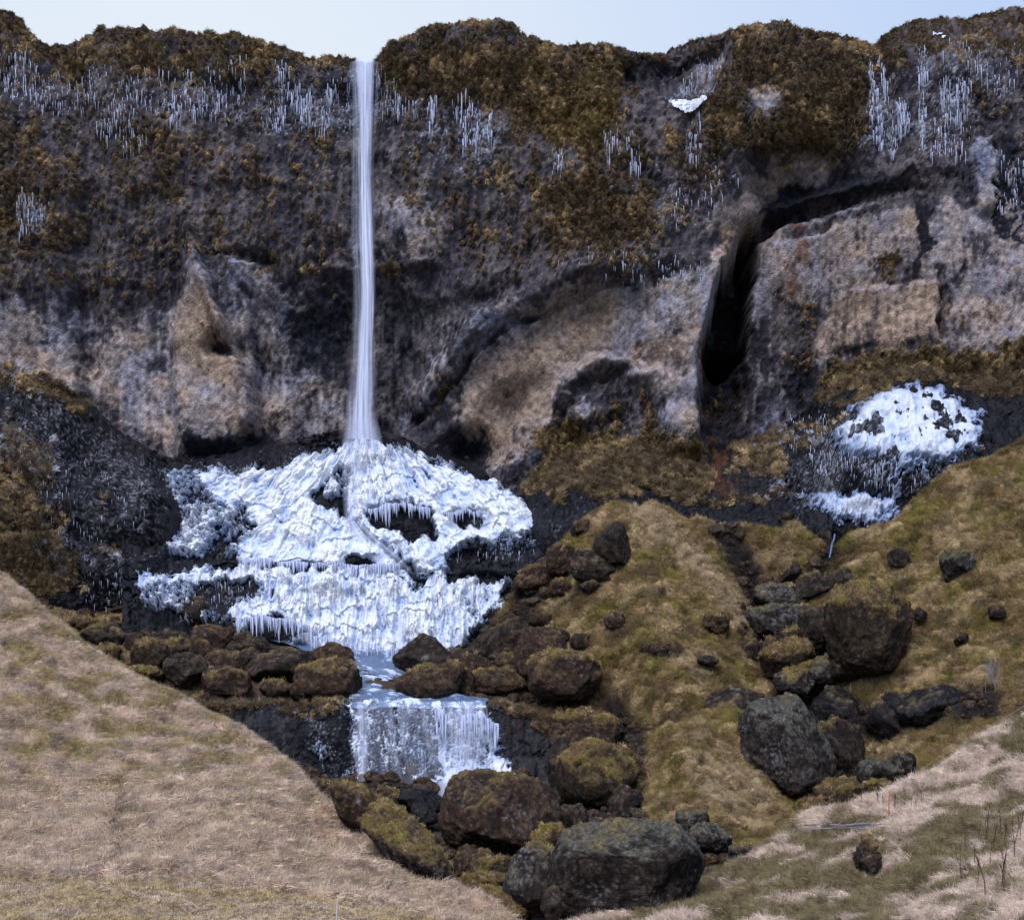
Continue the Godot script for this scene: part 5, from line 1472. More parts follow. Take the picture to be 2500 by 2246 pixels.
func build_water():
	veil("waterfall", "tall white waterfall dropping from the notch in the clifftop to the ice cone",
		PackedVector3Array([Vector3(-12.3,52.57,1.3),Vector3(-12.18,51.64,1.9),Vector3(-11.98,47.9,2.6),Vector3(-11.89,43.56,2.7),Vector3(-11.85,38.85,2.7),Vector3(-11.73,34.14,2.7),Vector3(-11.97,29.43,2.7),Vector3(-12.28,25.49,2.8),Vector3(-12.42,22.8,3.0)]),
		PackedVector3Array([Vector3(-10.72,52.57,1.3),Vector3(-10.72,51.64,1.9),Vector3(-10.84,47.9,2.6),Vector3(-10.91,43.56,2.7),Vector3(-10.79,38.85,2.7),Vector3(-10.71,34.14,2.7),Vector3(-10.83,29.43,2.7),Vector3(-10.82,25.49,2.8),Vector3(-10.66,22.64,3.0)]),
		[0.85, 0.85, 0.8, 0.85, 0.95, 0.95, 0.9, 0.8, 0.6], 40, 220, 2, 16.0, 1.0)
	veil("waterfall", "thin misty edge strands of the tall waterfall",
		PackedVector3Array([Vector3(-12.8,52.61,1.0),Vector3(-12.76,51.76,1.5),Vector3(-12.56,48.04,2.1),Vector3(-12.55,43.68,2.2),Vector3(-12.55,38.96,2.2),Vector3(-12.44,34.24,2.2),Vector3(-12.63,29.52,2.2),Vector3(-12.94,25.57,2.3),Vector3(-13.08,22.87,2.5)]),
		PackedVector3Array([Vector3(-10.46,52.61,1.0),Vector3(-10.43,51.76,1.5),Vector3(-10.55,48.04,2.1),Vector3(-10.66,43.68,2.2),Vector3(-10.63,38.96,2.2),Vector3(-10.51,34.24,2.2),Vector3(-10.55,29.52,2.2),Vector3(-10.46,25.57,2.3),Vector3(-10.18,22.71,2.5)]),
		[0.6, 0.45, 0.35, 0.32, 0.34, 0.34, 0.36, 0.4, 0.45], 40, 160, 1, 14.0, 11.0)
	veil("waterfall", "soft spray round the foot of the tall waterfall",
		PackedVector3Array([Vector3(-12.64,25.83,3.2),Vector3(-12.79,24.64,3.3),Vector3(-12.97,23.44,3.5),Vector3(-13.21,22.3,3.9),Vector3(-13.41,21.18,4.4)]), PackedVector3Array([Vector3(-10.53,25.83,3.2),Vector3(-10.36,24.64,3.3),Vector3(-10.2,23.44,3.5),Vector3(-9.94,22.3,3.9),Vector3(-9.68,21.18,4.4)]),
		[0.0, 0.14, 0.3, 0.34, 0.0], 30, 40, 2, 5.0, 21.0, 0.4)
	veil("waterfall", "thin film of water over the middle of the lower fall",
		PackedVector3Array([Vector3(-10.98,2.18,21.5),Vector3(-10.95,0.35,21.9),Vector3(-10.86,-1.75,22.2),Vector3(-10.48,-4.04,22.7)]), PackedVector3Array([Vector3(-1.86,2.18,21.5),Vector3(-1.33,0.35,21.9),Vector3(-0.8,-1.75,22.2),Vector3(-0.1,-3.69,22.7)]), [0.35, 0.26, 0.22, 0.22], 90, 70, 1, 34.0, 23.0, 0.15)
	veil("waterfall", "thin misty strand of the fall splashing over the middle of the ice cone",
		PackedVector3Array([Vector3(-12.93,22.44,4.6),Vector3(-13.04,20.51,5.2),Vector3(-12.99,18.5,5.9),Vector3(-12.78,16.12,6.6),Vector3(-12.52,15.32,7.0)]), PackedVector3Array([Vector3(-11.53,22.28,4.6),Vector3(-11.65,20.51,5.2),Vector3(-11.83,18.5,5.9),Vector3(-11.78,16.12,6.6),Vector3(-11.53,15.13,7.0)]),
		[0.3, 0.3, 0.3, 0.4, 0.3], 20, 60, 1, 8.0, 2.0, 0.2)
	veil("waterfall", "water sheet sliding right down a dark chute across the ice",
		PackedVector3Array([Vector3(-12.61,15.94,6.9),Vector3(-12.12,14.68,7.3),Vector3(-11.01,13.18,7.9),Vector3(-10.28,12.29,8.6)]), PackedVector3Array([Vector3(-11.53,16.09,6.9),Vector3(-10.21,14.83,7.3),Vector3(-8.42,13.33,7.9),Vector3(-7.09,11.84,8.6)]),
		[0.75, 0.8, 0.7, 0.1], 30, 40, 1, 9.0, 3.0, 0.06)
	veil("waterfall", "narrow strand of water running down the lower ice curtain behind the dark angular boulder",
		PackedVector3Array([Vector3(-8.5,8.8,10.9),Vector3(-8.47,7.46,11.4),Vector3(-8.52,5.28,11.9)]), PackedVector3Array([Vector3(-8.08,8.8,10.9),Vector3(-8.02,7.46,11.4),Vector3(-7.93,5.28,11.9)]), [0.5, 0.6, 0.5], 8, 30, 2, 6.0, 4.0, 0.15)
	veil("waterfall", "white main strands of the lower fall at its right side",
		PackedVector3Array([Vector3(-4.38,2.17,21.6),Vector3(-4.58,1.4,22.1),Vector3(-4.43,-0.35,22.4),Vector3(-4.49,-2.09,22.6),Vector3(-4.76,-3.47,23.0)]), PackedVector3Array([Vector3(-1.79,2.17,21.6),Vector3(-1.64,1.4,22.1),Vector3(-1.64,-0.35,22.4),Vector3(-1.85,-2.09,22.6),Vector3(-2.19,-3.41,23.0)]),
		[0.6, 0.6, 0.55, 0.55, 0.5], 40, 80, 1, 22.0, 5.0, 0.2)
	veil("waterfall", "faint strand of water at the left edge of the lower fall",
		PackedVector3Array([Vector3(-11.06,2.18,21.4),Vector3(-10.95,0.35,21.9),Vector3(-10.94,-1.75,22.1),Vector3(-10.64,-3.84,22.4)]), PackedVector3Array([Vector3(-9.86,2.18,21.4),Vector3(-9.76,0.35,21.9),Vector3(-9.89,-1.75,22.1),Vector3(-9.66,-3.84,22.4)]), [0.5, 0.5, 0.5, 0.4], 16, 60, 1, 8.0, 6.0, 0.2)
	veil("waterfall", "small icy spout dropping between the wet black block and the largest round boulder",
		PackedVector3Array([Vector3(-5.09,-3.29,23.6),Vector3(-4.99,-4.47,24.6),Vector3(-4.82,-6.49,25.6)]), PackedVector3Array([Vector3(-3.91,-3.12,23.6),Vector3(-4.02,-4.47,24.6),Vector3(-4.14,-6.49,25.6)]), [0.7, 0.65, 0.4], 14, 40, 2, 8.0, 7.0, 0.2)
	stream("frozen_pool", "half frozen rippled stream from the ice curtains to the lip of the lower fall",
		PackedVector3Array([Vector3(-20.86,8.15,6.4),Vector3(-19.79,7.12,9.0),Vector3(-15.4,5.89,11.5),Vector3(-11.83,4.4,14.5),Vector3(-11.62,3.17,17.5),Vector3(-11.45,2.27,19.8),Vector3(-11.32,1.87,20.7),Vector3(-11.22,1.44,21.1)]), PackedVector3Array([Vector3(-4.34,7.22,6.4),Vector3(-4.28,6.06,9.0),Vector3(-6.08,5.15,11.5),Vector3(-6.7,3.66,14.5),Vector3(-6.22,2.81,17.5),Vector3(-1.95,2.2,19.8),Vector3(-1.87,1.8,20.7),Vector3(-1.79,1.37,21.1)]), -0.10, 110, 110, 0.32)
	stream("creek_pool", "small dark pool under the icy spout of the lower fall",
		PackedVector3Array([Vector3(-5.48,-6.12,28.0),Vector3(-4.63,-6.64,31.5),Vector3(-4.27,-7.7,35.0)]), PackedVector3Array([Vector3(-3.63,-6.12,28.0),Vector3(-3.22,-6.64,31.5),Vector3(-2.82,-7.7,35.0)]), -0.25, 24, 24, 0.3)
	stream("runnel", "narrow blue runnel in the gully under the frost dome",
		PackedVector3Array([Vector3(24.14,14.89,9.3),Vector3(23.64,13.77,11.0),Vector3(23.27,12.69,12.3)]), PackedVector3Array([Vector3(24.26,14.81,9.3),Vector3(23.75,13.77,11.0),Vector3(23.38,12.69,12.3)]), -0.6, 6, 30, 0.12)
	veil("waterfall", "tiny blue creek fall between two turf-topped rocks near the front meadow",
		PackedVector3Array([Vector3(22.92,-3.13,31.0),Vector3(22.88,-3.62,31.5),Vector3(22.83,-4.26,32.0)]), PackedVector3Array([Vector3(23.22,-3.13,31.0),Vector3(23.17,-3.62,31.5),Vector3(23.16,-4.26,32.0)]), [0.7, 0.8, 0.6], 6, 14, 2, 3.0, 8.0, 0.1)


# ---------------------------------------------------------------- boulders
func stone_base(level: int) -> Array:
	if stone_kit.has(level):
		return stone_kit[level]
	var t := (1.0 + sqrt(5.0)) / 2.0
	var v := [Vector3(-1,t,0),Vector3(1,t,0),Vector3(-1,-t,0),Vector3(1,-t,0),Vector3(0,-1,t),Vector3(0,1,t),Vector3(0,-1,-t),Vector3(0,1,-t),Vector3(t,0,-1),Vector3(t,0,1),Vector3(-t,0,-1),Vector3(-t,0,1)]
	var f := [0, 11, 5, 0, 5, 1, 0, 1, 7, 0, 7, 10, 0, 10, 11, 1, 5, 9, 5, 11, 4, 11, 10, 2, 10, 7, 6, 7, 1, 8, 3, 9, 4, 3, 4, 2, 3, 2, 6, 3, 6, 8, 3, 8, 9, 4, 9, 5, 2, 4, 11, 6, 2, 10, 8, 6, 7, 9, 8, 1]
	for i in v.size():
		v[i] = v[i].normalized()
	for l in level:
		var seen := {}
		var g := []
		for k in range(0, f.size(), 3):
			var m := []
			for e in 3:
				var a: int = f[k + e]
				var b: int = f[k + (e + 1) % 3]
				var key := mini(a, b) * 1000000 + maxi(a, b)
				if not seen.has(key):
					seen[key] = v.size()
					v.append((v[a] + v[b]).normalized())
				m.append(seen[key])
			g.append_array([f[k], m[0], m[2], f[k + 1], m[1], m[0], f[k + 2], m[2], m[1], m[0], m[1], m[2]])
		f = g
	var idx := PackedInt32Array()
	for k in range(0, f.size(), 3):
		idx.append_array(PackedInt32Array([f[k], f[k + 2], f[k + 1]]))
	stone_kit[level] = [PackedVector3Array(v), idx]
	return stone_kit[level]


var stones := []


func boulder(at: Vector3, r: Vector3, turn: float, kind: String, moss: float, label: String) -> void:
	stones.append([at, r, turn, kind, moss, label])


func shape_boulder(k: int) -> Array:
	var at: Vector3 = stones[k][0]
	var r: Vector3 = stones[k][1]
	var turn: float = stones[k][2]
	var kind: String = stones[k][3]
	var moss: float = stones[k][4]
	var size := maxf(r.x, r.y)
	var level := 6 if size > 3.6 else (5 if size > 2.3 else (4 if size > 0.75 else 3))
	var kit: Array = stone_kit[level]
	var v: PackedVector3Array = kit[0].duplicate()
	var idx: PackedInt32Array = kit[1]
	var cuts := []
	var angular := {"brown": 0.80, "dark": 0.69, "lichen": 0.69, "moss": 0.76, "wet": 0.58}
	var many := {"brown": 9, "dark": 11, "lichen": 11, "moss": 9, "wet": 10}
	for c in int(many[kind]):
		var q := k * 100 + c * 5
		var dir := Vector3(rnd(q) - 0.5, (rnd(q + 1) - 0.5) * 0.9, rnd(q + 2) - 0.5).normalized()
		cuts.append([dir, angular[kind] + 0.2 * rnd(q + 3)])
	var basis := Basis(Vector3(0,0,1), turn)
	var off := Vector3(k * 7.3,k * 3.1,k * 5.7)
	var c := PackedColorArray()
	c.resize(v.size())
	for i in v.size():
		var p := v[i]
		var soft := Vector3(signf(p.x) * pow(absf(p.x), 0.8), signf(p.y) * pow(absf(p.y), 0.8), signf(p.z) * pow(absf(p.z), 0.8))
		p = soft
		for cut in cuts:
			var over: float = p.dot(cut[0]) - cut[1]
			if over > 0.0:
				p -= cut[0] * over * 0.96
		p *= 1.06 + 0.13 * n_mid.get_noise_3dv(p * 2.2 + off)
		v[i] = basis * (p * r * 1.12) - Vector3(0,r.y * 0.06,0)
	# normals of the big shape, to put relief along
	var nn := smooth_normals(v, idx)
	for i in v.size():
		var w := v[i] + at
		var fine := n_fine.get_noise_3dv(w * 1.1)
		var grit := n_grit.get_noise_3dv(w * 1.2)
		var mid := n_mid.get_noise_3dv(w * 1.6 + off)
		var peb := n_cell.get_noise_3dv(w * 2.6)
		var d := mid * 0.07 * minf(size, 2.5) + fine * 0.07 + grit * 0.045 - peb * 0.09
		var up := nn[i].y + mid * 0.5 + fine * 0.4
		var col: Color
		match kind:
			"brown":
				col = Color(0.045, 0.033, 0.025).lerp(Color(0.115, 0.080, 0.052), ss(-0.4, 0.5, fine + mid))
			"dark":
				col = Color(0.030, 0.025, 0.022).lerp(Color(0.085, 0.070, 0.058), ss(-0.4, 0.5, fine + mid))
			"lichen":
				col = Color(0.026, 0.022, 0.020).lerp(Color(0.078, 0.066, 0.058), ss(-0.4, 0.5, fine + mid))
			"moss":
				col = Color(0.036, 0.028, 0.020).lerp(Color(0.080, 0.060, 0.036), ss(-0.4, 0.5, fine + mid))
			_:
				col = Color(0.014, 0.015, 0.019).lerp(Color(0.042, 0.040, 0.044), ss(-0.4, 0.5, fine + mid))
		col = Color(col.r * 1.12, col.g, col.b * 0.9)
		col *= 1.45 + 1.0 * grit + 0.5 * peb + 0.5 * fine
		var lich := ss(0.30, 0.55, grit * 0.9 + fine * 0.35 + mid * 0.35 + (0.06 if kind == "lichen" else -0.10))
		var dots := ss(0.22, 0.42, n_grit.get_noise_3dv(w * 2.3 + off) + 0.35 * n_patch.get_noise_3dv(w * 1.6) + (0.08 if kind == "lichen" else -0.20))
		dots *= ss(-0.12, 0.25, n_patch.get_noise_3dv(w * 1.1 + off))
		if kind != "wet":
			col = col.lerp(Color(0.36, 0.36, 0.38), dots * 0.75)
			col = col.lerp(Color(0.20, 0.20, 0.20), lich * (0.6 if kind == "lichen" else 0.35))
		if kind == "lichen":
			col = col.lerp(Color(0.20, 0.21, 0.17) * (1.0 + 0.8 * grit), ss(0.35, 0.8, up + mid * 0.5 + grit * 0.3) * 0.75)
		var mo := ss(0.35, 0.75, up * 0.55 + moss * 0.95 - 0.22)
		var mc := Color(0.230, 0.150, 0.065).lerp(Color(0.320, 0.250, 0.065), ss(-0.2, 0.4, mid + 0.3 * fine)).lerp(Color(0.45, 0.32, 0.17), ss(0.1, 0.5, fine))
		col = col.lerp(mc * (0.85 + 0.5 * grit), mo)
		d += mo * 0.10 * (1.0 + 2.0 * absf(grit))
		col.a = mo
		v[i] += nn[i] * d
		c[i] = Color(maxf(col.r, 0.006), maxf(col.g, 0.006), maxf(col.b, 0.006), mo)
	return [v, smooth_normals(v, idx), c, idx]


func smooth_normals(v: PackedVector3Array, idx: PackedInt32Array) -> PackedVector3Array:
	var n := PackedVector3Array()
	n.resize(v.size())
	for k in range(0, idx.size(), 3):
		var a := idx[k]
		var b := idx[k + 1]
		var d := idx[k + 2]
		var f := (v[d] - v[a]).cross(v[b] - v[a])
		n[a] += f
		n[b] += f
		n[d] += f
	for i in n.size():
		n[i] = n[i].normalized()
	return n


func all_boulders():
	stone_base(3)
	stone_base(4)
	stone_base(5)
	stone_base(6)
	build_rubble()
	list_boulders()
	var got := []
	got.resize(stones.size())
	par(stones.size(), func(k: int):
		var r := shape_boulder(k)
		lock.lock()
		got[k] = r
		lock.unlock())
	for k in stones.size():
		var st: Array = stones[k]
		var g: Array = got[k]
		var m: Material = mats["wet"] if st[3] == "wet" else mats["stone"]
		var o := put("boulder", array_mesh(g[0], g[1], g[2], g[3]), m)
		o.position = st[0]
		tag(o, st[5], "boulder", "boulders on the slopes and along the creek")
		if st[4] >= 0.3:
			moss_on(o, g, st, k)


func moss_on(o: Node3D, g: Array, st: Array, k: int) -> void:
	var v: PackedVector3Array = g[0]
	var n: PackedVector3Array = g[1]
	var c: PackedColorArray = g[2]
	var where := []
	var tint := PackedColorArray()
	var area = 12.0 * st[1].x * st[1].y
	var share := minf(1.0, 18.0 * area / v.size())
	for i in v.size():
		if c[i].a > 0.6 and n[i].z > -0.4 and rnd(k * 20000 + i) < share:
			var q := k * 9000 + i * 4
			var up := (n[i] * 0.7 + Vector3(rnd(q) - 0.5, 0.1, 0.3 + rnd(q + 1) * 0.3)).normalized()
			var x := up.cross(Vector3(rnd(q + 2) - 0.5, 0.3, rnd(q + 3) - 0.5)).normalized()
			var s := 0.55 + 0.4 * rnd(q + 5)
			where.append(Transform3D(Basis(x * s, up * s, x.cross(up) * s), v[i]))
			var gg := 1.1 + 0.4 * rnd(q + 6)
			tint.append(Color(c[i].r * gg, c[i].g * gg, c[i].b * gg))
	if where.size():
		multi("moss_tufts", short_meshes[k % 4], mats["grass"], where, tint, o)


func list_boulders():
	boulder(Vector3(-6.11,5.44,13.8),Vector3(2.06,1.36,1.71), -0.12, "dark", 0.1, "dark angular boulder at the foot of the big ice curtain, right bank of the stream")
	boulder(Vector3(-5.72,3.5,18.5),Vector3(2.04,1.11,1.61), 0.25, "brown", 0.3, "lens-shaped brown boulder tilted on the lip above the lower fall")
	boulder(Vector3(-3.49,3.38,17.5),Vector3(0.79,0.97,0.86), -0.1, "brown", 0.3, "small rounded brown boulder tucked against the right end of the lens-shaped boulder")
	boulder(Vector3(-0.76,3.57,16.91),Vector3(1.95,0.76,1.43), -0.05, "brown", 0.35, "long low loaf-shaped brown boulder on the rock ledge right of the stream")
	boulder(Vector3(-0.93,6.65,11.18),Vector3(2.09,1.27,1.7), 0.55, "dark", 0.2, "slanting dark slab with an icy left edge beside the frozen cascade")
	boulder(Vector3(-2.76,4.78,13.99),Vector3(0.96,0.73,0.83), -0.1, "brown", 0.3, "squat brown boulder wedged below the slanting dark slab")
	boulder(Vector3(-0.18,4.84,14.34),Vector3(0.88,0.77,0.8), 0.0, "brown", 0.35, "small brown boulder behind the loaf-shaped boulder on the ledge")
	boulder(Vector3(2.08,5.53,17.74),Vector3(1.58,1.54,1.49), -0.3, "brown", 0.3, "tall brown boulder standing left of the wide mossy block at the hill's foot")
	boulder(Vector3(3.65,4.0,19.96),Vector3(2.13,1.38,1.76), -0.1, "brown", 0.45, "wide mossy brown block above the turf overhang right of the lower fall")
	boulder(Vector3(2.99,6.87,14.99),Vector3(1.13,0.62,0.9), -0.15, "dark", 0.15, "dark flat-topped rock leaning out of the grass above the tall brown boulder")
	boulder(Vector3(4.92,6.48,16.55),Vector3(0.62,0.51,0.55), 0.0, "brown", 0.3, "small lone brown stone in the grass left of the bare soil patch")
	boulder(Vector3(0.88,9.98,7.18),Vector3(2.07,1.26,1.68), -0.1, "dark", 0.2, "big dark overhanging boulder at the left foot of the central grassy hill")
	boulder(Vector3(2.0,8.28,12.95),Vector3(0.74,0.44,0.6), -0.1, "brown", 0.3, "small brown stone under the dark overhanging boulder")
	boulder(Vector3(7.29,13.55,14.59),Vector3(1.1,1.46,1.26), -0.15, "dark", 0.15, "tall dark boulder standing just under the crest of the central hill")
	boulder(Vector3(5.83,12.25,14.24),Vector3(1.54,1.14,1.32), -0.2, "dark", 0.3, "broad dark boulder left of and below the tall crest boulder")
	boulder(Vector3(3.62,12.81,11.29),Vector3(0.93,0.93,0.89), 0.3, "brown", 0.45, "round mossy boulder on the left shoulder of the central hill")
	boulder(Vector3(1.54,11.44,10.0),Vector3(1.28,0.68,1.0), 0.4, "brown", 0.4, "long brown boulder above the dark overhanging boulder")
	boulder(Vector3(5.19,15.12,10.11),Vector3(0.68,0.49,0.58), 0.3, "brown", 0.4, "small brown boulder nearest the hill's left skyline")
	boulder(Vector3(3.6,10.62,12.3),Vector3(0.78,0.48,0.64), -0.1, "brown", 0.3, "flat brown stone between the long boulder and the broad dark boulder")
	boulder(Vector3(5.82,10.68,14.69),Vector3(0.7,0.48,0.58), -0.1, "dark", 0.25, "dark stone below the broad dark boulder on the hill's left flank")
	boulder(Vector3(7.33,7.97,17.76),Vector3(0.61,0.47,0.53), 0.0, "brown", 0.35, "lone brown stone halfway down the central hill's grassy face")
	boulder(Vector3(-0.77,-5.39,35.93),Vector3(3.16,2.49,2.76), -0.1, "brown", 0.25, "largest round brown boulder, below the lower fall and left of the grassy spur")
	boulder(Vector3(5.26,-0.21,21.43),Vector3(2.32,1.4,1.88), -0.2, "brown", 0.4, "humped brown boulder right of the dark bedrock step")
	boulder(Vector3(5.73,-2.86,27.73),Vector3(2.29,1.85,2.02), -0.15, "moss", 0.6, "big shaggy mossy boulder below the humped brown boulder")
	boulder(Vector3(3.43,-2.42,23.67),Vector3(0.83,1.87,1.41), 0.0, "dark", 0.2, "tall dark rock face between the bedrock step and the shaggy mossy boulder")
	boulder(Vector3(7.39,-4.7,30.33),Vector3(0.96,1.03,0.95), -0.3, "dark", 0.2, "dark speckled boulder at the lower right of the shaggy mossy boulder")
	boulder(Vector3(6.29,-7.34,54.82),Vector3(3.52,2.27,2.91), 0.03, "lichen", 0.2, "huge flat-topped dark block flecked with pale lichen beside the lower creek")
	boulder(Vector3(1.29,-8.11,52.82),Vector3(1.55,1.63,1.52), 0.0, "lichen", 0.35, "grey-green pyramid boulder left of the huge lichen-flecked block")
	boulder(Vector3(-1.24,-8.26,43.85),Vector3(1.27,0.66,0.99), 0.2, "moss", 0.5, "mossy slab behind and left of the grey-green pyramid boulder")
	boulder(Vector3(-1.82,-8.9,47.23),Vector3(1.41,0.56,1.04), 0.1, "moss", 0.6, "low mossy slab lying in front of the upper mossy slab by the creek")
	boulder(Vector3(-0.79,-9.62,52.56),Vector3(1.69,0.71,1.26), -0.1, "moss", 0.85, "green moss-covered boulder at the bottom where the creek meets the tan slope")
	boulder(Vector3(-0.22,-7.91,37.0),Vector3(0.79,0.57,0.67), 0.0, "brown", 0.3, "brown stone under the largest round boulder's lower right")
	boulder(Vector3(-1.79,-7.84,40.55),Vector3(0.9,0.52,0.72), -0.1, "brown", 0.3, "brown stone under the largest round boulder's lower left")
	boulder(Vector3(-3.05,-8.08,40.68),Vector3(0.59,0.62,0.58), 0.0, "brown", 0.3, "rounded brown stone at the tip of the lichen-grown bank outcrop")
	boulder(Vector3(-2.6,-7.52,38.46),Vector3(0.69,0.41,0.56), -0.2, "brown", 0.2, "small flat stone between the creek pool and the largest round boulder")
	boulder(Vector3(-3.78,-7.62,36.46),Vector3(0.44,0.44,0.42), 0.0, "dark", 0.1, "small wet dark stone in the creek below the ice")
	boulder(Vector3(-4.24,-6.86,33.88),Vector3(0.52,0.49,0.48), 0.0, "dark", 0.1, "wet dark stone just right of the bank outcrop's crest")
	boulder(Vector3(2.08,-9.06,59.56),Vector3(0.45,0.75,0.61), 0.0, "dark", 0.2, "narrow dark stone squeezed between the pyramid boulder and the huge block")
	boulder(Vector3(3.22,-5.4,33.11),Vector3(0.68,0.72,0.67), 0.0, "dark", 0.2, "dark stone in the shadow under the shaggy mossy boulder")
	boulder(Vector3(4.25,-5.53,35.46),Vector3(0.48,0.83,0.67), 0.2, "dark", 0.2, "upright dark stone below the shaggy mossy boulder")
	boulder(Vector3(6.27,-5.18,26.0),Vector3(0.65,0.48,0.56), -0.1, "moss", 0.5, "small mossy stone between the shaggy boulder and the dark speckled boulder")
	boulder(Vector3(2.29,-6.66,41.89),Vector3(0.86,0.92,0.85), -0.2, "moss", 0.6, "mossy boulder tucked behind the huge lichen-flecked block's left corner")
	boulder(Vector3(-6.03,-4.73,29.53),Vector3(1.4,0.9,1.15), -0.1, "wet", 0.0, "wet black block under the icy foot of the lower fall")
	boulder(Vector3(-5.73,-5.3,32.18),Vector3(0.85,0.65,0.74), -0.2, "wet", 0.0, "rounded wet black stone in front of the wet black block")
	boulder(Vector3(-9.14,-4.49,42.8),Vector3(1.76,1.03,1.42), -0.6, "moss", 0.5, "upper grassy outcrop on the creek's left bank, yellow moss on its crown")
	boulder(Vector3(-6.03,-6.76,48.43),Vector3(3.03,1.28,2.27), -0.72, "lichen", 0.55, "long lichen-grown outcrop sloping down the creek's left bank")
	boulder(Vector3(-13.22,-3.67,24.84),Vector3(1.1,0.48,0.83), -0.1, "dark", 0.2, "dark low rock at the left foot of the bedrock step")
	boulder(Vector3(-8.12,-4.68,28.94),Vector3(1.0,0.74,0.86), -0.3, "brown", 0.3, "brown rock peeping over the bank outcrop left of the wet black block")
	boulder(Vector3(-24.16,8.73,9.18),Vector3(1.21,1.25,1.17), -0.05, "dark", 0.15, "tall dark squarish boulder standing apart below the frozen cascade's left end")
	boulder(Vector3(-25.72,8.84,8.6),Vector3(0.72,0.53,0.62), 0.3, "dark", 0.2, "small dark boulder leaning on the left of the tall squarish boulder")
	boulder(Vector3(-25.69,5.17,17.69),Vector3(1.22,1.22,1.16), 0.0, "moss", 0.35, "round boulder with a yellow-brown moss cap at the left end of the boulder pile")
	boulder(Vector3(-24.96,6.82,11.71),Vector3(1.15,0.67,0.93), 0.0, "dark", 0.25, "dark flattish boulder at the back of the left boulder pile")
	boulder(Vector3(-24.32,5.91,14.29),Vector3(1.1,0.73,0.92), 0.0, "dark", 0.3, "dark boulder with mossy top right of the moss-capped one")
	boulder(Vector3(-23.08,4.44,18.3),Vector3(1.32,1.0,1.15), -0.1, "dark", 0.15, "bulky dark boulder in the front row, second from the left")
	boulder(Vector3(-22.24,6.83,11.44),Vector3(1.27,0.93,1.09), -0.1, "brown", 0.25, "brown boulder at the back centre of the left boulder pile")
	boulder(Vector3(-22.56,5.85,14.79),Vector3(0.66,0.66,0.63), 0.5, "brown", 0.3, "small leaning brown boulder in the middle of the left boulder pile")
	boulder(Vector3(-20.58,5.06,15.69),Vector3(1.27,0.69,1.01), 0.0, "brown", 0.25, "smooth brown boulder behind the front-row boulder with a flat top")
	boulder(Vector3(-20.17,3.52,19.28),Vector3(1.46,0.92,1.2), -0.05, "brown", 0.3, "flat-topped brown boulder at the front centre of the left boulder pile")
	boulder(Vector3(-18.96,5.26,14.99),Vector3(0.66,0.66,0.62), 0.3, "dark", 0.2, "small dark boulder beside the black gap in the left boulder pile")
	boulder(Vector3(-19.06,6.38,11.44),Vector3(0.97,0.6,0.79), -0.1, "dark", 0.2, "low dark boulder at the left edge of the frozen pool")
	boulder(Vector3(-16.33,4.71,16.37),Vector3(2.17,1.12,1.7), -0.02, "dark", 0.12, "large whale-backed dark boulder in front of the frozen pool")
	boulder(Vector3(-13.19,5.47,13.12),Vector3(1.37,0.85,1.12), -0.1, "brown", 0.15, "domed brown boulder on the left bank of the stream, behind the mossy one")
	boulder(Vector3(-13.01,3.63,19.0),Vector3(2.0,1.28,1.65), 0.05, "brown", 0.4, "broad mossy boulder on the left bank right above the lower fall")
	boulder(Vector3(-16.56,3.1,19.06),Vector3(1.07,0.46,0.8), 0.0, "brown", 0.3, "low brown rock under the whale-backed boulder")
	boulder(Vector3(-14.74,3.05,19.56),Vector3(0.78,0.53,0.66), 0.0, "brown", 0.45, "small mossy rock between the whale-backed and the broad mossy boulder")
	boulder(Vector3(-28.92,5.55,16.03),Vector3(0.73,0.58,0.64), -0.4, "moss", 0.7, "mossy hummock of rock poking over the tan slope's edge")
	boulder(Vector3(-29.01,6.93,12.62),Vector3(0.74,0.59,0.65), 0.0, "dark", 0.25, "dark rock above the mossy hummock at the tan slope's edge")
	boulder(Vector3(-27.62,6.54,12.95),Vector3(0.67,0.67,0.63), 0.0, "brown", 0.3, "rounded brown rock behind the moss-capped boulder")
	boulder(Vector3(-30.49,7.11,12.62),Vector3(1.04,0.59,0.83), 0.0, "dark", 0.3, "dark broken rock near the tan slope's edge, left of the boulder pile")
	boulder(Vector3(-31.69,8.03,11.18),Vector3(0.9,0.41,0.68), -0.1, "brown", 0.4, "low brown rock on the brown ledge, nearest the left slope")
	boulder(Vector3(-29.26,9.22,7.89),Vector3(1.6,0.38,1.09), 0.05, "dark", 0.3, "long flat dark rock with frosted edge on the brown ledge")
	boulder(Vector3(-26.81,6.84,12.0),Vector3(0.74,0.63,0.67), 0.0, "dark", 0.25, "dark rock directly behind the moss-capped boulder")
	boulder(Vector3(-20.09,6.86,10.68),Vector3(0.6,0.45,0.52), 0.0, "brown", 0.2, "small brown stone at the back right of the left boulder pile")
	boulder(Vector3(-25.96,4.14,18.91),Vector3(0.93,0.36,0.68), 0.0, "moss", 0.8, "low green mossy stone at the foot of the moss-capped boulder")
	boulder(Vector3(-21.8,4.52,16.69),Vector3(0.72,0.58,0.64), 0.0, "dark", 0.2, "dark stone between the bulky boulder and the flat-topped boulder")
	boulder(Vector3(-20.38,6.14,12.0),Vector3(0.67,0.48,0.57), 0.0, "dark", 0.2, "dark stone left of the low boulder by the frozen pool")
	boulder(Vector3(19.55,8.05,13.97),Vector3(2.13,1.4,1.77), -0.05, "lichen", 0.2, "grey slab-sided boulder, pale on top, at the head of the right gully")
	boulder(Vector3(21.81,7.31,14.92),Vector3(1.53,1.53,1.46), -0.35, "dark", 0.15, "dark pointed boulder between the grey slab and the giant mossy boulder")
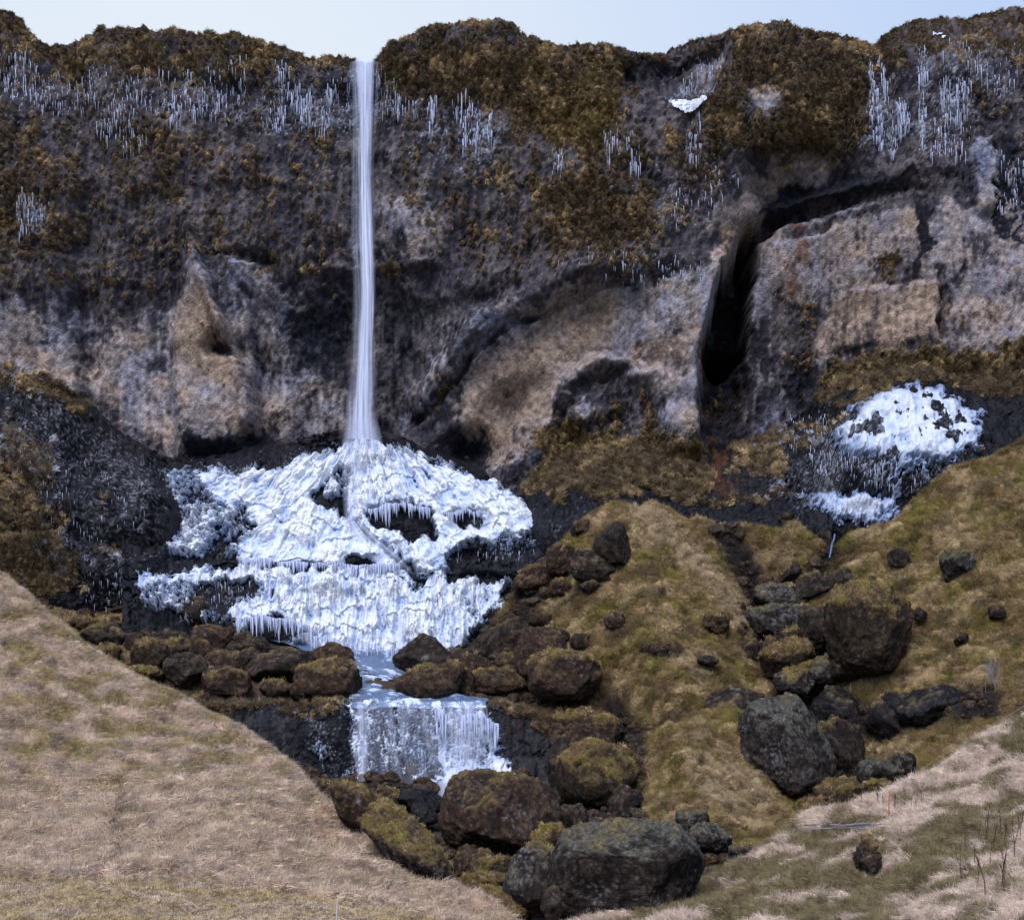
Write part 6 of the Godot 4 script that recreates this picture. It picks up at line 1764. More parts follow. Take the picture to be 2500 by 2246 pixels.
	boulder(Vector3(25.21,7.37,19.82),Vector3(2.69,2.62,2.53), -0.1, "moss", 0.5, "giant yellow-mossed boulder in the right gully")
	boulder(Vector3(23.17,6.69,19.22),Vector3(0.46,2.35,1.57), 0.38, "dark", 0.05, "thin upright dark slab leaning on the giant mossy boulder")
	boulder(Vector3(19.78,6.86,15.09),Vector3(0.95,0.69,0.81), 0.0, "moss", 0.4, "small moss-topped boulder in front of the grey slab boulder")
	boulder(Vector3(17.42,6.03,14.99),Vector3(0.88,0.73,0.78), 0.0, "dark", 0.3, "dark boulder at the left edge of the right gully")
	boulder(Vector3(18.78,6.13,15.21),Vector3(0.69,0.62,0.63), 0.0, "moss", 0.5, "mossy stone between the gully's left-edge boulder and the shaggy ones")
	boulder(Vector3(19.61,5.34,17.12),Vector3(1.51,0.97,1.25), 0.4, "moss", 0.75, "green shaggy-topped boulder in the middle of the right gully")
	boulder(Vector3(20.72,4.45,17.76),Vector3(0.68,0.57,0.61), 0.0, "moss", 0.6, "small mossy stone right of the green shaggy-topped boulder")
	boulder(Vector3(22.01,4.45,18.04),Vector3(0.93,0.79,0.84), -0.2, "lichen", 0.35, "speckled grey boulder below the dark pointed boulder")
	boulder(Vector3(23.57,4.56,18.9),Vector3(1.21,0.68,0.96), -0.05, "moss", 0.5, "straw-topped low boulder at the foot of the leaning slab")
	boulder(Vector3(19.97,3.57,18.61),Vector3(1.29,0.79,1.05), -0.15, "lichen", 0.4, "dark boulder with grey-green top at the lower end of the right gully")
	boulder(Vector3(15.26,1.82,22.2),Vector3(2.17,1.15,1.7), -0.12, "dark", 0.2, "grey wedge-shaped rock with a ridged top, left of the giant leaning rock")
	boulder(Vector3(18.3,-0.71,27.7),Vector3(2.7,2.9,2.68), 0.55, "lichen", 0.12, "giant leaning dark rock on the right slope, straw tuft on its peak")
	boulder(Vector3(22.18,-1.04,22.67),Vector3(2.09,1.74,1.86), -0.55, "dark", 0.3, "dark ridged rock right of the giant leaning rock")
	boulder(Vector3(24.29,-2.69,30.07),Vector3(1.29,0.96,1.11), -0.1, "lichen", 0.2, "rounded dark boulder with pale green top, above the tiny creek fall")
	boulder(Vector3(25.91,-2.06,29.56),Vector3(0.7,0.83,0.74), -0.2, "lichen", 0.3, "pointed grey lichen boulder at the upper right of the rounded creek boulder")
	boulder(Vector3(23.85,-3.87,31.96),Vector3(1.11,0.62,0.89), -0.1, "moss", 0.6, "mossy boulder right of the tiny creek fall")
	boulder(Vector3(21.62,-4.2,29.52),Vector3(1.73,0.87,1.34), 0.0, "moss", 0.5, "wide turf-topped dark rock left of the tiny creek fall")
	boulder(Vector3(19.89,-5.0,31.25),Vector3(1.05,0.59,0.84), 0.0, "moss", 0.55, "turf-topped rock at the edge of the front meadow")
	boulder(Vector3(11.18,-5.45,38.57),Vector3(0.85,0.75,0.77), -0.2, "lichen", 0.25, "pointed dark rock above the huge block's right shoulder")
	boulder(Vector3(11.97,-6.4,40.92),Vector3(1.17,0.74,0.96), -0.1, "lichen", 0.25, "dark lichen-flecked rock right of the huge block's top corner")
	boulder(Vector3(11.02,-7.91,42.03),Vector3(0.46,0.7,0.58), 0.0, "dark", 0.2, "small upright rock against the huge block's right side")
	boulder(Vector3(13.91,-7.46,42.45),Vector3(0.79,0.55,0.67), -0.1, "lichen", 0.35, "grey-topped rock at the foot of the grassy spur")
	boulder(Vector3(11.85,-8.71,44.78),Vector3(0.72,0.6,0.64), -0.1, "lichen", 0.2, "dark rock half sunk behind the front meadow's crest")
	boulder(Vector3(25.5,-3.21,40.34),Vector3(0.62,0.28,0.47), 0.0, "moss", 0.4, "small low dark rock on the pale front meadow")
	boulder(Vector3(18.89,-6.72,58.61),Vector3(0.59,0.97,0.79), 0.0, "dark", 0.62, "stump-like dark rock under a thick cap of grass on the front meadow")
	boulder(Vector3(14.56,7.86,17.13),Vector3(0.76,0.58,0.66), 0.0, "brown", 0.35, "brown stone at the right foot of the central hill, left of the dark gully gap")
	boulder(Vector3(28.96,8.38,18.29),Vector3(0.43,0.36,0.38), 0.0, "dark", 0.2, "small dark stone on the right hillside, right of the giant mossy boulder")
	boulder(Vector3(31.33,6.55,20.95),Vector3(0.42,0.32,0.36), 0.0, "dark", 0.3, "small dark stone low on the right hillside, nearer the right edge")
	boulder(Vector3(33.84,8.43,20.59),Vector3(0.53,0.39,0.45), 0.0, "dark", 0.4, "small dark outcrop on the right hillside, farthest right")
	boulder(Vector3(31.81,12.06,16.88),Vector3(1.08,1.12,1.05), -0.1, "lichen", 0.35, "tall rough mossy rock standing alone on the right hillside")
	boulder(Vector3(28.39,12.81,12.78),Vector3(0.67,0.59,0.61), -0.1, "dark", 0.3, "round dark stone on the right hillside, left of the tall rough rock")
	boulder(Vector3(26.13,13.09,6.1),Vector3(0.5,0.81,0.66), 0.2, "brown", 0.4, "upright brown rock at the upper right side of the back gully")
	boulder(Vector3(23.73,14.55,7.89),Vector3(0.34,0.72,0.55), 0.35, "dark", 0.1, "narrow leaning dark stone above the little blue runnel")
	boulder(Vector3(17.05,13.35,6.15),Vector3(0.58,0.77,0.66), 0.0, "dark", 0.15, "upright dark stone in the upper gully right of the central hill's crest")
	boulder(Vector3(15.8,15.12,9.62),Vector3(0.49,0.45,0.45), 0.0, "dark", 0.2, "dark stone near the skyline between the two back hills")
	boulder(Vector3(23.17,13.06,6.4),Vector3(1.0,0.54,0.79), 0.2, "dark", 0.3, "flat dark stone below the little blue runnel")
	boulder(Vector3(24.53,11.28,11.31),Vector3(0.71,0.75,0.7), -0.3, "dark", 0.2, "angular dark stone in the back gully, right of the long rock")
	boulder(Vector3(22.39,10.84,11.12),Vector3(1.2,0.78,0.99), 0.25, "dark", 0.25, "long dark rock in the middle of the back gully")
	boulder(Vector3(20.57,11.69,10.75),Vector3(0.97,0.37,0.72), 0.7, "dark", 0.2, "thin sloping dark rock left of the long gully rock")
	boulder(Vector3(19.0,10.94,10.7),Vector3(0.56,0.56,0.53), 0.0, "brown", 0.3, "rounded stone at the left of the back gully")
	boulder(Vector3(19.7,9.96,11.4),Vector3(1.57,0.82,1.23), -0.1, "lichen", 0.3, "pale-topped boulder just behind the grey slab-sided boulder")
	boulder(Vector3(26.49,10.77,13.34),Vector3(0.77,0.52,0.65), -0.1, "moss", 0.4, "grey-mossed stone behind the giant mossy boulder")
	boulder(Vector3(27.04,9.94,14.9),Vector3(0.55,0.37,0.46), 0.0, "dark", 0.3, "small dark stone right behind the giant mossy boulder")
	boulder(Vector3(20.61,16.13,8.52),Vector3(0.57,0.38,0.47), 0.0, "dark", 0.2, "small dark rock on the crest of the low back knoll")
	boulder(Vector3(23.05,1.07,19.01),Vector3(2.35,1.85,2.06), -0.1, "wet", 0.2, "blue-black bedrock outcrop right of the giant leaning rock's peak")
	boulder(Vector3(26.27,1.05,22.18),Vector3(1.68,2.1,1.84), 0.0, "wet", 0.3, "cracked blue-black bedrock bluff under the right hillside's turf edge")
	boulder(Vector3(29.2,2.01,23.31),Vector3(2.64,1.25,2.02), 0.05, "wet", 0.2, "long low dark bluff under turf near the right edge")
	boulder(Vector3(13.65,5.01,20.6),Vector3(0.64,0.28,0.48), 0.0, "dark", 0.1, "flat dark stone right of the bare soil patch")



var icicle_kit := []


func icicle_mesh(seed_: int) -> ArrayMesh:
	var v := PackedVector3Array()
	var nn := PackedVector3Array()
	var c := PackedColorArray()
	var idx := PackedInt32Array()
	var rings := 4
	for r in rings:
		var t := float(r) / (rings - 1)
		var rad := 0.5 * (1.0 - t * 0.96) * (0.85 + 0.35 * rnd(seed_ * 40 + r))
		var off := Vector3((rnd(seed_ * 40 + r + 10) - 0.5) * 0.25, -t, 0)
		for s in 5:
			var a := TAU * s / 5.0
			v.append(Vector3(cos(a) * rad, 0, sin(a) * rad) + off)
			nn.append(Vector3(cos(a), -0.1, sin(a)).normalized())
			c.append(Color(1.0, 0.97, 0.95).lerp(Color(0.88, 0.88, 0.92), rnd(seed_ * 90 + r * 5 + s)))
	for r in rings - 1:
		for s in 5:
			var a := r * 5 + s
			var b := r * 5 + (s + 1) % 5
			idx.append_array(PackedInt32Array([a, a + 5, b, b, a + 5, b + 5]))
	return array_mesh(v, nn, c, idx)


# a curtain of icicles over a patch of a rock face: the biggest ones singly, the fine ones as one mass
func curtain(label: String, face: Dictionary, ring: PackedVector2Array, big: int, fine: int, length: float, seed_: int, group: String, thin := 1.0) -> void:
	var box := Rect2(ring[0], Vector2.ZERO)
	for q in ring:
		box = box.expand(q)
	var where := []
	var tint := PackedColorArray()
	var chosen := []
	var n := 0
	var tries := 0
	while n < big + fine and tries < (big + fine) * 12:
		tries += 1
		var q := seed_ * 50000 + tries * 7
		var at := box.position + box.size * Vector2(rnd(q), rnd(q + 1))
		if not Geometry2D.is_point_in_polygon(at, ring):
			continue
		var dense := n_mid.get_noise_2d(at.x * 1.6, at.y * 0.7) + 0.5 * n_fine.get_noise_2d(at.x * 0.7, at.y * 0.2)
		if dense < (rnd(q + 2) - 0.55) * 0.7:
			continue
		var z := front_z(face, at.x, at.y)
		if z < -50.0:
			continue
		var l := length * (0.14 + 0.8 * pow(rnd(q + 3), 3.0))
		var wide := (0.018 + 0.04 * l) * thin * (0.7 + 0.6 * rnd(q + 5))
		if n < big:
			l = length * (0.5 + 0.4 * rnd(q + 3))
			wide = (0.035 + 0.045 * l) * thin
		var row := 0.75 + 0.25 * n_big.get_noise_2d(at.x * 3.0, 5.0)
		var pos := Vector3(at.x, snappedf(at.y + 0.6 * n_mid.get_noise_2d(at.x * 1.3, at.y * 0.4), row) + 0.15 * rnd(q + 6), z + wide * 0.2 + 0.05)
		var t := Transform3D(Basis(Vector3(wide,0,0),Vector3(0,l,0),Vector3(0,0,wide)), pos)
		if n < big:
			chosen.append(t)
		else:
			where.append(t)
			var g := 0.8 + 0.3 * rnd(q + 6)
			tint.append(Color(g, g, g))
		n += 1
	if chosen.is_empty():
		return
	var o := thing("icicle_curtain", chosen[0].origin, label, "icicles", group)
	for k in chosen.size():
		var m := MeshInstance3D.new()
		m.name = "icicle"
		m.mesh = icicle_kit[k % icicle_kit.size()]
		m.transform = Transform3D(chosen[k].basis, chosen[k].origin - o.position)
		o.add_child(m, true)
	for k in where.size():
		where[k].origin -= o.position
	if where.size():
		multi("fine_icicles", icicle_kit[0], mats["icicle"], where, tint, o)


# icicles along the lower edge of a ledge
func fringe(label: String, edge: PackedVector3Array, big: int, fine: int, length: float, seed_: int) -> void:
	var o := thing("icicle_fringe", edge[0].lerp(edge[edge.size() - 1], 0.5), label, "icicles", "icicle fringes of the frozen cascade")
	var where := []
	var tint := PackedColorArray()
	for n in big + fine:
		var q := seed_ * 50000 + n * 7
		var f := rnd(q) * (edge.size() - 1)
		var k := mini(int(f), edge.size() - 2)
		var p := edge[k].lerp(edge[k + 1], f - k)
		p += Vector3((rnd(q + 1) - 0.5) * 0.2, 0.25 + 0.3 * n_mid.get_noise_2d(p.x * 2.0, seed_), (rnd(q + 2) - 0.5) * 0.9)
		var l := length * (0.35 + rnd(q + 3) * rnd(q + 4)) * (0.6 + 0.8 * absf(n_mid.get_noise_2d(p.x * 1.5 + 40.0, seed_)) * 2.0)
		if n < big:
			l = length * (0.8 + 0.5 * rnd(q + 3))
		var wide := 0.05 + 0.09 * l
		var t := Transform3D(Basis(Vector3(wide,0,0),Vector3(0,l,0),Vector3(0,0,wide)), p - o.position)
		if n < big:
			var m := MeshInstance3D.new()
			m.name = "icicle"
			m.mesh = icicle_kit[n % icicle_kit.size()]
			m.transform = t
			o.add_child(m, true)
		else:
			where.append(t)
			var g := 0.85 + 0.25 * rnd(q + 6)
			tint.append(Color(g, g, g))
	multi("fine_icicles", icicle_kit[1], mats["icicle"], where, tint, o)


func build_icicles():
	for k in 6:
		var m := icicle_mesh(k + 1)
		m.surface_set_material(0, mats["icicle"])
		icicle_kit.append(m)
	var f := facing(surf["cliff"])
	var g := "icicle curtains on the cliff face"
	curtain("icicles at the far left edge of the cliff, right below the turf", f, PackedVector2Array([Vector2(-41.95,53.78),Vector2(-37.97,53.59),Vector2(-36.97,51.79),Vector2(-37.17,49.8),Vector2(-41.95,48.61)]), 9, 330, 1.3, 1, g)
	curtain("row of short icicles left of the first gully, under the clifftop dip", f, PackedVector2Array([Vector2(-37.57,51.79),Vector2(-31.99,51.79),Vector2(-32.39,49.4),Vector2(-35.58,48.21),Vector2(-37.97,48.61)]), 8, 260, 1.0, 2, g)
	curtain("dark blue icicle band under the long mossy brow at the left", f, PackedVector2Array([Vector2(-32.39,52.39),Vector2(-27.21,52.27),Vector2(-26.81,49.8),Vector2(-28.41,46.22),Vector2(-30.0,45.42),Vector2(-32.79,47.81)]), 10, 330, 1.2, 3, g)
	curtain("icicles under the middle of the mossy brow, left of the grassy ledge", f, PackedVector2Array([Vector2(-28.8,52.39),Vector2(-24.82,52.19),Vector2(-22.43,50.6),Vector2(-23.23,48.61),Vector2(-28.41,49.0)]), 10, 300, 1.1, 4, g)
	curtain("short icicles inside the small hollow of the left brow", f, PackedVector2Array([Vector2(-23.94,52.39),Vector2(-22.59,52.39),Vector2(-22.59,51.71),Vector2(-23.94,51.63)]), 4, 30, 0.7, 5, g)
	curtain("icicles falling right of the small grassy ledge on the left brow", f, PackedVector2Array([Vector2(-22.23,52.99),Vector2(-20.84,52.79),Vector2(-21.24,48.21),Vector2(-23.23,47.41),Vector2(-23.63,49.8)]), 8, 150, 1.2, 6, g)
	curtain("lone bright icicle cluster in the middle of the left cliff", f, PackedVector2Array([Vector2(-26.57,49.88),Vector2(-25.86,50.0),Vector2(-25.78,47.81),Vector2(-26.65,47.61)]), 6, 60, 1.3, 7, g)
	curtain("thick white icicles left of the waterfall, under the brow", f, PackedVector2Array([Vector2(-18.65,52.59),Vector2(-17.05,52.67),Vector2(-16.45,51.0),Vector2(-12.87,51.79),Vector2(-12.87,50.2),Vector2(-16.45,49.0),Vector2(-18.05,49.8)]), 10, 260, 1.6, 8, g)
	curtain("long hanging icicles farther down left of the waterfall", f, PackedVector2Array([Vector2(-19.84,50.0),Vector2(-16.45,50.2),Vector2(-12.87,50.6),Vector2(-12.87,48.21),Vector2(-18.05,47.81),Vector2(-19.64,47.81)]), 9, 240, 1.4, 9, g)
	curtain("icicle tuft below the thick icicles left of the fall", f, PackedVector2Array([Vector2(-18.65,49.0),Vector2(-17.45,49.2),Vector2(-17.65,47.81),Vector2(-19.64,47.61)]), 5, 70, 1.2, 10, g)
	curtain("white ice teeth in the dark hollow at the far left of the cliff", f, PackedVector2Array([Vector2(-38.76,41.63),Vector2(-37.17,41.83),Vector2(-35.98,41.04),Vector2(-36.97,39.44),Vector2(-37.37,38.65),Vector2(-38.37,39.04)]), 8, 200, 1.2, 11, g)
	curtain("short icicles just right of the waterfall's lip", f, PackedVector2Array([Vector2(-10.8,52.59),Vector2(-9.68,51.79),Vector2(-8.09,50.2),Vector2(-8.49,48.61),Vector2(-10.68,49.2)]), 7, 150, 1.2, 12, g)
	curtain("icicle group right of the fall on the dark upper wall", f, PackedVector2Array([Vector2(-7.89,50.0),Vector2(-5.9,50.2),Vector2(-6.1,48.41),Vector2(-6.69,47.81),Vector2(-7.89,48.61)]), 7, 110, 1.4, 13, g)
	curtain("longest bright icicle group in the centre of the upper cliff", f, PackedVector2Array([Vector2(-4.7,50.2),Vector2(-3.51,50.2),Vector2(-1.51,48.8),Vector2(-1.51,46.02),Vector2(-3.51,46.22),Vector2(-4.7,47.41)]), 10, 220, 1.9, 14, g)
	curtain("sparse icicles under the olive moss in the centre of the cliff", f, PackedVector2Array([Vector2(2.67,45.42),Vector2(4.66,45.42),Vector2(4.26,43.23),Vector2(3.27,43.43)]), 5, 70, 1.2, 15, g)
	curtain("icicles below the mossy slope right of centre", f, PackedVector2Array([Vector2(7.05,46.61),Vector2(9.84,46.81),Vector2(10.04,44.22),Vector2(7.45,44.02)]), 6, 120, 1.5, 16, g)
	curtain("ice streak in the seam right under the snow niche", f, PackedVector2Array([Vector2(13.43,47.41),Vector2(14.82,47.81),Vector2(14.62,44.22),Vector2(13.43,44.62)]), 6, 80, 1.4, 17, g)
	curtain("icicles trailing over the niche wall above the snow patch", f, PackedVector2Array([Vector2(13.11,52.99),Vector2(17.01,53.98),Vector2(16.22,51.0),Vector2(13.43,50.2)]), 5, 90, 1.2, 18, g)
	curtain("fine icicles over the grey arch in the middle right", f, PackedVector2Array([Vector2(3.47,36.45),Vector2(9.04,37.65),Vector2(15.02,36.65),Vector2(15.02,35.06),Vector2(7.45,35.46)]), 7, 160, 0.9, 19, g)
	curtain("scattered icicles on the brown wall left of the big cave", f, PackedVector2Array([Vector2(12.23,42.63),Vector2(17.01,44.62),Vector2(17.81,43.43),Vector2(14.62,39.44),Vector2(12.23,39.04)]), 6, 120, 1.0, 20, g)
	curtain("left half of the white ice fan in the right gully", f, PackedVector2Array([Vector2(28.49,53.39),Vector2(28.96,50.6),Vector2(29.68,47.41),Vector2(29.16,45.82),Vector2(27.57,47.41),Vector2(27.97,50.2)]), 10, 300, 1.2, 21, g, 1.3)
	curtain("right half of the white ice fan in the right gully", f, PackedVector2Array([Vector2(29.04,53.59),Vector2(29.76,51.0),Vector2(31.35,48.21),Vector2(30.76,47.01),Vector2(30.08,45.02),Vector2(29.56,49.0)]), 10, 300, 1.2, 22, g, 1.3)
	curtain("single long ice line right of the ice fan", f, PackedVector2Array([Vector2(31.87,53.78),Vector2(32.63,53.78),Vector2(32.55,47.41),Vector2(32.15,44.62),Vector2(31.83,45.82)]), 8, 100, 1.5, 23, g)
	curtain("upper icicles of the right wall, below the clifftop slope", f, PackedVector2Array([Vector2(33.15,54.38),Vector2(40.36,54.58),Vector2(39.32,50.2),Vector2(33.35,50.6)]), 10, 200, 1.3, 24, g)
	curtain("ice veil in the middle of the right wall", f, PackedVector2Array([Vector2(33.35,51.0),Vector2(36.14,51.39),Vector2(35.94,48.61),Vector2(33.75,48.21)]), 8, 160, 1.6, 25, g)
	curtain("lower fringe of icicles on the right wall above the grey slabs", f, PackedVector2Array([Vector2(32.95,47.81),Vector2(36.14,48.21),Vector2(35.54,45.42),Vector2(32.55,45.02)]), 8, 180, 1.2, 26, g)
	curtain("icicles on the streaked grey wall at the right edge", f, PackedVector2Array([Vector2(37.73,45.42),Vector2(40.52,45.82),Vector2(40.52,41.04),Vector2(37.73,41.04)]), 6, 90, 1.2, 27, g)
	var tl := facing(surf["talus_left"])
	curtain("frost teeth on the black slope at the left edge", tl, PackedVector2Array([Vector2(-39.55,22.59),Vector2(-34.19,22.21),Vector2(-29.6,18.76),Vector2(-27.3,16.85),Vector2(-29.6,13.4),Vector2(-36.49,17.23)]), 8, 300, 0.7, 31, "frost teeth on the dark slopes", 0.8)
	curtain("frost teeth low on the black slope beside the tan hill", tl, PackedVector2Array([Vector2(-32.46,13.39),Vector2(-26.51,12.64),Vector2(-26.51,9.67),Vector2(-32.09,9.67)]), 6, 160, 0.7, 32, "frost teeth on the dark slopes", 0.8)
	var tr := facing(surf["talus_right"])
	curtain("icicle comb hanging under the front of the frost dome", tr, PackedVector2Array([Vector2(22.87,21.81),Vector2(25.98,21.04),Vector2(29.88,20.45),Vector2(33.0,20.26),Vector2(30.66,18.7),Vector2(25.98,18.89),Vector2(22.87,20.26)]), 10, 420, 0.9, 33, "frost teeth on the dark slopes")
	curtain("fine icicles on the wet wall left of the frost dome", tr, PackedVector2Array([Vector2(20.76,25.61),Vector2(24.7,25.61),Vector2(24.7,22.46),Vector2(21.55,21.67)]), 6, 140, 0.9, 34, "frost teeth on the dark slopes")
	var ca := facing(surf["cascade"])
	curtain("frost teeth on the layered black rock left of the ice cone", ca, PackedVector2Array([Vector2(-26.46,20.14),Vector2(-20.65,19.75),Vector2(-19.87,17.43),Vector2(-21.42,15.11),Vector2(-26.07,15.49)]), 8, 360, 0.7, 35, "frost teeth on the dark slopes")
	curtain("frost teeth on the dark rock right of the ice cone", ca, PackedVector2Array([Vector2(-4.35,16.18),Vector2(1.81,16.18),Vector2(1.81,13.09),Vector2(-4.35,13.09)]), 8, 280, 0.7, 36, "frost teeth on the dark slopes")
	curtain("icicles on the dark rock bands left of the lower ice curtain", ca, PackedVector2Array([Vector2(-26.99,11.35),Vector2(-19.42,11.73),Vector2(-20.17,8.33),Vector2(-26.99,9.46)]), 8, 240, 0.9, 37, "frost teeth on the dark slopes")
	fringe("icicle fringe along the left half of the dark ledge", PackedVector3Array([Vector3(-20.65,13.0,8.2),Vector3(-17.98,12.69,8.3),Vector3(-15.69,12.61,8.4),Vector3(-13.41,12.53,8.4)]), 12, 220, 0.9, 41)
	fringe("icicle fringe along the right half of the dark ledge", PackedVector3Array([Vector3(-13.41,12.53,8.4),Vector3(-10.74,12.45,8.5),Vector3(-8.46,12.29,8.6)]), 8, 120, 0.9, 42)
	fringe("icicle fringe over the dark eye-shaped hollow of the ice cone", PackedVector3Array([Vector3(-11.05,16.81,6.6),Vector3(-9.32,17.11,6.7),Vector3(-7.59,17.15,6.7),Vector3(-6.25,16.72,6.7)]), 10, 150, 0.9, 43)
	fringe("icicle fringe over the small dark hollow at the right of the ice cone", PackedVector3Array([Vector3(-4.95,16.43,6.6),Vector3(-3.57,16.7,6.6),Vector3(-2.11,16.43,6.6)]), 6, 80, 0.8, 44)
	fringe("icicle fringe above the left end of the frozen pool", PackedVector3Array([Vector3(-20.31,8.3,11.0),Vector3(-18.41,8.36,11.3),Vector3(-16.52,8.13,11.5),Vector3(-14.64,7.45,11.7)]), 10, 160, 1.3, 45)
	fringe("long icicle fringe at the foot of the lower ice curtain", PackedVector3Array([Vector3(-14.63,7.0,11.8),Vector3(-11.64,6.25,12.0),Vector3(-8.29,6.02,12.0),Vector3(-4.95,5.95,12.0)]), 12, 180, 1.3, 46)
	fringe("hanging ice strands beside the water of the lower fall", PackedVector3Array([Vector3(-5.27,1.4,22.4),Vector3(-4.63,0.87,22.6),Vector3(-2.02,1.05,22.6),Vector3(-0.98,0.35,22.4)]), 10, 70, 1.8, 47)




func stick(st: SurfaceTool, a: Vector3, b: Vector3, ra: float, rb: float) -> void:
	var d := (b - a).normalized()
	var x := d.cross(Vector3(0.3,0.2,1.0)).normalized()
	var y := d.cross(x)
	for s in 4:
		var t0 := TAU * s / 4.0
		var t1 := TAU * (s + 1) / 4.0
		var p := [a + (x * cos(t0) + y * sin(t0)) * ra, a + (x * cos(t1) + y * sin(t1)) * ra, b + (x * cos(t1) + y * sin(t1)) * rb, b + (x * cos(t0) + y * sin(t0)) * rb]
		for q in [0, 1, 2, 0, 2, 3]:
			st.add_vertex(p[q])


func branchy(seed_: int, height: float, forks: int, thick: float, spread: float) -> ArrayMesh:
	var st := SurfaceTool.new()
	st.begin(Mesh.PRIMITIVE_TRIANGLES)
	var stack := [[Vector3(0,-0.1,0),Vector3((rnd(seed_) - 0.5) * 0.3, 1, (rnd(seed_ + 1) - 0.5) * 0.3).normalized(), height * 0.45, thick, forks]]
	var k := seed_ * 100
	while stack.size():
		var b: Array = stack.pop_back()
		k += 7
		var tip: Vector3 = b[0] + b[1] * b[2]
		stick(st, b[0], tip, b[3], b[3] * 0.65)
		if b[4] > 0:
			for c in 2 + int(rnd(k) * 1.7):
				var d: Vector3 = (b[1] + Vector3(rnd(k + c * 3 + 1) - 0.5, rnd(k + c * 3 + 2) * 0.4, rnd(k + c * 3 + 3) - 0.5) * spread).normalized()
				stack.append([tip, d, b[2] * (0.55 + 0.35 * rnd(k + c + 20)), b[3] * 0.62, b[4] - 1])
	st.generate_normals()
	return st.commit()


func build_small_things():
	# dry stalks of last summer's herbs on the front meadow
	var kinds := []
	for k in 5:
		kinds.append(branchy(k + 3, 1.5, 2, 0.028, 0.7))
	for m in kinds:
		m.surface_set_material(0, mats["twig"])
	var fm := facing(surf["hill_front"], 0.3)
	var left := Vector2(19.35,-8.58)
	var right := Vector2(27.96,-5.44)
	for k in 34:
		var x := lerpf(left.x + 1.0, right.x, sqrt(rnd(k * 5 + 1)))
		var y := lerpf(left.y, right.y, rnd(k * 5 + 2))
		var z := front_z(fm, x, y)
		if z < -50.0 or z < 54.0:
			continue
		var o := MeshInstance3D.new()
		o.name = numbered("dry_stalk")
		o.mesh = kinds[k % 5]
		o.position = Vector3(x,y,z)
		o.rotation.y = TAU * rnd(k * 5 + 3)
		o.scale = Vector3.ONE * (0.8 + 0.7 * rnd(k * 5 + 4))
		add_child(o)
		tag(o, "dead reddish herb stalk standing in the straw of the lower right meadow", "dry stalk", "dry herb stalks in the lower right meadow")
	for k in 16:
		var at := Vector3(18.7,-4.65,45.22).lerp(Vector3(23.83,-3.94,48.2), rnd(k * 3 + 400))
		var o := MeshInstance3D.new()
		o.name = numbered("dry_stalk")
		o.mesh = kinds[k % 5]
		o.position = Vector3(at.x, front_top(surf["hill_front"], at.x, at.z) , at.z)
		o.scale = Vector3.ONE * (0.5 + 0.4 * rnd(k * 3 + 402))
		add_child(o)
		tag(o, "short reddish stalk in the row behind the pile of fallen branches", "dry stalk", "dry stalks along the meadow crest")
	# bare shrubs
	shrub(Vector3(8.27,0.35,21.02), 2.2, 5, "shrub", "purple-brown bare shrub in the cleft right of the humped brown boulder", 61)
	shrub(Vector3(-21.86,4.36,15.69), 1.3, 4, "shrub", "small bare grey shrub between boulders of the left pile", 62)
	shrub(Vector3(32.77,2.81,24.96), 1.7, 4, "wire", "pale leafless bush on the dark bluff near the right edge", 63)
	# fallen branches
	var pile := thing("fallen_branches", Vector3(19.85,-5.44,50.57), "heap of grey fallen branches in the hollow of the front meadow", "branches")
	for k in 12:
		var st := SurfaceTool.new()
		st.begin(Mesh.PRIMITIVE_TRIANGLES)
		var a := Vector3(-2.2 + 4.4 * rnd(k * 9 + 700), 0.0 + 0.4 * rnd(k * 9 + 701), 0.4 * rnd(k * 9 + 702))
		var d := Vector3(1.6 + rnd(k * 9 + 703), 0.35 * (rnd(k * 9 + 704) - 0.2), 0.5 * (rnd(k * 9 + 705) - 0.5))
		stick(st, a - d * 0.5, a, 0.022, 0.02)
		stick(st, a, a + d * 0.5 + Vector3(0, 0.25 * rnd(k * 9 + 706), 0), 0.02, 0.008)
		stick(st, a, a + Vector3(0.5,0.4,0.1), 0.02, 0.008)
		st.generate_normals()
		put("branch", st.commit(), mats["wire" if k % 3 else "twig"], pile)
	# stakes and posts
	stake(Vector3(-8.44,-9.04,70.16), 1.0, 0.06, "pale_wood", "grey fence post standing at the bottom edge of the mown field")
	stake(Vector3(21.77,-4.44,48.16), 1.1, 0.035, "orange", "thin orange marker stake on the meadow crest")
	stake(Vector3(18.54,-4.76,47.27), 0.5, 0.05, "pale_wood", "short white stake left of the fallen branches")
	stake(Vector3(23.83,1.85,19.32), 1.6, 0.035, "pale_wood", "thin white pole standing on the turf above the blue-black bedrock")
	stake(Vector3(-17.34,3.17,17.5), 1.0, 0.04, "pale_wood", "small pale stake in front of the whale-backed boulder")
	# a sagging wire along the meadow crest
	var run := [Vector3(23.24,-3.51,43.11),Vector3(25.51,-1.89,42.32),Vector3(26.99,-0.91,43.29),Vector3(28.5,0.0,42.58),Vector3(31.62,1.55,40.2)]
	var st2 := SurfaceTool.new()
	st2.begin(Mesh.PRIMITIVE_TRIANGLES)
	for k in run.size() - 1:
		stick(st2, run[k] + Vector3(0, 0.2 + 0.1 * rnd(k + 76), 0), run[k + 1] + Vector3(0, 0.2 + 0.1 * rnd(k + 77), 0), 0.010, 0.010)
	st2.generate_normals()
	tag(put("fence_wire", st2.commit(), mats["wire"]), "pale wire lying along the crest of the front meadow", "wire")
	# pale dead stems on the left slope
	var st3 := []
	for k in 3:
		st3.append(branchy(k + 41, 0.9, 2, 0.02, 0.9))
		st3[k].surface_set_material(0, mats["pale_wood"])
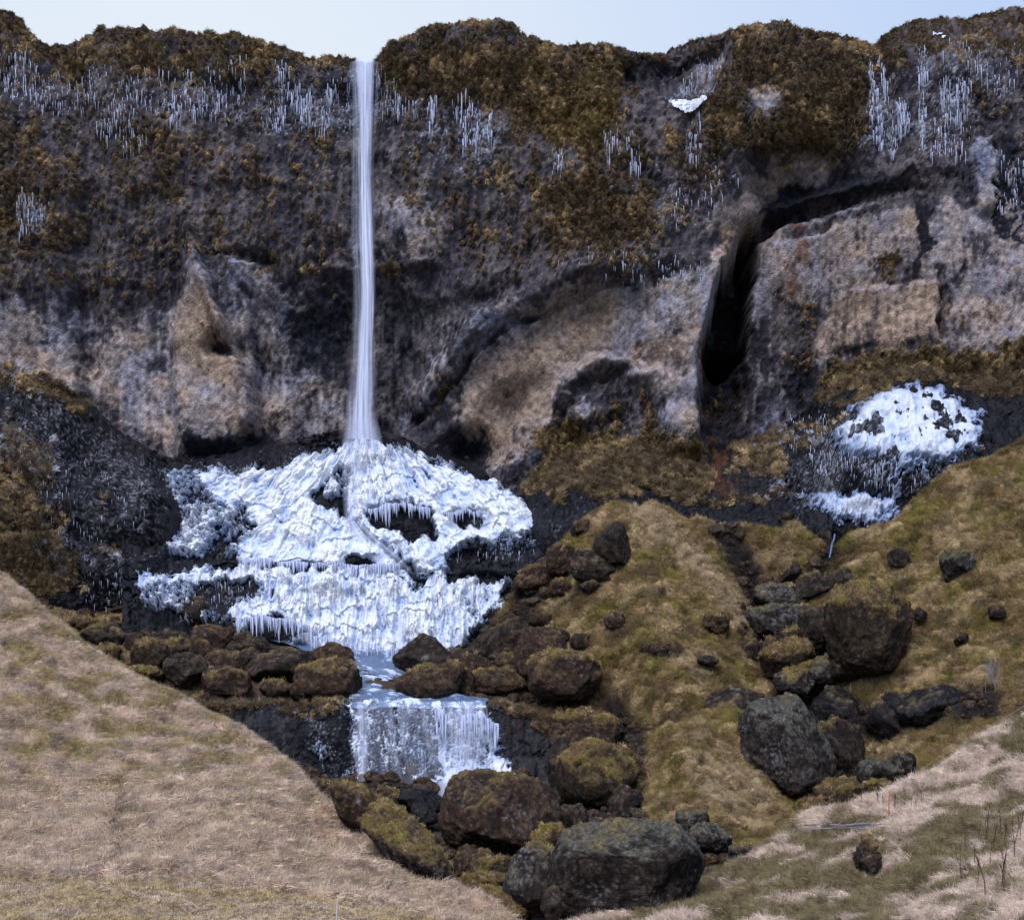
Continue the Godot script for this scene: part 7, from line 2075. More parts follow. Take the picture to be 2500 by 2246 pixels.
	var spots := [Vector3(-31.16,3.98,27.45),Vector3(-27.41,1.32,30.97),Vector3(-26.89,-0.95,36.72),Vector3(-19.38,-0.91,33.37),Vector3(-25.02,1.95,20.13),Vector3(-24.97,-4.47,45.36),Vector3(-18.04,-5.74,50.42),Vector3(-26.33,-4.2,44.51),Vector3(-20.62,-2.19,38.45),Vector3(-15.83,-5.52,48.76),Vector3(-11.31,-5.76,43.03)]
	for k in spots.size():
		var o := MeshInstance3D.new()
		o.name = numbered("dead_stem")
		o.mesh = st3[k % 3]
		o.position = Vector3(spots[k].x, front_top(surf["hill_left"], spots[k].x, spots[k].z), spots[k].z)
		o.rotation = Vector3(0.5 * (rnd(k + 900) - 0.5), TAU * rnd(k + 920), 0.9 * (rnd(k + 940) - 0.5))
		add_child(o)
		tag(o, "pale dead stem sticking out of the tan grass slope", "dead stem", "pale dead stems on the left slope")


# height of a slope at (x, z)
func front_top(s: Surf, x: float, z: float) -> float:
	var best := 1e9
	var y := 0.0
	for p in s.v:
		var d := (p.x - x) * (p.x - x) + (p.z - z) * (p.z - z)
		if d < best:
			best = d
			y = p.y
	return y


func shrub(at: Vector3, height: float, stems: int, m: String, label: String, seed_: int) -> void:
	var o := thing("bare_shrub", at, label, "shrub")
	for k in stems * 2:
		var b := put("stem", branchy(seed_ * 10 + k, height, 4, 0.016, 1.1), mats[m], o)
		b.position = Vector3((rnd(seed_ * 30 + k) - 0.5) * height * 0.7, 0, (rnd(seed_ * 31 + k) - 0.5) * 0.5)
		b.rotation = Vector3(0.3, TAU * rnd(k + seed_), 0.7 * (rnd(seed_ * 32 + k) - 0.5))


func stake(at: Vector3, height: float, r: float, m: String, label: String) -> void:
	var st := SurfaceTool.new()
	st.begin(Mesh.PRIMITIVE_TRIANGLES)
	stick(st, Vector3(0,-0.3,0),Vector3(0.03,height,0), r, r * 0.85)
	stick(st, Vector3(0.03,height,0),Vector3(0.03,height + r,0), r * 0.85, 0.002)
	st.generate_normals()
	var o := put("stake", st.commit(), mats[m])
	o.position = at
	tag(o, label, "stake")


func net_cliff() -> Array:
	return [
		PackedVector3Array([Vector3(-83.77,63.2,-35.5),Vector3(-59.77,63.2,-35.5),Vector3(-55.95,63.68,-35.5),Vector3(-52.13,63.77,-35.5),Vector3(-48.32,63.44,-35.5),Vector3(-46.89,62.91,-35.5),Vector3(-45.46,61.2,-35.5),Vector3(-43.07,60.34,-35.5),Vector3(-40.69,60.48,-35.5),Vector3(-38.54,61.1,-35.5),Vector3(-36.39,61.29,-35.5),Vector3(-32.58,61.82,-35.5),Vector3(-29.24,61.34,-35.5),Vector3(-25.9,61.39,-35.5),Vector3(-23.52,60.53,-35.5),Vector3(-21.61,59.86,-35.5),Vector3(-19.7,59.24,-35.5),Vector3(-17.79,58.95,-35.5),Vector3(-15.41,58.76,-35.5),Vector3(-14.07,58.76,-35.5),Vector3(-12.74,58.81,-35.5),Vector3(-12.35,59.48,-35.5),Vector3(-11.5,60.34,-35.5),Vector3(-9.21,61.1,-35.5),Vector3(-6.34,61.86,-35.5),Vector3(-2.53,62.15,-35.5),Vector3(-0.14,61.96,-35.5),Vector3(1.53,60.91,-35.5),Vector3(3.67,60.48,-35.5),Vector3(7.01,60.19,-35.5),Vector3(9.87,59.96,-35.5),Vector3(11.78,59.67,-35.5),Vector3(14.64,59.38,-35.5),Vector3(17.03,60.1,-35.5),Vector3(18.94,60.72,-35.5),Vector3(20.84,61.39,-35.5),Vector3(23.23,61.86,-35.5),Vector3(25.38,62.25,-35.5),Vector3(27.52,61.86,-35.5),Vector3(29.91,61.29,-35.5),Vector3(32.05,60.53,-35.5),Vector3(33.48,60.19,-35.5),Vector3(34.25,59.91,-35.5),Vector3(35.05,60.67,-36.34),Vector3(36.21,61.68,-37.54),Vector3(38.26,62.86,-39.64),Vector3(41.25,63.96,-42.64),Vector3(44.08,64.94,-44.5),Vector3(50.34,65.74,-44.5),Vector3(55.01,66.09,-44.5),Vector3(59.98,66.09,-44.5),Vector3(83.98,66.09,-44.5)]),
		PackedVector3Array([Vector3(-76.0,58.35,-7.5),Vector3(-52.0,58.35,-7.5),Vector3(-48.68,58.76,-7.5),Vector3(-45.36,58.85,-7.5),Vector3(-42.04,58.56,-7.5),Vector3(-40.8,58.1,-7.5),Vector3(-39.55,56.61,-7.5),Vector3(-37.48,55.86,-7.5),Vector3(-35.4,55.98,-7.5),Vector3(-33.53,56.52,-7.5),Vector3(-31.67,56.69,-7.5),Vector3(-28.34,57.15,-7.5),Vector3(-25.44,56.73,-7.5),Vector3(-22.53,56.77,-7.5),Vector3(-20.46,56.03,-7.5),Vector3(-18.8,55.44,-7.5),Vector3(-17.14,54.91,-7.5),Vector3(-15.48,54.66,-7.5),Vector3(-13.4,54.49,-7.5),Vector3(-12.24,54.49,-7.5),Vector3(-11.08,54.53,-7.5),Vector3(-10.75,55.11,-7.5),Vector3(-10.0,55.86,-7.5),Vector3(-8.01,56.52,-7.5),Vector3(-5.52,57.19,-7.5),Vector3(-2.2,57.44,-7.5),Vector3(-0.12,57.27,-7.5),Vector3(1.33,56.36,-7.5),Vector3(3.2,55.98,-7.5),Vector3(6.1,55.74,-7.5),Vector3(8.59,55.53,-7.5),Vector3(10.25,55.28,-7.5),Vector3(12.74,55.03,-7.5),Vector3(14.82,55.65,-7.5),Vector3(16.48,56.19,-7.5),Vector3(18.14,56.77,-7.5),Vector3(20.21,57.19,-7.5),Vector3(22.08,57.52,-7.5),Vector3(23.95,57.19,-7.5),Vector3(26.02,56.69,-7.5),Vector3(27.89,56.03,-7.5),Vector3(29.13,55.74,-7.5),Vector3(29.8,55.49,-7.5),Vector3(30.51,56.19,-8.34),Vector3(31.55,57.14,-9.54),Vector3(33.38,58.28,-11.64),Vector3(36.06,59.41,-14.64),Vector3(38.58,60.37,-16.5),Vector3(44.06,61.06,-16.5),Vector3(48.15,61.37,-16.5),Vector3(52.5,61.37,-16.5),Vector3(76.5,61.37,-16.5)]),
		PackedVector3Array([Vector3(-74.34,57.05,-1.5),Vector3(-50.34,57.05,-1.5),Vector3(-47.12,57.45,-1.5),Vector3(-43.91,57.53,-1.5),Vector3(-40.69,57.25,-1.5),Vector3(-39.49,56.8,-1.5),Vector3(-38.28,55.36,-1.5),Vector3(-36.28,54.63,-1.5),Vector3(-34.27,54.76,-1.5),Vector3(-32.46,55.28,-1.5),Vector3(-30.65,55.44,-1.5),Vector3(-27.44,55.88,-1.5),Vector3(-24.63,55.48,-1.5),Vector3(-21.81,55.52,-1.5),Vector3(-19.81,54.8,-1.5),Vector3(-18.2,54.23,-1.5),Vector3(-16.59,53.71,-1.5),Vector3(-14.98,53.47,-1.5),Vector3(-12.98,53.31,-1.5),Vector3(-11.85,53.31,-1.5),Vector3(-10.73,53.35,-1.5),Vector3(-10.4,53.91,-1.5),Vector3(-9.68,54.63,-1.5),Vector3(-7.75,55.28,-1.5),Vector3(-5.34,55.92,-1.5),Vector3(-2.13,56.16,-1.5),Vector3(-0.12,56.0,-1.5),Vector3(1.29,55.12,-1.5),Vector3(3.09,54.76,-1.5),Vector3(5.91,54.51,-1.5),Vector3(8.32,54.31,-1.5),Vector3(9.92,54.07,-1.5),Vector3(12.33,53.83,-1.5),Vector3(14.34,54.43,-1.5),Vector3(15.95,54.96,-1.5),Vector3(17.56,55.52,-1.5),Vector3(19.56,55.92,-1.5),Vector3(21.37,56.24,-1.5),Vector3(23.18,55.92,-1.5),Vector3(25.19,55.44,-1.5),Vector3(27.0,54.8,-1.5),Vector3(28.2,54.51,-1.5),Vector3(28.84,54.27,-1.5),Vector3(29.54,54.97,-2.34),Vector3(30.55,55.9,-3.54),Vector3(32.34,57.03,-5.64),Vector3(34.95,58.16,-8.64),Vector3(37.4,59.11,-10.5),Vector3(42.71,59.79,-10.5),Vector3(46.68,60.08,-10.5),Vector3(50.89,60.08,-10.5),Vector3(74.89,60.08,-10.5)]),
		PackedVector3Array([Vector3(-73.86,55.48,0.2),Vector3(-49.86,55.48,0.2),Vector3(-46.68,55.87,0.2),Vector3(-43.5,55.95,0.2),Vector3(-40.31,55.68,0.2),Vector3(-39.12,55.24,0.2),Vector3(-37.93,53.8,0.2),Vector3(-35.94,53.09,0.2),Vector3(-33.95,53.21,0.2),Vector3(-32.16,53.73,0.2),Vector3(-30.36,53.88,0.2),Vector3(-27.18,54.32,0.2),Vector3(-24.4,53.92,0.2),Vector3(-21.61,53.96,0.2),Vector3(-19.62,53.25,0.2),Vector3(-18.03,52.69,0.2),Vector3(-16.44,52.17,0.2),Vector3(-14.84,51.93,0.2),Vector3(-12.85,51.78,0.2),Vector3(-11.74,51.78,0.2),Vector3(-10.63,51.81,0.2),Vector3(-10.31,52.37,0.2),Vector3(-9.59,53.09,0.2),Vector3(-7.68,53.73,0.2),Vector3(-5.29,54.36,0.2),Vector3(-2.11,54.6,0.2),Vector3(-0.12,54.44,0.2),Vector3(1.27,53.57,0.2),Vector3(3.06,53.21,0.2),Vector3(5.85,52.97,0.2),Vector3(8.24,52.77,0.2),Vector3(9.83,52.53,0.2),Vector3(12.22,52.29,0.2),Vector3(14.21,52.89,0.2),Vector3(15.8,53.41,0.2),Vector3(17.39,53.96,0.2),Vector3(19.38,54.36,0.2),Vector3(21.17,54.68,0.2),Vector3(22.96,54.36,0.2),Vector3(24.95,53.88,0.2),Vector3(26.74,53.25,0.2),Vector3(27.94,52.97,0.2),Vector3(28.57,52.73,0.2),Vector3(29.13,52.73,0.2),Vector3(29.93,53.25,0.2),Vector3(31.32,53.25,0.2),Vector3(33.31,53.25,0.2),Vector3(35.3,53.25,0.2),Vector3(40.31,53.25,0.2),Vector3(44.05,53.25,0.2),Vector3(48.03,53.25,0.2),Vector3(72.03,53.25,0.2)]),
		PackedVector3Array([Vector3(-73.48,49.76,1.59),Vector3(-49.48,49.76,1.59),Vector3(-46.33,49.77,1.55),Vector3(-43.19,49.79,1.46),Vector3(-40.05,49.82,1.38),Vector3(-38.87,49.82,1.34),Vector3(-37.69,49.83,1.31),Vector3(-35.74,49.87,1.19),Vector3(-33.79,49.91,1.04),Vector3(-32.03,49.95,0.89),Vector3(-30.27,49.99,0.75),Vector3(-27.13,50.04,0.57),Vector3(-24.35,50.06,0.51),Vector3(-21.58,50.07,0.46),Vector3(-19.6,50.08,0.42),Vector3(-18.01,50.09,0.39),Vector3(-16.46,50.22,-0.07),Vector3(-14.9,50.35,-0.52),Vector3(-12.95,50.5,-1.1),Vector3(-11.82,50.49,-1.03),Vector3(-10.68,50.41,-0.75),Vector3(-10.36,50.39,-0.67),Vector3(-9.63,50.34,-0.49),Vector3(-7.69,50.2,-0.01),Vector3(-5.29,50.12,0.3),Vector3(-2.1,50.02,0.63),Vector3(-0.12,49.97,0.81),Vector3(1.27,49.95,0.9),Vector3(3.05,49.92,1.01),Vector3(5.82,49.87,1.17),Vector3(8.19,49.83,1.32),Vector3(9.76,49.8,1.42),Vector3(12.12,49.75,1.61),Vector3(14.08,49.71,1.76),Vector3(15.68,49.76,1.59),Vector3(17.28,49.83,1.32),Vector3(19.3,49.92,0.99),Vector3(21.08,49.92,0.99),Vector3(22.86,49.92,0.99),Vector3(24.84,49.92,0.99),Vector3(26.63,49.92,0.99),Vector3(27.81,49.92,1.01),Vector3(28.44,49.91,1.03),Vector3(28.99,49.91,1.05),Vector3(29.78,49.9,1.07),Vector3(31.16,49.89,1.11),Vector3(33.13,49.87,1.17),Vector3(35.1,49.85,1.24),Vector3(40.05,49.81,1.39),Vector3(43.7,49.74,1.66),Vector3(47.58,49.67,1.89),Vector3(71.58,49.67,1.89)]),
		PackedVector3Array([Vector3(-73.42,46.94,1.8),Vector3(-49.42,46.94,1.8),Vector3(-46.28,46.95,1.76),Vector3(-43.14,46.97,1.67),Vector3(-40.0,46.99,1.59),Vector3(-38.83,47.0,1.55),Vector3(-37.65,47.01,1.52),Vector3(-35.7,47.04,1.4),Vector3(-33.75,47.08,1.25),Vector3(-31.99,47.12,1.1),Vector3(-30.24,47.16,0.96),Vector3(-27.09,47.21,0.78),Vector3(-24.32,47.22,0.72),Vector3(-21.55,47.23,0.67),Vector3(-19.57,47.24,0.63),Vector3(-17.99,47.25,0.6),Vector3(-16.44,47.37,0.14),Vector3(-14.89,47.49,-0.31),Vector3(-12.93,47.64,-0.89),Vector3(-11.81,47.63,-0.82),Vector3(-10.67,47.55,-0.54),Vector3(-10.35,47.53,-0.46),Vector3(-9.62,47.48,-0.28),Vector3(-7.68,47.36,0.2),Vector3(-5.28,47.28,0.51),Vector3(-2.1,47.19,0.84),Vector3(-0.12,47.14,1.02),Vector3(1.27,47.12,1.11),Vector3(3.05,47.09,1.22),Vector3(5.81,47.05,1.38),Vector3(8.18,47.01,1.53),Vector3(9.75,46.98,1.63),Vector3(12.11,46.93,1.82),Vector3(14.07,46.89,1.97),Vector3(15.66,46.94,1.8),Vector3(17.26,47.01,1.53),Vector3(19.27,47.09,1.2),Vector3(21.05,47.09,1.2),Vector3(22.83,47.09,1.2),Vector3(24.81,47.09,1.2),Vector3(26.59,47.09,1.2),Vector3(27.78,47.09,1.22),Vector3(28.41,47.08,1.24),Vector3(28.96,47.08,1.26),Vector3(29.75,47.07,1.28),Vector3(31.12,47.06,1.32),Vector3(33.09,47.05,1.38),Vector3(35.05,47.03,1.45),Vector3(40.0,46.99,1.6),Vector3(43.65,46.92,1.87),Vector3(47.53,46.86,2.1),Vector3(71.53,46.86,2.1)]),
		PackedVector3Array([Vector3(-73.37,44.13,2.0),Vector3(-49.37,44.13,2.0),Vector3(-46.22,44.14,1.96),Vector3(-43.09,44.16,1.87),Vector3(-39.96,44.18,1.79),Vector3(-38.78,44.19,1.75),Vector3(-37.61,44.19,1.72),Vector3(-35.66,44.22,1.6),Vector3(-33.71,44.26,1.45),Vector3(-31.96,44.3,1.3),Vector3(-30.2,44.33,1.16),Vector3(-27.06,44.38,0.98),Vector3(-24.3,44.39,0.92),Vector3(-21.53,44.41,0.87),Vector3(-19.55,44.42,0.83),Vector3(-17.97,44.42,0.8),Vector3(-16.42,44.54,0.34),Vector3(-14.87,44.65,-0.11),Vector3(-12.92,44.79,-0.69),Vector3(-11.79,44.78,-0.62),Vector3(-10.66,44.71,-0.34),Vector3(-10.33,44.69,-0.26),Vector3(-9.61,44.64,-0.08),Vector3(-7.67,44.52,0.4),Vector3(-5.28,44.45,0.71),Vector3(-2.1,44.36,1.04),Vector3(-0.12,44.32,1.22),Vector3(1.27,44.3,1.31),Vector3(3.04,44.27,1.42),Vector3(5.81,44.23,1.58),Vector3(8.17,44.19,1.73),Vector3(9.74,44.17,1.83),Vector3(12.09,44.12,2.02),Vector3(14.05,44.08,2.17),Vector3(15.64,44.13,2.0),Vector3(17.24,44.19,1.73),Vector3(19.25,44.27,1.4),Vector3(21.03,44.27,1.4),Vector3(22.81,44.27,1.4),Vector3(24.79,44.27,1.4),Vector3(26.56,44.27,1.4),Vector3(27.75,44.27,1.42),Vector3(28.38,44.27,1.44),Vector3(28.93,44.26,1.46),Vector3(29.71,44.25,1.48),Vector3(31.09,44.24,1.52),Vector3(33.05,44.23,1.58),Vector3(35.02,44.21,1.65),Vector3(39.95,44.18,1.8),Vector3(43.6,44.11,2.07),Vector3(47.47,44.05,2.3),Vector3(71.47,44.05,2.3)]),
		PackedVector3Array([Vector3(-73.31,41.32,2.2),Vector3(-49.31,41.32,2.2),Vector3(-46.17,41.33,2.16),Vector3(-43.04,41.35,2.07),Vector3(-39.91,41.37,1.99),Vector3(-38.74,41.38,1.95),Vector3(-37.56,41.39,1.92),Vector3(-35.62,41.41,1.8),Vector3(-33.67,41.45,1.65),Vector3(-31.92,41.48,1.5),Vector3(-30.17,41.52,1.36),Vector3(-27.03,41.56,1.18),Vector3(-24.27,41.57,1.12),Vector3(-21.5,41.58,1.07),Vector3(-19.53,41.59,1.03),Vector3(-17.95,41.6,1.0),Vector3(-16.4,41.71,0.54),Vector3(-14.85,41.81,0.09),Vector3(-12.9,41.95,-0.49),Vector3(-11.78,41.93,-0.42),Vector3(-10.65,41.87,-0.14),Vector3(-10.32,41.85,-0.06),Vector3(-9.6,41.8,0.12),Vector3(-7.66,41.69,0.6),Vector3(-5.27,41.62,0.91),Vector3(-2.1,41.55,1.24),Vector3(-0.12,41.5,1.42),Vector3(1.26,41.48,1.51),Vector3(3.04,41.46,1.62),Vector3(5.8,41.42,1.78),Vector3(8.16,41.38,1.93),Vector3(9.73,41.36,2.03),Vector3(12.08,41.32,2.22),Vector3(14.04,41.28,2.37),Vector3(15.62,41.32,2.2),Vector3(17.22,41.38,1.93),Vector3(19.23,41.46,1.6),Vector3(21.01,41.46,1.6),Vector3(22.78,41.46,1.6),Vector3(24.76,41.46,1.6),Vector3(26.53,41.46,1.6),Vector3(27.72,41.46,1.62),Vector3(28.35,41.45,1.64),Vector3(28.9,41.45,1.66),Vector3(29.68,41.44,1.68),Vector3(31.05,41.43,1.72),Vector3(33.02,41.42,1.78),Vector3(34.98,41.4,1.85),Vector3(39.91,41.37,2.0),Vector3(43.55,41.31,2.27),Vector3(47.42,41.25,2.5),Vector3(71.42,41.25,2.5)]),
		PackedVector3Array([Vector3(-73.33,38.58,2.14),Vector3(-49.33,38.58,2.14),Vector3(-46.19,38.59,2.1),Vector3(-43.06,38.61,2.01),Vector3(-39.93,38.63,1.93),Vector3(-38.75,38.63,1.9),Vector3(-37.58,38.64,1.86),Vector3(-35.63,38.67,1.75),Vector3(-33.68,38.7,1.59),Vector3(-31.93,38.73,1.44),Vector3(-30.18,38.76,1.3),Vector3(-27.04,38.8,1.12),Vector3(-24.28,38.81,1.06),Vector3(-21.51,38.82,1.01),Vector3(-19.54,38.83,0.97),Vector3(-17.95,38.84,0.94),Vector3(-16.41,38.94,0.48),Vector3(-14.86,39.04,0.03),Vector3(-12.91,39.16,-0.54),Vector3(-11.78,39.15,-0.48),Vector3(-10.65,39.09,-0.2),Vector3(-10.33,39.07,-0.12),Vector3(-9.6,39.03,0.06),Vector3(-7.67,38.93,0.54),Vector3(-5.27,38.86,0.85),Vector3(-2.1,38.79,1.18),Vector3(-0.12,38.75,1.37),Vector3(1.26,38.73,1.45),Vector3(3.04,38.71,1.56),Vector3(5.8,38.67,1.73),Vector3(8.16,38.64,1.87),Vector3(9.73,38.62,1.97),Vector3(12.08,38.58,2.16),Vector3(14.04,38.54,2.31),Vector3(15.63,38.58,2.14),Vector3(17.23,38.64,1.88),Vector3(19.24,38.71,1.54),Vector3(21.01,38.71,1.54),Vector3(22.79,38.71,1.54),Vector3(24.77,38.71,1.54),Vector3(26.54,38.71,1.54),Vector3(27.73,38.71,1.56),Vector3(28.35,38.7,1.58),Vector3(28.9,38.7,1.6),Vector3(29.69,38.69,1.62),Vector3(31.06,38.68,1.66),Vector3(33.03,38.67,1.73),Vector3(34.99,38.66,1.79),Vector3(39.92,38.62,1.94),Vector3(43.56,38.56,2.21),Vector3(47.44,38.51,2.44),Vector3(71.44,38.51,2.44)]),
		PackedVector3Array([Vector3(-73.38,35.86,1.96),Vector3(-49.38,35.86,1.96),Vector3(-46.24,35.87,1.92),Vector3(-43.1,35.89,1.83),Vector3(-39.97,35.9,1.75),Vector3(-38.79,35.91,1.71),Vector3(-37.61,35.92,1.68),Vector3(-35.66,35.94,1.56),Vector3(-33.72,35.97,1.41),Vector3(-31.97,36.0,1.26),Vector3(-30.21,36.03,1.12),Vector3(-27.07,36.07,0.94),Vector3(-24.3,36.08,0.88),Vector3(-21.53,36.09,0.83),Vector3(-19.56,36.1,0.79),Vector3(-17.97,36.1,0.76),Vector3(-16.43,36.19,0.3),Vector3(-14.87,36.29,-0.15),Vector3(-12.92,36.4,-0.73),Vector3(-11.8,36.39,-0.66),Vector3(-10.66,36.33,-0.38),Vector3(-10.34,36.32,-0.3),Vector3(-9.61,36.28,-0.12),Vector3(-7.67,36.18,0.36),Vector3(-5.28,36.12,0.67),Vector3(-2.1,36.05,1.0),Vector3(-0.12,36.02,1.18),Vector3(1.27,36.0,1.27),Vector3(3.04,35.98,1.38),Vector3(5.81,35.94,1.54),Vector3(8.17,35.91,1.69),Vector3(9.74,35.89,1.79),Vector3(12.1,35.86,1.98),Vector3(14.05,35.83,2.13),Vector3(15.64,35.86,1.96),Vector3(17.25,35.91,1.69),Vector3(19.26,35.98,1.36),Vector3(21.04,35.98,1.36),Vector3(22.81,35.98,1.36),Vector3(24.79,35.98,1.36),Vector3(26.57,35.98,1.36),Vector3(27.75,35.98,1.38),Vector3(28.38,35.97,1.4),Vector3(28.93,35.97,1.42),Vector3(29.72,35.96,1.44),Vector3(31.1,35.96,1.48),Vector3(33.06,35.94,1.54),Vector3(35.02,35.93,1.61),Vector3(39.96,35.9,1.76),Vector3(43.61,35.85,2.03),Vector3(47.48,35.8,2.26),Vector3(71.48,35.8,2.26)]),
		PackedVector3Array([Vector3(-73.51,33.19,1.47),Vector3(-49.51,33.19,1.47),Vector3(-46.36,33.2,1.43),Vector3(-43.22,33.22,1.34),Vector3(-40.08,33.23,1.26),Vector3(-38.9,33.24,1.22),Vector3(-37.72,33.24,1.19),Vector3(-35.76,33.27,1.07),Vector3(-33.81,33.3,0.92),Vector3(-32.05,33.32,0.77),Vector3(-30.29,33.35,0.63),Vector3(-27.14,33.38,0.45),Vector3(-24.37,33.39,0.39),Vector3(-21.59,33.4,0.34),Vector3(-19.61,33.41,0.3),Vector3(-18.02,33.42,0.27),Vector3(-16.47,33.5,-0.19),Vector3(-14.91,33.59,-0.64),Vector3(-12.96,33.69,-1.22),Vector3(-11.83,33.68,-1.15),Vector3(-10.69,33.63,-0.87),Vector3(-10.36,33.61,-0.79),Vector3(-9.63,33.58,-0.61),Vector3(-7.69,33.49,-0.13),Vector3(-5.29,33.43,0.18),Vector3(-2.11,33.37,0.51),Vector3(-0.12,33.34,0.69),Vector3(1.27,33.32,0.78),Vector3(3.05,33.3,0.89),Vector3(5.82,33.27,1.05),Vector3(8.19,33.24,1.2),Vector3(9.77,33.22,1.3),Vector3(12.13,33.19,1.49),Vector3(14.09,33.16,1.64),Vector3(15.69,33.19,1.47),Vector3(17.29,33.24,1.2),Vector3(19.31,33.3,0.87),Vector3(21.09,33.3,0.87),Vector3(22.88,33.3,0.87),Vector3(24.86,33.3,0.87),Vector3(26.64,33.3,0.87),Vector3(27.83,33.3,0.89),Vector3(28.46,33.3,0.91),Vector3(29.01,33.29,0.93),Vector3(29.8,33.29,0.95),Vector3(31.18,33.28,0.99),Vector3(33.15,33.27,1.05),Vector3(35.12,33.26,1.12),Vector3(40.07,33.23,1.27),Vector3(43.73,33.18,1.54),Vector3(47.61,33.14,1.77),Vector3(71.61,33.14,1.77)]),
		PackedVector3Array([Vector3(-73.63,30.5,1.06),Vector3(-49.63,30.5,1.06),Vector3(-46.47,30.5,1.01),Vector3(-43.32,30.52,0.93),Vector3(-40.17,30.53,0.84),Vector3(-38.99,30.54,0.81),Vector3(-37.8,30.54,0.78),Vector3(-35.84,30.56,0.66),Vector3(-33.89,30.59,0.5),Vector3(-32.13,30.62,0.36),Vector3(-30.36,30.64,0.22),Vector3(-27.21,30.67,0.03),Vector3(-24.42,30.68,-0.02),Vector3(-21.64,30.69,-0.07),Vector3(-19.65,30.7,-0.11),Vector3(-18.06,30.7,-0.14),Vector3(-16.51,30.78,-0.6),Vector3(-14.95,30.86,-1.06),Vector3(-12.98,30.95,-1.63),Vector3(-11.86,30.94,-1.56),Vector3(-10.71,30.9,-1.28),Vector3(-10.39,30.88,-1.2),Vector3(-9.66,30.85,-1.02),Vector3(-7.71,30.77,-0.54),Vector3(-5.31,30.72,-0.24),Vector3(-2.11,30.66,0.09),Vector3(-0.12,30.63,0.28),Vector3(1.27,30.62,0.37),Vector3(3.06,30.6,0.47),Vector3(5.84,30.57,0.64),Vector3(8.21,30.54,0.79),Vector3(9.79,30.53,0.89),Vector3(12.16,30.49,1.07),Vector3(14.13,30.47,1.23),Vector3(15.72,30.5,1.06),Vector3(17.33,30.54,0.79),Vector3(19.35,30.6,0.46),Vector3(21.14,30.6,0.46),Vector3(22.93,30.6,0.46),Vector3(24.92,30.6,0.46),Vector3(26.7,30.6,0.46),Vector3(27.89,30.6,0.48),Vector3(28.53,30.59,0.5),Vector3(29.08,30.59,0.51),Vector3(29.87,30.59,0.54),Vector3(31.25,30.58,0.58),Vector3(33.23,30.57,0.64),Vector3(35.2,30.56,0.7),Vector3(40.17,30.53,0.86),Vector3(43.83,30.49,1.13),Vector3(47.73,30.45,1.36),Vector3(71.73,30.45,1.36)]),
		PackedVector3Array([Vector3(-73.74,27.79,0.66),Vector3(-49.74,27.79,0.66),Vector3(-46.57,27.79,0.61),Vector3(-43.42,27.81,0.53),Vector3(-40.26,27.82,0.44),Vector3(-39.07,27.82,0.41),Vector3(-37.89,27.83,0.38),Vector3(-35.92,27.85,0.26),Vector3(-33.96,27.87,0.1),Vector3(-32.2,27.89,-0.04),Vector3(-30.43,27.92,-0.18),Vector3(-27.27,27.95,-0.37),Vector3(-24.48,27.95,-0.42),Vector3(-21.69,27.96,-0.47),Vector3(-19.7,27.97,-0.51),Vector3(-18.1,27.97,-0.54),Vector3(-16.55,28.04,-1.0),Vector3(-14.98,28.11,-1.46),Vector3(-13.01,28.2,-2.03),Vector3(-11.88,28.19,-1.96),Vector3(-10.74,28.15,-1.68),Vector3(-10.41,28.14,-1.6),Vector3(-9.68,28.11,-1.42),Vector3(-7.73,28.03,-0.94),Vector3(-5.32,27.99,-0.64),Vector3(-2.12,27.94,-0.31),Vector3(-0.12,27.91,-0.12),Vector3(1.28,27.89,-0.03),Vector3(3.07,27.88,0.07),Vector3(5.85,27.85,0.24),Vector3(8.23,27.83,0.39),Vector3(9.81,27.81,0.49),Vector3(12.19,27.78,0.67),Vector3(14.16,27.76,0.83),Vector3(15.76,27.79,0.66),Vector3(17.37,27.83,0.39),Vector3(19.4,27.88,0.06),Vector3(21.19,27.88,0.06),Vector3(22.98,27.88,0.06),Vector3(24.97,27.88,0.06),Vector3(26.76,27.88,0.06),Vector3(27.96,27.88,0.08),Vector3(28.59,27.87,0.1),Vector3(29.15,27.87,0.11),Vector3(29.94,27.87,0.14),Vector3(31.32,27.86,0.18),Vector3(33.3,27.85,0.24),Vector3(35.28,27.84,0.3),Vector3(40.26,27.82,0.46),Vector3(43.93,27.78,0.73),Vector3(47.83,27.74,0.96),Vector3(71.83,27.74,0.96)]),
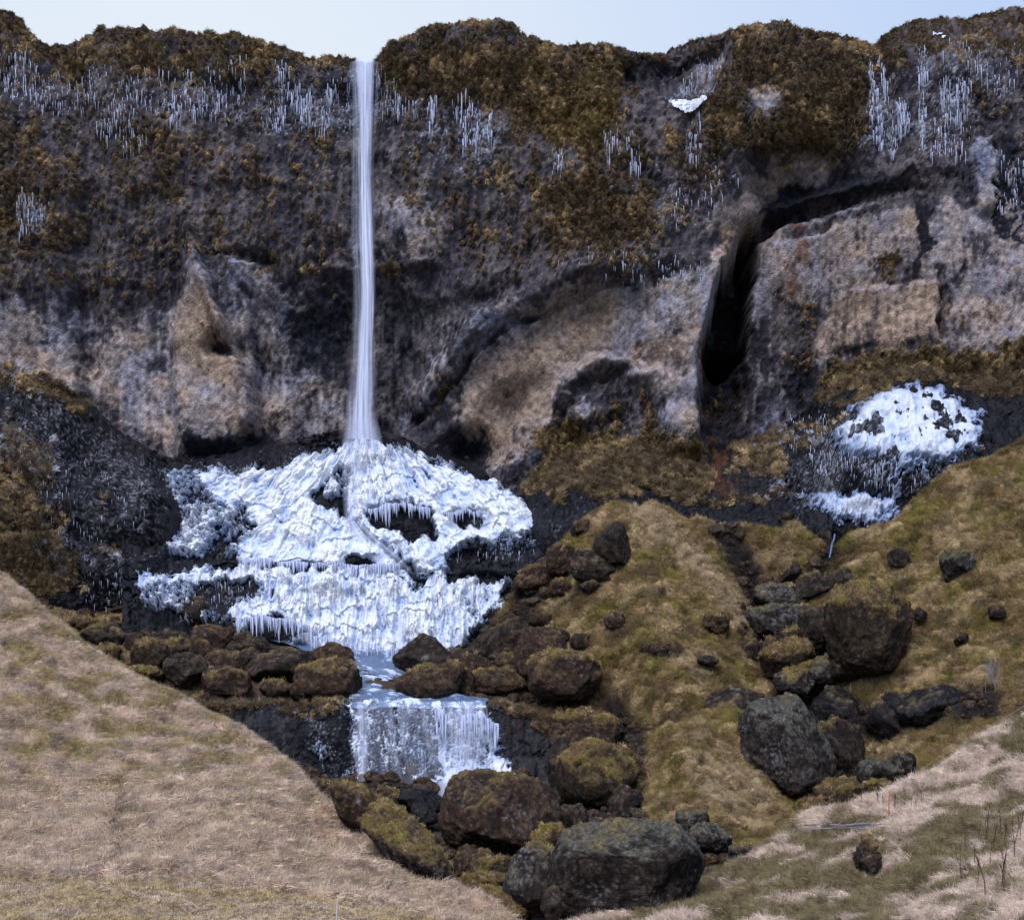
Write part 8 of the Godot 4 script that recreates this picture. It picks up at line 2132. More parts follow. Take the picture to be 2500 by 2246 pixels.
		PackedVector3Array([Vector3(-73.8,24.64,0.45),Vector3(-49.8,24.64,0.45),Vector3(-46.63,24.65,0.41),Vector3(-43.47,24.66,0.32),Vector3(-40.31,24.67,0.24),Vector3(-39.12,24.67,0.2),Vector3(-37.93,24.68,0.17),Vector3(-35.97,24.69,0.05),Vector3(-34.0,24.72,-0.1),Vector3(-32.24,24.74,-0.25),Vector3(-30.46,24.75,-0.39),Vector3(-27.3,24.78,-0.57),Vector3(-24.51,24.79,-0.63),Vector3(-21.72,24.79,-0.68),Vector3(-19.72,24.8,-0.72),Vector3(-18.12,24.8,-0.75),Vector3(-16.56,24.87,-1.21),Vector3(-15.0,24.93,-1.66),Vector3(-13.03,25.01,-2.24),Vector3(-11.89,25.0,-2.17),Vector3(-10.75,24.96,-1.89),Vector3(-10.42,24.95,-1.81),Vector3(-9.69,24.92,-1.63),Vector3(-7.74,24.86,-1.15),Vector3(-5.32,24.82,-0.84),Vector3(-2.12,24.77,-0.51),Vector3(-0.12,24.75,-0.33),Vector3(1.28,24.73,-0.24),Vector3(3.07,24.72,-0.13),Vector3(5.86,24.7,0.03),Vector3(8.24,24.68,0.18),Vector3(9.83,24.66,0.28),Vector3(12.2,24.64,0.47),Vector3(14.17,24.62,0.62),Vector3(15.78,24.64,0.45),Vector3(17.39,24.68,0.18),Vector3(19.42,24.72,-0.15),Vector3(21.21,24.72,-0.15),Vector3(23.01,24.72,-0.15),Vector3(25.0,24.72,-0.15),Vector3(26.8,24.72,-0.15),Vector3(27.99,24.72,-0.13),Vector3(28.62,24.72,-0.11),Vector3(29.18,24.71,-0.09),Vector3(29.97,24.71,-0.07),Vector3(31.36,24.7,-0.03),Vector3(33.34,24.7,0.03),Vector3(35.32,24.69,0.1),Vector3(40.3,24.67,0.25),Vector3(43.98,24.63,0.52),Vector3(47.89,24.6,0.75),Vector3(71.89,24.6,0.75)]),
		PackedVector3Array([Vector3(-73.83,21.48,0.32),Vector3(-49.83,21.48,0.32),Vector3(-46.66,21.48,0.27),Vector3(-43.5,21.49,0.19),Vector3(-40.34,21.5,0.1),Vector3(-39.15,21.51,0.07),Vector3(-37.96,21.51,0.04),Vector3(-35.99,21.52,-0.08),Vector3(-34.03,21.54,-0.24),Vector3(-32.26,21.56,-0.38),Vector3(-30.49,21.58,-0.53),Vector3(-27.32,21.6,-0.71),Vector3(-24.53,21.6,-0.76),Vector3(-21.73,21.61,-0.81),Vector3(-19.73,21.62,-0.85),Vector3(-18.14,21.62,-0.88),Vector3(-16.58,21.67,-1.34),Vector3(-15.01,21.73,-1.8),Vector3(-13.04,21.8,-2.37),Vector3(-11.9,21.79,-2.3),Vector3(-10.76,21.76,-2.02),Vector3(-10.43,21.75,-1.94),Vector3(-9.7,21.72,-1.76),Vector3(-7.74,21.67,-1.28),Vector3(-5.33,21.63,-0.98),Vector3(-2.12,21.59,-0.65),Vector3(-0.12,21.57,-0.46),Vector3(1.28,21.56,-0.38),Vector3(3.07,21.55,-0.27),Vector3(5.86,21.53,-0.1),Vector3(8.25,21.51,0.04),Vector3(9.83,21.5,0.15),Vector3(12.21,21.47,0.33),Vector3(14.18,21.46,0.49),Vector3(15.79,21.48,0.32),Vector3(17.41,21.51,0.05),Vector3(19.43,21.55,-0.28),Vector3(21.23,21.55,-0.28),Vector3(23.02,21.55,-0.28),Vector3(25.02,21.55,-0.28),Vector3(26.82,21.55,-0.28),Vector3(28.01,21.55,-0.27),Vector3(28.64,21.54,-0.25),Vector3(29.2,21.54,-0.23),Vector3(29.99,21.54,-0.2),Vector3(31.38,21.53,-0.16),Vector3(33.37,21.53,-0.1),Vector3(35.35,21.52,-0.04),Vector3(40.33,21.5,0.12),Vector3(44.01,21.47,0.39),Vector3(47.92,21.44,0.62),Vector3(71.92,21.44,0.62)]),
		PackedVector3Array([Vector3(-73.79,17.88,0.46),Vector3(-49.79,17.88,0.46),Vector3(-46.63,17.89,0.42),Vector3(-43.47,17.9,0.33),Vector3(-40.3,17.9,0.24),Vector3(-39.12,17.91,0.21),Vector3(-37.93,17.91,0.18),Vector3(-35.96,17.92,0.06),Vector3(-34.0,17.94,-0.1),Vector3(-32.23,17.95,-0.24),Vector3(-30.46,17.97,-0.38),Vector3(-27.3,17.98,-0.57),Vector3(-24.51,17.99,-0.62),Vector3(-21.71,18.0,-0.67),Vector3(-19.72,18.0,-0.71),Vector3(-18.12,18.0,-0.74),Vector3(-16.56,18.05,-1.2),Vector3(-15.0,18.09,-1.66),Vector3(-13.03,18.15,-2.23),Vector3(-11.89,18.14,-2.16),Vector3(-10.75,18.12,-1.88),Vector3(-10.42,18.11,-1.8),Vector3(-9.69,18.09,-1.62),Vector3(-7.74,18.04,-1.14),Vector3(-5.32,18.01,-0.84),Vector3(-2.12,17.98,-0.51),Vector3(-0.12,17.96,-0.32),Vector3(1.28,17.95,-0.23),Vector3(3.07,17.94,-0.13),Vector3(5.86,17.92,0.04),Vector3(8.24,17.91,0.19),Vector3(9.82,17.9,0.29),Vector3(12.2,17.88,0.47),Vector3(14.17,17.87,0.63),Vector3(15.78,17.88,0.46),Vector3(17.39,17.91,0.19),Vector3(19.42,17.94,-0.14),Vector3(21.21,17.94,-0.14),Vector3(23.01,17.94,-0.14),Vector3(25.0,17.94,-0.14),Vector3(26.79,17.94,-0.14),Vector3(27.99,17.94,-0.12),Vector3(28.62,17.94,-0.1),Vector3(29.18,17.94,-0.09),Vector3(29.97,17.93,-0.06),Vector3(31.36,17.93,-0.02),Vector3(33.34,17.92,0.04),Vector3(35.32,17.92,0.1),Vector3(40.3,17.9,0.26),Vector3(43.97,17.88,0.53),Vector3(47.89,17.85,0.76),Vector3(71.89,17.85,0.76)]),
		PackedVector3Array([Vector3(-73.75,14.29,0.6),Vector3(-49.75,14.29,0.6),Vector3(-46.59,14.3,0.56),Vector3(-43.43,14.31,0.47),Vector3(-40.27,14.31,0.39),Vector3(-39.09,14.31,0.35),Vector3(-37.9,14.32,0.32),Vector3(-35.94,14.33,0.2),Vector3(-33.98,14.34,0.05),Vector3(-32.21,14.35,-0.1),Vector3(-30.44,14.36,-0.24),Vector3(-27.28,14.38,-0.42),Vector3(-24.49,14.38,-0.48),Vector3(-21.7,14.38,-0.53),Vector3(-19.7,14.39,-0.57),Vector3(-18.11,14.39,-0.6),Vector3(-16.55,14.43,-1.06),Vector3(-14.99,14.46,-1.51),Vector3(-13.02,14.51,-2.09),Vector3(-11.88,14.5,-2.02),Vector3(-10.74,14.48,-1.74),Vector3(-10.41,14.47,-1.66),Vector3(-9.68,14.46,-1.48),Vector3(-7.73,14.42,-1.0),Vector3(-5.32,14.4,-0.69),Vector3(-2.12,14.37,-0.36),Vector3(-0.12,14.36,-0.18),Vector3(1.28,14.35,-0.09),Vector3(3.07,14.34,0.02),Vector3(5.85,14.33,0.18),Vector3(8.23,14.32,0.33),Vector3(9.82,14.31,0.43),Vector3(12.19,14.29,0.62),Vector3(14.16,14.28,0.77),Vector3(15.76,14.29,0.6),Vector3(17.38,14.32,0.33),Vector3(19.4,14.34,0.0),Vector3(21.2,14.34,0.0),Vector3(22.99,14.34,0.0),Vector3(24.98,14.34,0.0),Vector3(26.77,14.34,0.0),Vector3(27.97,14.34,0.02),Vector3(28.6,14.34,0.04),Vector3(29.15,14.34,0.06),Vector3(29.95,14.34,0.08),Vector3(31.33,14.33,0.12),Vector3(33.31,14.33,0.18),Vector3(35.29,14.32,0.25),Vector3(40.27,14.31,0.4),Vector3(43.94,14.29,0.67),Vector3(47.85,14.27,0.9),Vector3(71.85,14.27,0.9)]),
	]

func net_talus_left() -> Array:
	return [
		PackedVector3Array([Vector3(-70.99,31.85,-1.0),Vector3(-46.99,29.85,-1.0),Vector3(-40.58,28.84,-1.0),Vector3(-38.18,28.92,-1.0),Vector3(-35.78,27.84,-1.0),Vector3(-33.77,26.44,-1.0),Vector3(-31.37,24.12,-1.0),Vector3(-29.37,22.64,-1.0),Vector3(-27.87,22.12,-1.67),Vector3(-26.4,21.91,-2.65),Vector3(-24.9,21.73,-3.5)]),
		PackedVector3Array([Vector3(-70.34,29.85,1.5),Vector3(-46.34,27.85,1.5),Vector3(-40.02,27.34,1.5),Vector3(-37.65,27.26,1.5),Vector3(-35.28,26.27,1.5),Vector3(-33.31,24.89,1.5),Vector3(-30.54,22.72,1.5),Vector3(-28.56,21.53,1.5),Vector3(-27.19,21.1,0.16),Vector3(-25.87,21.09,-1.81),Vector3(-24.49,21.12,-3.5)]),
		PackedVector3Array([Vector3(-69.56,25.7,4.5),Vector3(-45.56,23.7,4.5),Vector3(-39.35,23.5,4.5),Vector3(-37.02,23.31,4.5),Vector3(-34.69,22.72,4.5),Vector3(-32.75,21.75,4.5),Vector3(-29.33,20.39,4.5),Vector3(-27.39,19.42,4.5),Vector3(-26.15,19.07,2.35),Vector3(-25.01,19.41,-0.79),Vector3(-23.76,19.7,-3.5)]),
		PackedVector3Array([Vector3(-68.92,21.53,7.0),Vector3(-44.92,19.53,7.0),Vector3(-38.79,19.34,7.0),Vector3(-36.49,19.34,7.0),Vector3(-34.19,18.76,7.0),Vector3(-32.28,18.0,7.0),Vector3(-27.68,17.04,7.0),Vector3(-25.77,16.27,7.0),Vector3(-24.63,16.15,4.18),Vector3(-23.62,16.53,0.06),Vector3(-22.46,16.86,-3.5)]),
		PackedVector3Array([Vector3(-68.5,16.8,8.6),Vector3(-44.5,14.8,8.6),Vector3(-38.43,14.8,8.6),Vector3(-36.15,14.8,8.6),Vector3(-33.88,14.61,8.6),Vector3(-31.98,14.23,8.6),Vector3(-28.19,13.47,8.6),Vector3(-26.29,12.97,8.6),Vector3(-25.24,12.95,5.35),Vector3(-24.34,13.3,0.6),Vector3(-23.27,13.61,-3.5)]),
		PackedVector3Array([Vector3(-68.34,12.59,9.2),Vector3(-44.34,10.59,9.2),Vector3(-38.3,10.51,9.2),Vector3(-36.03,10.4,9.2),Vector3(-33.76,10.28,9.2),Vector3(-31.87,10.13,9.2),Vector3(-30.17,9.83,9.2),Vector3(-28.28,9.6,9.2),Vector3(-27.3,9.45,5.79),Vector3(-26.49,9.32,0.81),Vector3(-25.51,9.34,-3.5)]),
		PackedVector3Array([Vector3(-68.79,8.87,7.5),Vector3(-44.79,6.87,7.5),Vector3(-38.68,6.87,7.5),Vector3(-36.39,6.87,7.5),Vector3(-34.1,6.87,7.5),Vector3(-32.19,6.87,7.5),Vector3(-31.04,6.87,7.5),Vector3(-29.13,6.87,7.5),Vector3(-28.08,6.99,4.55),Vector3(-27.18,7.16,0.23),Vector3(-26.12,7.31,-3.5)]),
	]

func net_cascade() -> Array:
	return [
		PackedVector3Array([Vector3(-30.97,21.39,-1.0),Vector3(-28.56,21.59,-1.0),Vector3(-26.16,21.87,-1.0),Vector3(-23.76,22.27,-1.0),Vector3(-21.35,22.8,-1.0),Vector3(-18.95,23.08,-1.0),Vector3(-16.55,23.4,-1.0),Vector3(-14.54,23.72,-1.0),Vector3(-13.14,23.88,-1.0),Vector3(-11.74,23.96,-1.0),Vector3(-10.34,23.88,-1.0),Vector3(-8.53,23.4,-1.0),Vector3(-6.13,22.27,-1.0),Vector3(-3.33,21.31,-1.0),Vector3(-0.52,19.71,-1.0),Vector3(1.88,18.39,-1.0),Vector3(4.29,18.59,-1.0),Vector3(6.69,18.99,-1.0)]),
		PackedVector3Array([Vector3(-30.56,20.32,1.41),Vector3(-28.19,20.52,1.34),Vector3(-25.83,20.81,1.26),Vector3(-23.47,21.21,1.2),Vector3(-21.09,21.73,1.2),Vector3(-18.72,22.0,1.2),Vector3(-16.34,22.32,1.2),Vector3(-14.37,22.64,1.2),Vector3(-12.98,22.8,1.2),Vector3(-11.6,22.87,1.2),Vector3(-10.21,22.8,1.2),Vector3(-8.43,22.32,1.2),Vector3(-6.05,21.21,1.2),Vector3(-3.28,20.26,1.2),Vector3(-0.51,18.68,1.2),Vector3(1.86,17.37,1.2),Vector3(4.23,17.57,1.2),Vector3(6.61,17.97,1.2)]),
		PackedVector3Array([Vector3(-29.85,18.12,5.55),Vector3(-27.65,18.34,4.76),Vector3(-25.46,18.64,3.83),Vector3(-23.21,18.99,3.2),Vector3(-20.86,19.36,3.2),Vector3(-18.51,19.56,3.2),Vector3(-16.16,19.79,3.2),Vector3(-14.21,20.02,3.2),Vector3(-12.84,20.13,3.2),Vector3(-11.47,20.19,3.2),Vector3(-10.1,20.13,3.2),Vector3(-8.34,19.79,3.2),Vector3(-5.99,18.99,3.2),Vector3(-3.25,18.31,3.2),Vector3(-0.51,17.16,3.2),Vector3(1.84,16.22,3.2),Vector3(4.19,16.36,3.2),Vector3(6.54,16.65,3.2)]),
		PackedVector3Array([Vector3(-29.43,15.86,8.0),Vector3(-27.31,16.04,6.93),Vector3(-25.2,16.28,5.65),Vector3(-23.0,16.54,4.8),Vector3(-20.67,16.77,4.8),Vector3(-18.34,16.89,4.8),Vector3(-16.02,17.03,4.8),Vector3(-14.08,17.17,4.8),Vector3(-12.72,17.24,4.8),Vector3(-11.36,17.27,4.8),Vector3(-10.0,17.24,4.8),Vector3(-8.26,17.03,4.8),Vector3(-5.93,16.54,4.8),Vector3(-3.22,16.12,4.8),Vector3(-0.5,15.42,4.8),Vector3(1.82,14.85,4.8),Vector3(4.15,14.93,4.8),Vector3(6.48,15.11,4.8)]),
		PackedVector3Array([Vector3(-29.17,13.95,9.5),Vector3(-27.08,14.07,8.43),Vector3(-24.98,14.23,7.15),Vector3(-22.8,14.38,6.3),Vector3(-20.49,14.48,6.3),Vector3(-18.19,14.53,6.3),Vector3(-15.88,14.59,6.3),Vector3(-13.96,14.66,6.3),Vector3(-12.61,14.69,6.3),Vector3(-11.26,14.7,6.3),Vector3(-9.92,14.69,6.3),Vector3(-8.19,14.59,6.3),Vector3(-5.88,14.38,6.3),Vector3(-3.19,14.19,6.3),Vector3(-0.5,13.89,6.3),Vector3(1.81,13.63,6.3),Vector3(4.11,13.67,6.3),Vector3(6.42,13.75,6.3)]),
		PackedVector3Array([Vector3(-28.98,12.0,10.6),Vector3(-26.9,12.0,9.53),Vector3(-24.82,11.94,8.25),Vector3(-22.65,12.45,7.4),Vector3(-20.36,13.07,7.4),Vector3(-18.07,13.07,7.4),Vector3(-15.78,12.84,7.4),Vector3(-13.87,12.76,7.4),Vector3(-12.53,12.91,7.4),Vector3(-11.19,12.99,7.4),Vector3(-9.86,12.68,7.4),Vector3(-8.14,12.0,7.4),Vector3(-5.85,12.22,7.4),Vector3(-3.17,12.68,7.4),Vector3(-0.5,12.38,7.4),Vector3(1.8,12.3,7.4),Vector3(4.09,12.15,7.4),Vector3(6.38,11.92,7.4)]),
		PackedVector3Array([Vector3(-28.98,11.77,10.6),Vector3(-26.9,11.77,9.53),Vector3(-24.82,11.75,8.25),Vector3(-22.67,12.23,7.3),Vector3(-20.43,12.69,6.8),Vector3(-18.15,12.67,6.6),Vector3(-15.85,12.47,6.6),Vector3(-13.92,12.42,6.8),Vector3(-12.55,12.39,7.2),Vector3(-11.25,12.44,6.5),Vector3(-9.87,12.25,7.1),Vector3(-8.13,11.53,7.5),Vector3(-5.84,11.91,7.6),Vector3(-3.18,11.73,6.8),Vector3(-0.5,11.59,6.6),Vector3(1.8,11.58,6.8),Vector3(4.1,11.56,7.0),Vector3(6.39,11.41,7.0)]),
		PackedVector3Array([Vector3(-28.85,11.34,11.4),Vector3(-26.78,11.34,10.33),Vector3(-24.71,11.43,9.05),Vector3(-22.55,11.79,8.2),Vector3(-20.27,12.17,8.2),Vector3(-17.99,12.17,8.2),Vector3(-15.7,11.9,8.2),Vector3(-13.8,11.79,8.2),Vector3(-12.47,11.71,8.2),Vector3(-11.14,11.56,8.2),Vector3(-9.81,11.33,8.2),Vector3(-8.1,10.95,8.2),Vector3(-5.82,11.18,8.2),Vector3(-3.16,11.33,8.2),Vector3(-0.49,11.22,8.2),Vector3(1.79,10.95,8.2),Vector3(4.07,10.65,8.2),Vector3(6.35,10.46,8.2)]),
		PackedVector3Array([Vector3(-28.68,9.27,12.4),Vector3(-26.62,9.33,11.33),Vector3(-24.56,9.4,10.05),Vector3(-22.42,9.64,9.2),Vector3(-20.15,9.64,9.2),Vector3(-17.88,9.45,9.2),Vector3(-15.61,9.26,9.2),Vector3(-13.72,9.07,9.2),Vector3(-12.4,9.0,9.2),Vector3(-11.08,8.92,9.2),Vector3(-9.75,8.85,9.2),Vector3(-8.05,8.69,9.2),Vector3(-5.78,8.88,9.2),Vector3(-3.14,9.07,9.2),Vector3(-0.49,9.26,9.2),Vector3(1.78,9.26,9.2),Vector3(4.05,9.07,9.2),Vector3(6.31,8.88,9.2)]),
		PackedVector3Array([Vector3(-28.56,7.02,13.1),Vector3(-26.51,7.06,12.03),Vector3(-24.46,7.12,10.75),Vector3(-22.33,7.15,9.9),Vector3(-20.07,7.15,9.9),Vector3(-17.81,7.15,9.9),Vector3(-15.55,7.08,9.9),Vector3(-13.67,6.97,9.9),Vector3(-12.35,6.97,9.9),Vector3(-11.03,6.97,9.9),Vector3(-9.71,6.97,9.9),Vector3(-8.02,6.97,9.9),Vector3(-5.76,7.08,9.9),Vector3(-3.12,7.15,9.9),Vector3(-0.49,7.34,9.9),Vector3(1.77,7.53,9.9),Vector3(4.03,7.53,9.9),Vector3(6.29,7.34,9.9)]),
		PackedVector3Array([Vector3(-28.47,4.79,13.6),Vector3(-26.43,4.82,12.53),Vector3(-24.39,4.86,11.25),Vector3(-22.26,4.88,10.4),Vector3(-20.01,4.88,10.4),Vector3(-17.76,4.88,10.4),Vector3(-15.5,4.88,10.4),Vector3(-13.63,4.88,10.4),Vector3(-12.31,4.88,10.4),Vector3(-11.0,4.88,10.4),Vector3(-9.68,4.88,10.4),Vector3(-8.0,4.88,10.4),Vector3(-5.74,4.88,10.4),Vector3(-3.12,4.88,10.4),Vector3(-0.49,4.88,10.4),Vector3(1.76,4.88,10.4),Vector3(4.02,4.88,10.4),Vector3(6.27,4.88,10.4)]),
	]

func net_talus_right() -> Array:
	return [
		PackedVector3Array([Vector3(-1.41,23.43,-12.5),Vector3(1.12,22.82,-7.45),Vector3(3.55,23.28,-4.5),Vector3(7.64,24.01,-4.5),Vector3(11.72,24.01,-4.5),Vector3(15.8,23.6,-4.5),Vector3(19.89,24.09,-4.5),Vector3(22.34,25.11,-4.5),Vector3(23.97,26.54,-4.5),Vector3(26.01,28.99,-4.5),Vector3(28.05,30.42,-4.5),Vector3(32.14,31.04,-4.5),Vector3(36.22,30.63,-4.5),Vector3(41.37,31.04,-4.5),Vector3(47.66,31.04,-4.5),Vector3(71.66,33.04,-4.5)]),
		PackedVector3Array([Vector3(-1.38,21.75,-9.0),Vector3(1.1,21.38,-3.95),Vector3(3.49,21.83,-1.0),Vector3(7.49,22.64,-1.0),Vector3(11.5,22.64,-1.0),Vector3(15.5,22.23,-1.0),Vector3(19.51,22.43,-1.0),Vector3(21.91,23.24,-1.0),Vector3(23.52,24.44,-1.0),Vector3(25.52,26.84,-1.0),Vector3(27.52,28.64,-1.0),Vector3(31.53,29.25,-1.0),Vector3(35.53,28.92,-1.0),Vector3(40.58,29.45,-1.0),Vector3(46.75,29.45,-1.0),Vector3(70.75,31.45,-1.0)]),
		PackedVector3Array([Vector3(-1.36,20.09,-6.0),Vector3(1.08,19.82,-0.95),Vector3(3.43,20.09,2.0),Vector3(7.37,20.49,2.0),Vector3(11.31,20.49,2.0),Vector3(15.25,19.9,2.0),Vector3(19.19,20.29,2.0),Vector3(21.55,20.68,2.0),Vector3(23.13,21.67,2.0),Vector3(25.1,24.03,2.0),Vector3(27.07,26.0,2.0),Vector3(31.01,26.79,2.0),Vector3(34.95,26.59,2.0),Vector3(39.91,26.99,2.0),Vector3(45.98,26.99,2.0),Vector3(69.98,28.99,2.0)]),
		PackedVector3Array([Vector3(-1.34,17.87,-3.5),Vector3(1.07,17.69,1.55),Vector3(3.38,18.06,4.5),Vector3(7.26,18.45,4.5),Vector3(11.15,18.06,4.5),Vector3(15.03,17.48,4.5),Vector3(18.92,17.48,4.5),Vector3(21.25,18.06,4.5),Vector3(22.8,18.84,4.5),Vector3(24.74,20.59,4.5),Vector3(26.69,22.34,4.5),Vector3(30.57,23.31,4.5),Vector3(34.46,23.11,4.5),Vector3(39.35,23.5,4.5),Vector3(45.33,23.5,4.5),Vector3(69.33,25.5,4.5)]),
		PackedVector3Array([Vector3(-1.32,14.82,-1.0),Vector3(1.05,14.41,4.05),Vector3(3.33,14.55,7.0),Vector3(7.16,15.51,7.0),Vector3(10.99,15.51,7.0),Vector3(14.82,15.13,7.0),Vector3(18.65,15.32,7.0),Vector3(20.95,15.51,7.0),Vector3(22.48,15.89,7.0),Vector3(24.39,16.85,7.0),Vector3(26.31,18.19,7.0),Vector3(30.14,18.95,7.0),Vector3(33.96,19.15,7.0),Vector3(38.79,19.53,7.0),Vector3(44.69,19.72,7.0),Vector3(68.69,21.72,7.0)]),
		PackedVector3Array([Vector3(-1.33,10.04,-1.5),Vector3(1.05,10.15,3.55),Vector3(3.34,10.37,6.5),Vector3(7.18,11.52,6.5),Vector3(11.02,12.67,6.5),Vector3(14.86,12.67,6.5),Vector3(18.7,12.86,6.5),Vector3(21.01,13.06,6.5),Vector3(22.54,13.06,6.5),Vector3(24.46,13.25,6.5),Vector3(26.38,13.82,6.5),Vector3(30.22,14.21,6.5),Vector3(34.06,14.98,6.5),Vector3(38.9,15.74,6.5),Vector3(44.82,16.13,6.5),Vector3(68.82,18.13,6.5)]),
	]

func net_hill_right() -> Array:
	return [
		PackedVector3Array([Vector3(-2.44,4.65,5.0),Vector3(2.6,9.68,5.0),Vector3(6.86,14.33,5.0),Vector3(10.73,14.33,5.0),Vector3(14.95,12.75,5.5),Vector3(18.37,12.71,6.0),Vector3(21.07,13.09,6.0),Vector3(24.15,12.32,6.0),Vector3(28.35,12.78,5.0),Vector3(33.58,16.27,5.0),Vector3(39.24,20.14,5.0),Vector3(45.2,24.02,5.0),Vector3(69.2,26.02,5.0)]),
		PackedVector3Array([Vector3(-2.01,7.78,8.5),Vector3(3.11,13.48,8.5),Vector3(6.91,17.16,8.5),Vector3(10.5,17.02,8.7),Vector3(14.65,15.44,9.0),Vector3(17.72,15.93,8.6),Vector3(20.67,16.17,9.3),Vector3(23.76,14.55,8.8),Vector3(27.74,15.35,8.8),Vector3(32.85,19.14,8.8),Vector3(38.45,22.7,8.5),Vector3(44.3,26.57,8.5),Vector3(68.3,28.57,8.5)]),
		PackedVector3Array([Vector3(-1.41,5.95,12.0),Vector3(3.59,9.61,13.0),Vector3(7.24,12.49,14.0),Vector3(10.88,12.45,14.5),Vector3(14.69,11.66,12.8),Vector3(17.93,11.65,10.2),Vector3(20.51,12.0,10.6),Vector3(23.54,11.64,10.4),Vector3(27.68,12.23,12.6),Vector3(32.42,15.15,13.0),Vector3(37.56,18.17,12.5),Vector3(43.39,21.57,12.0),Vector3(67.39,23.57,12.0)]),
		PackedVector3Array([Vector3(-1.02,3.63,16.0),Vector3(3.87,5.43,16.5),Vector3(7.42,7.17,18.0),Vector3(10.89,7.27,19.8),Vector3(14.64,7.19,17.5),Vector3(17.79,7.38,13.2),Vector3(20.61,7.77,12.8),Vector3(23.09,7.55,13.6),Vector3(26.49,7.96,16.5),Vector3(31.45,10.04,18.0),Vector3(36.43,12.77,17.5),Vector3(42.23,14.84,16.5),Vector3(66.23,16.84,16.5)]),
		PackedVector3Array([Vector3(-0.46,1.79,18.5),Vector3(4.17,1.78,19.0),Vector3(7.42,2.31,19.5),Vector3(10.77,2.83,24.0),Vector3(14.28,2.81,21.5),Vector3(17.57,3.79,17.0),Vector3(20.16,3.98,16.5),Vector3(22.62,3.79,17.0),Vector3(25.92,4.07,20.0),Vector3(30.67,4.9,22.0),Vector3(35.43,6.99,22.0),Vector3(41.07,8.8,21.0),Vector3(65.07,10.8,21.0)]),
		PackedVector3Array([Vector3(3.81,0.64,19.2),Vector3(6.66,1.07,19.2),Vector3(8.74,0.35,21.5),Vector3(10.93,0.48,24.2),Vector3(13.78,0.62,23.2),Vector3(16.84,1.06,20.5),Vector3(19.91,1.79,18.5),Vector3(22.41,1.43,18.5),Vector3(25.79,1.75,21.5),Vector3(30.38,3.12,23.5),Vector3(34.98,4.83,24.0),Vector3(40.42,6.24,23.5),Vector3(64.42,8.24,23.5)]),
		PackedVector3Array([Vector3(6.27,-1.06,20.0),Vector3(7.1,-0.71,20.5),Vector3(8.57,-0.41,24.5),Vector3(10.89,0.81,27.2),Vector3(13.65,1.15,26.6),Vector3(16.84,0.35,23.8),Vector3(20.68,-0.7,20.8),Vector3(22.45,-1.41,20.8),Vector3(25.53,-0.69,23.5),Vector3(29.99,1.03,25.5),Vector3(34.53,2.39,26.0),Vector3(39.78,4.09,26.0),Vector3(63.78,6.09,26.0)]),
		PackedVector3Array([Vector3(7.06,-5.11,26.0),Vector3(7.42,-4.67,27.0),Vector3(8.89,-3.66,29.5),Vector3(11.58,-3.4,33.5),Vector3(14.54,-3.58,33.0),Vector3(17.89,-3.66,29.5),Vector3(20.15,-4.39,27.5),Vector3(21.84,-4.56,27.5),Vector3(24.71,-3.35,28.5),Vector3(29.21,-1.5,29.5),Vector3(33.74,0.33,29.5),Vector3(38.87,2.0,29.5),Vector3(62.87,4.0,29.5)]),
		PackedVector3Array([Vector3(7.06,-7.81,33.0),Vector3(7.63,-6.92,34.5),Vector3(9.72,-6.33,37.0),Vector3(12.08,-6.24,39.0),Vector3(14.31,-6.26,38.5),Vector3(17.75,-6.06,36.0),Vector3(19.94,-6.14,34.0),Vector3(21.63,-5.84,33.5),Vector3(24.22,-4.86,33.5),Vector3(28.34,-2.91,34.0),Vector3(32.74,-1.29,34.0),Vector3(37.71,0.0,34.0),Vector3(61.71,2.0,34.0)]),
		PackedVector3Array([Vector3(7.03,-10.85,40.0),Vector3(7.6,-10.46,41.0),Vector3(9.31,-10.01,43.0),Vector3(11.65,-9.33,44.0),Vector3(14.11,-8.76,43.5),Vector3(17.38,-8.28,41.5),Vector3(19.43,-8.06,40.0),Vector3(20.98,-7.75,40.0),Vector3(23.77,-6.82,40.0),Vector3(27.18,-5.27,40.0),Vector3(31.39,-3.72,40.0),Vector3(36.16,-2.48,40.0),Vector3(60.16,-0.48,40.0)]),
	]

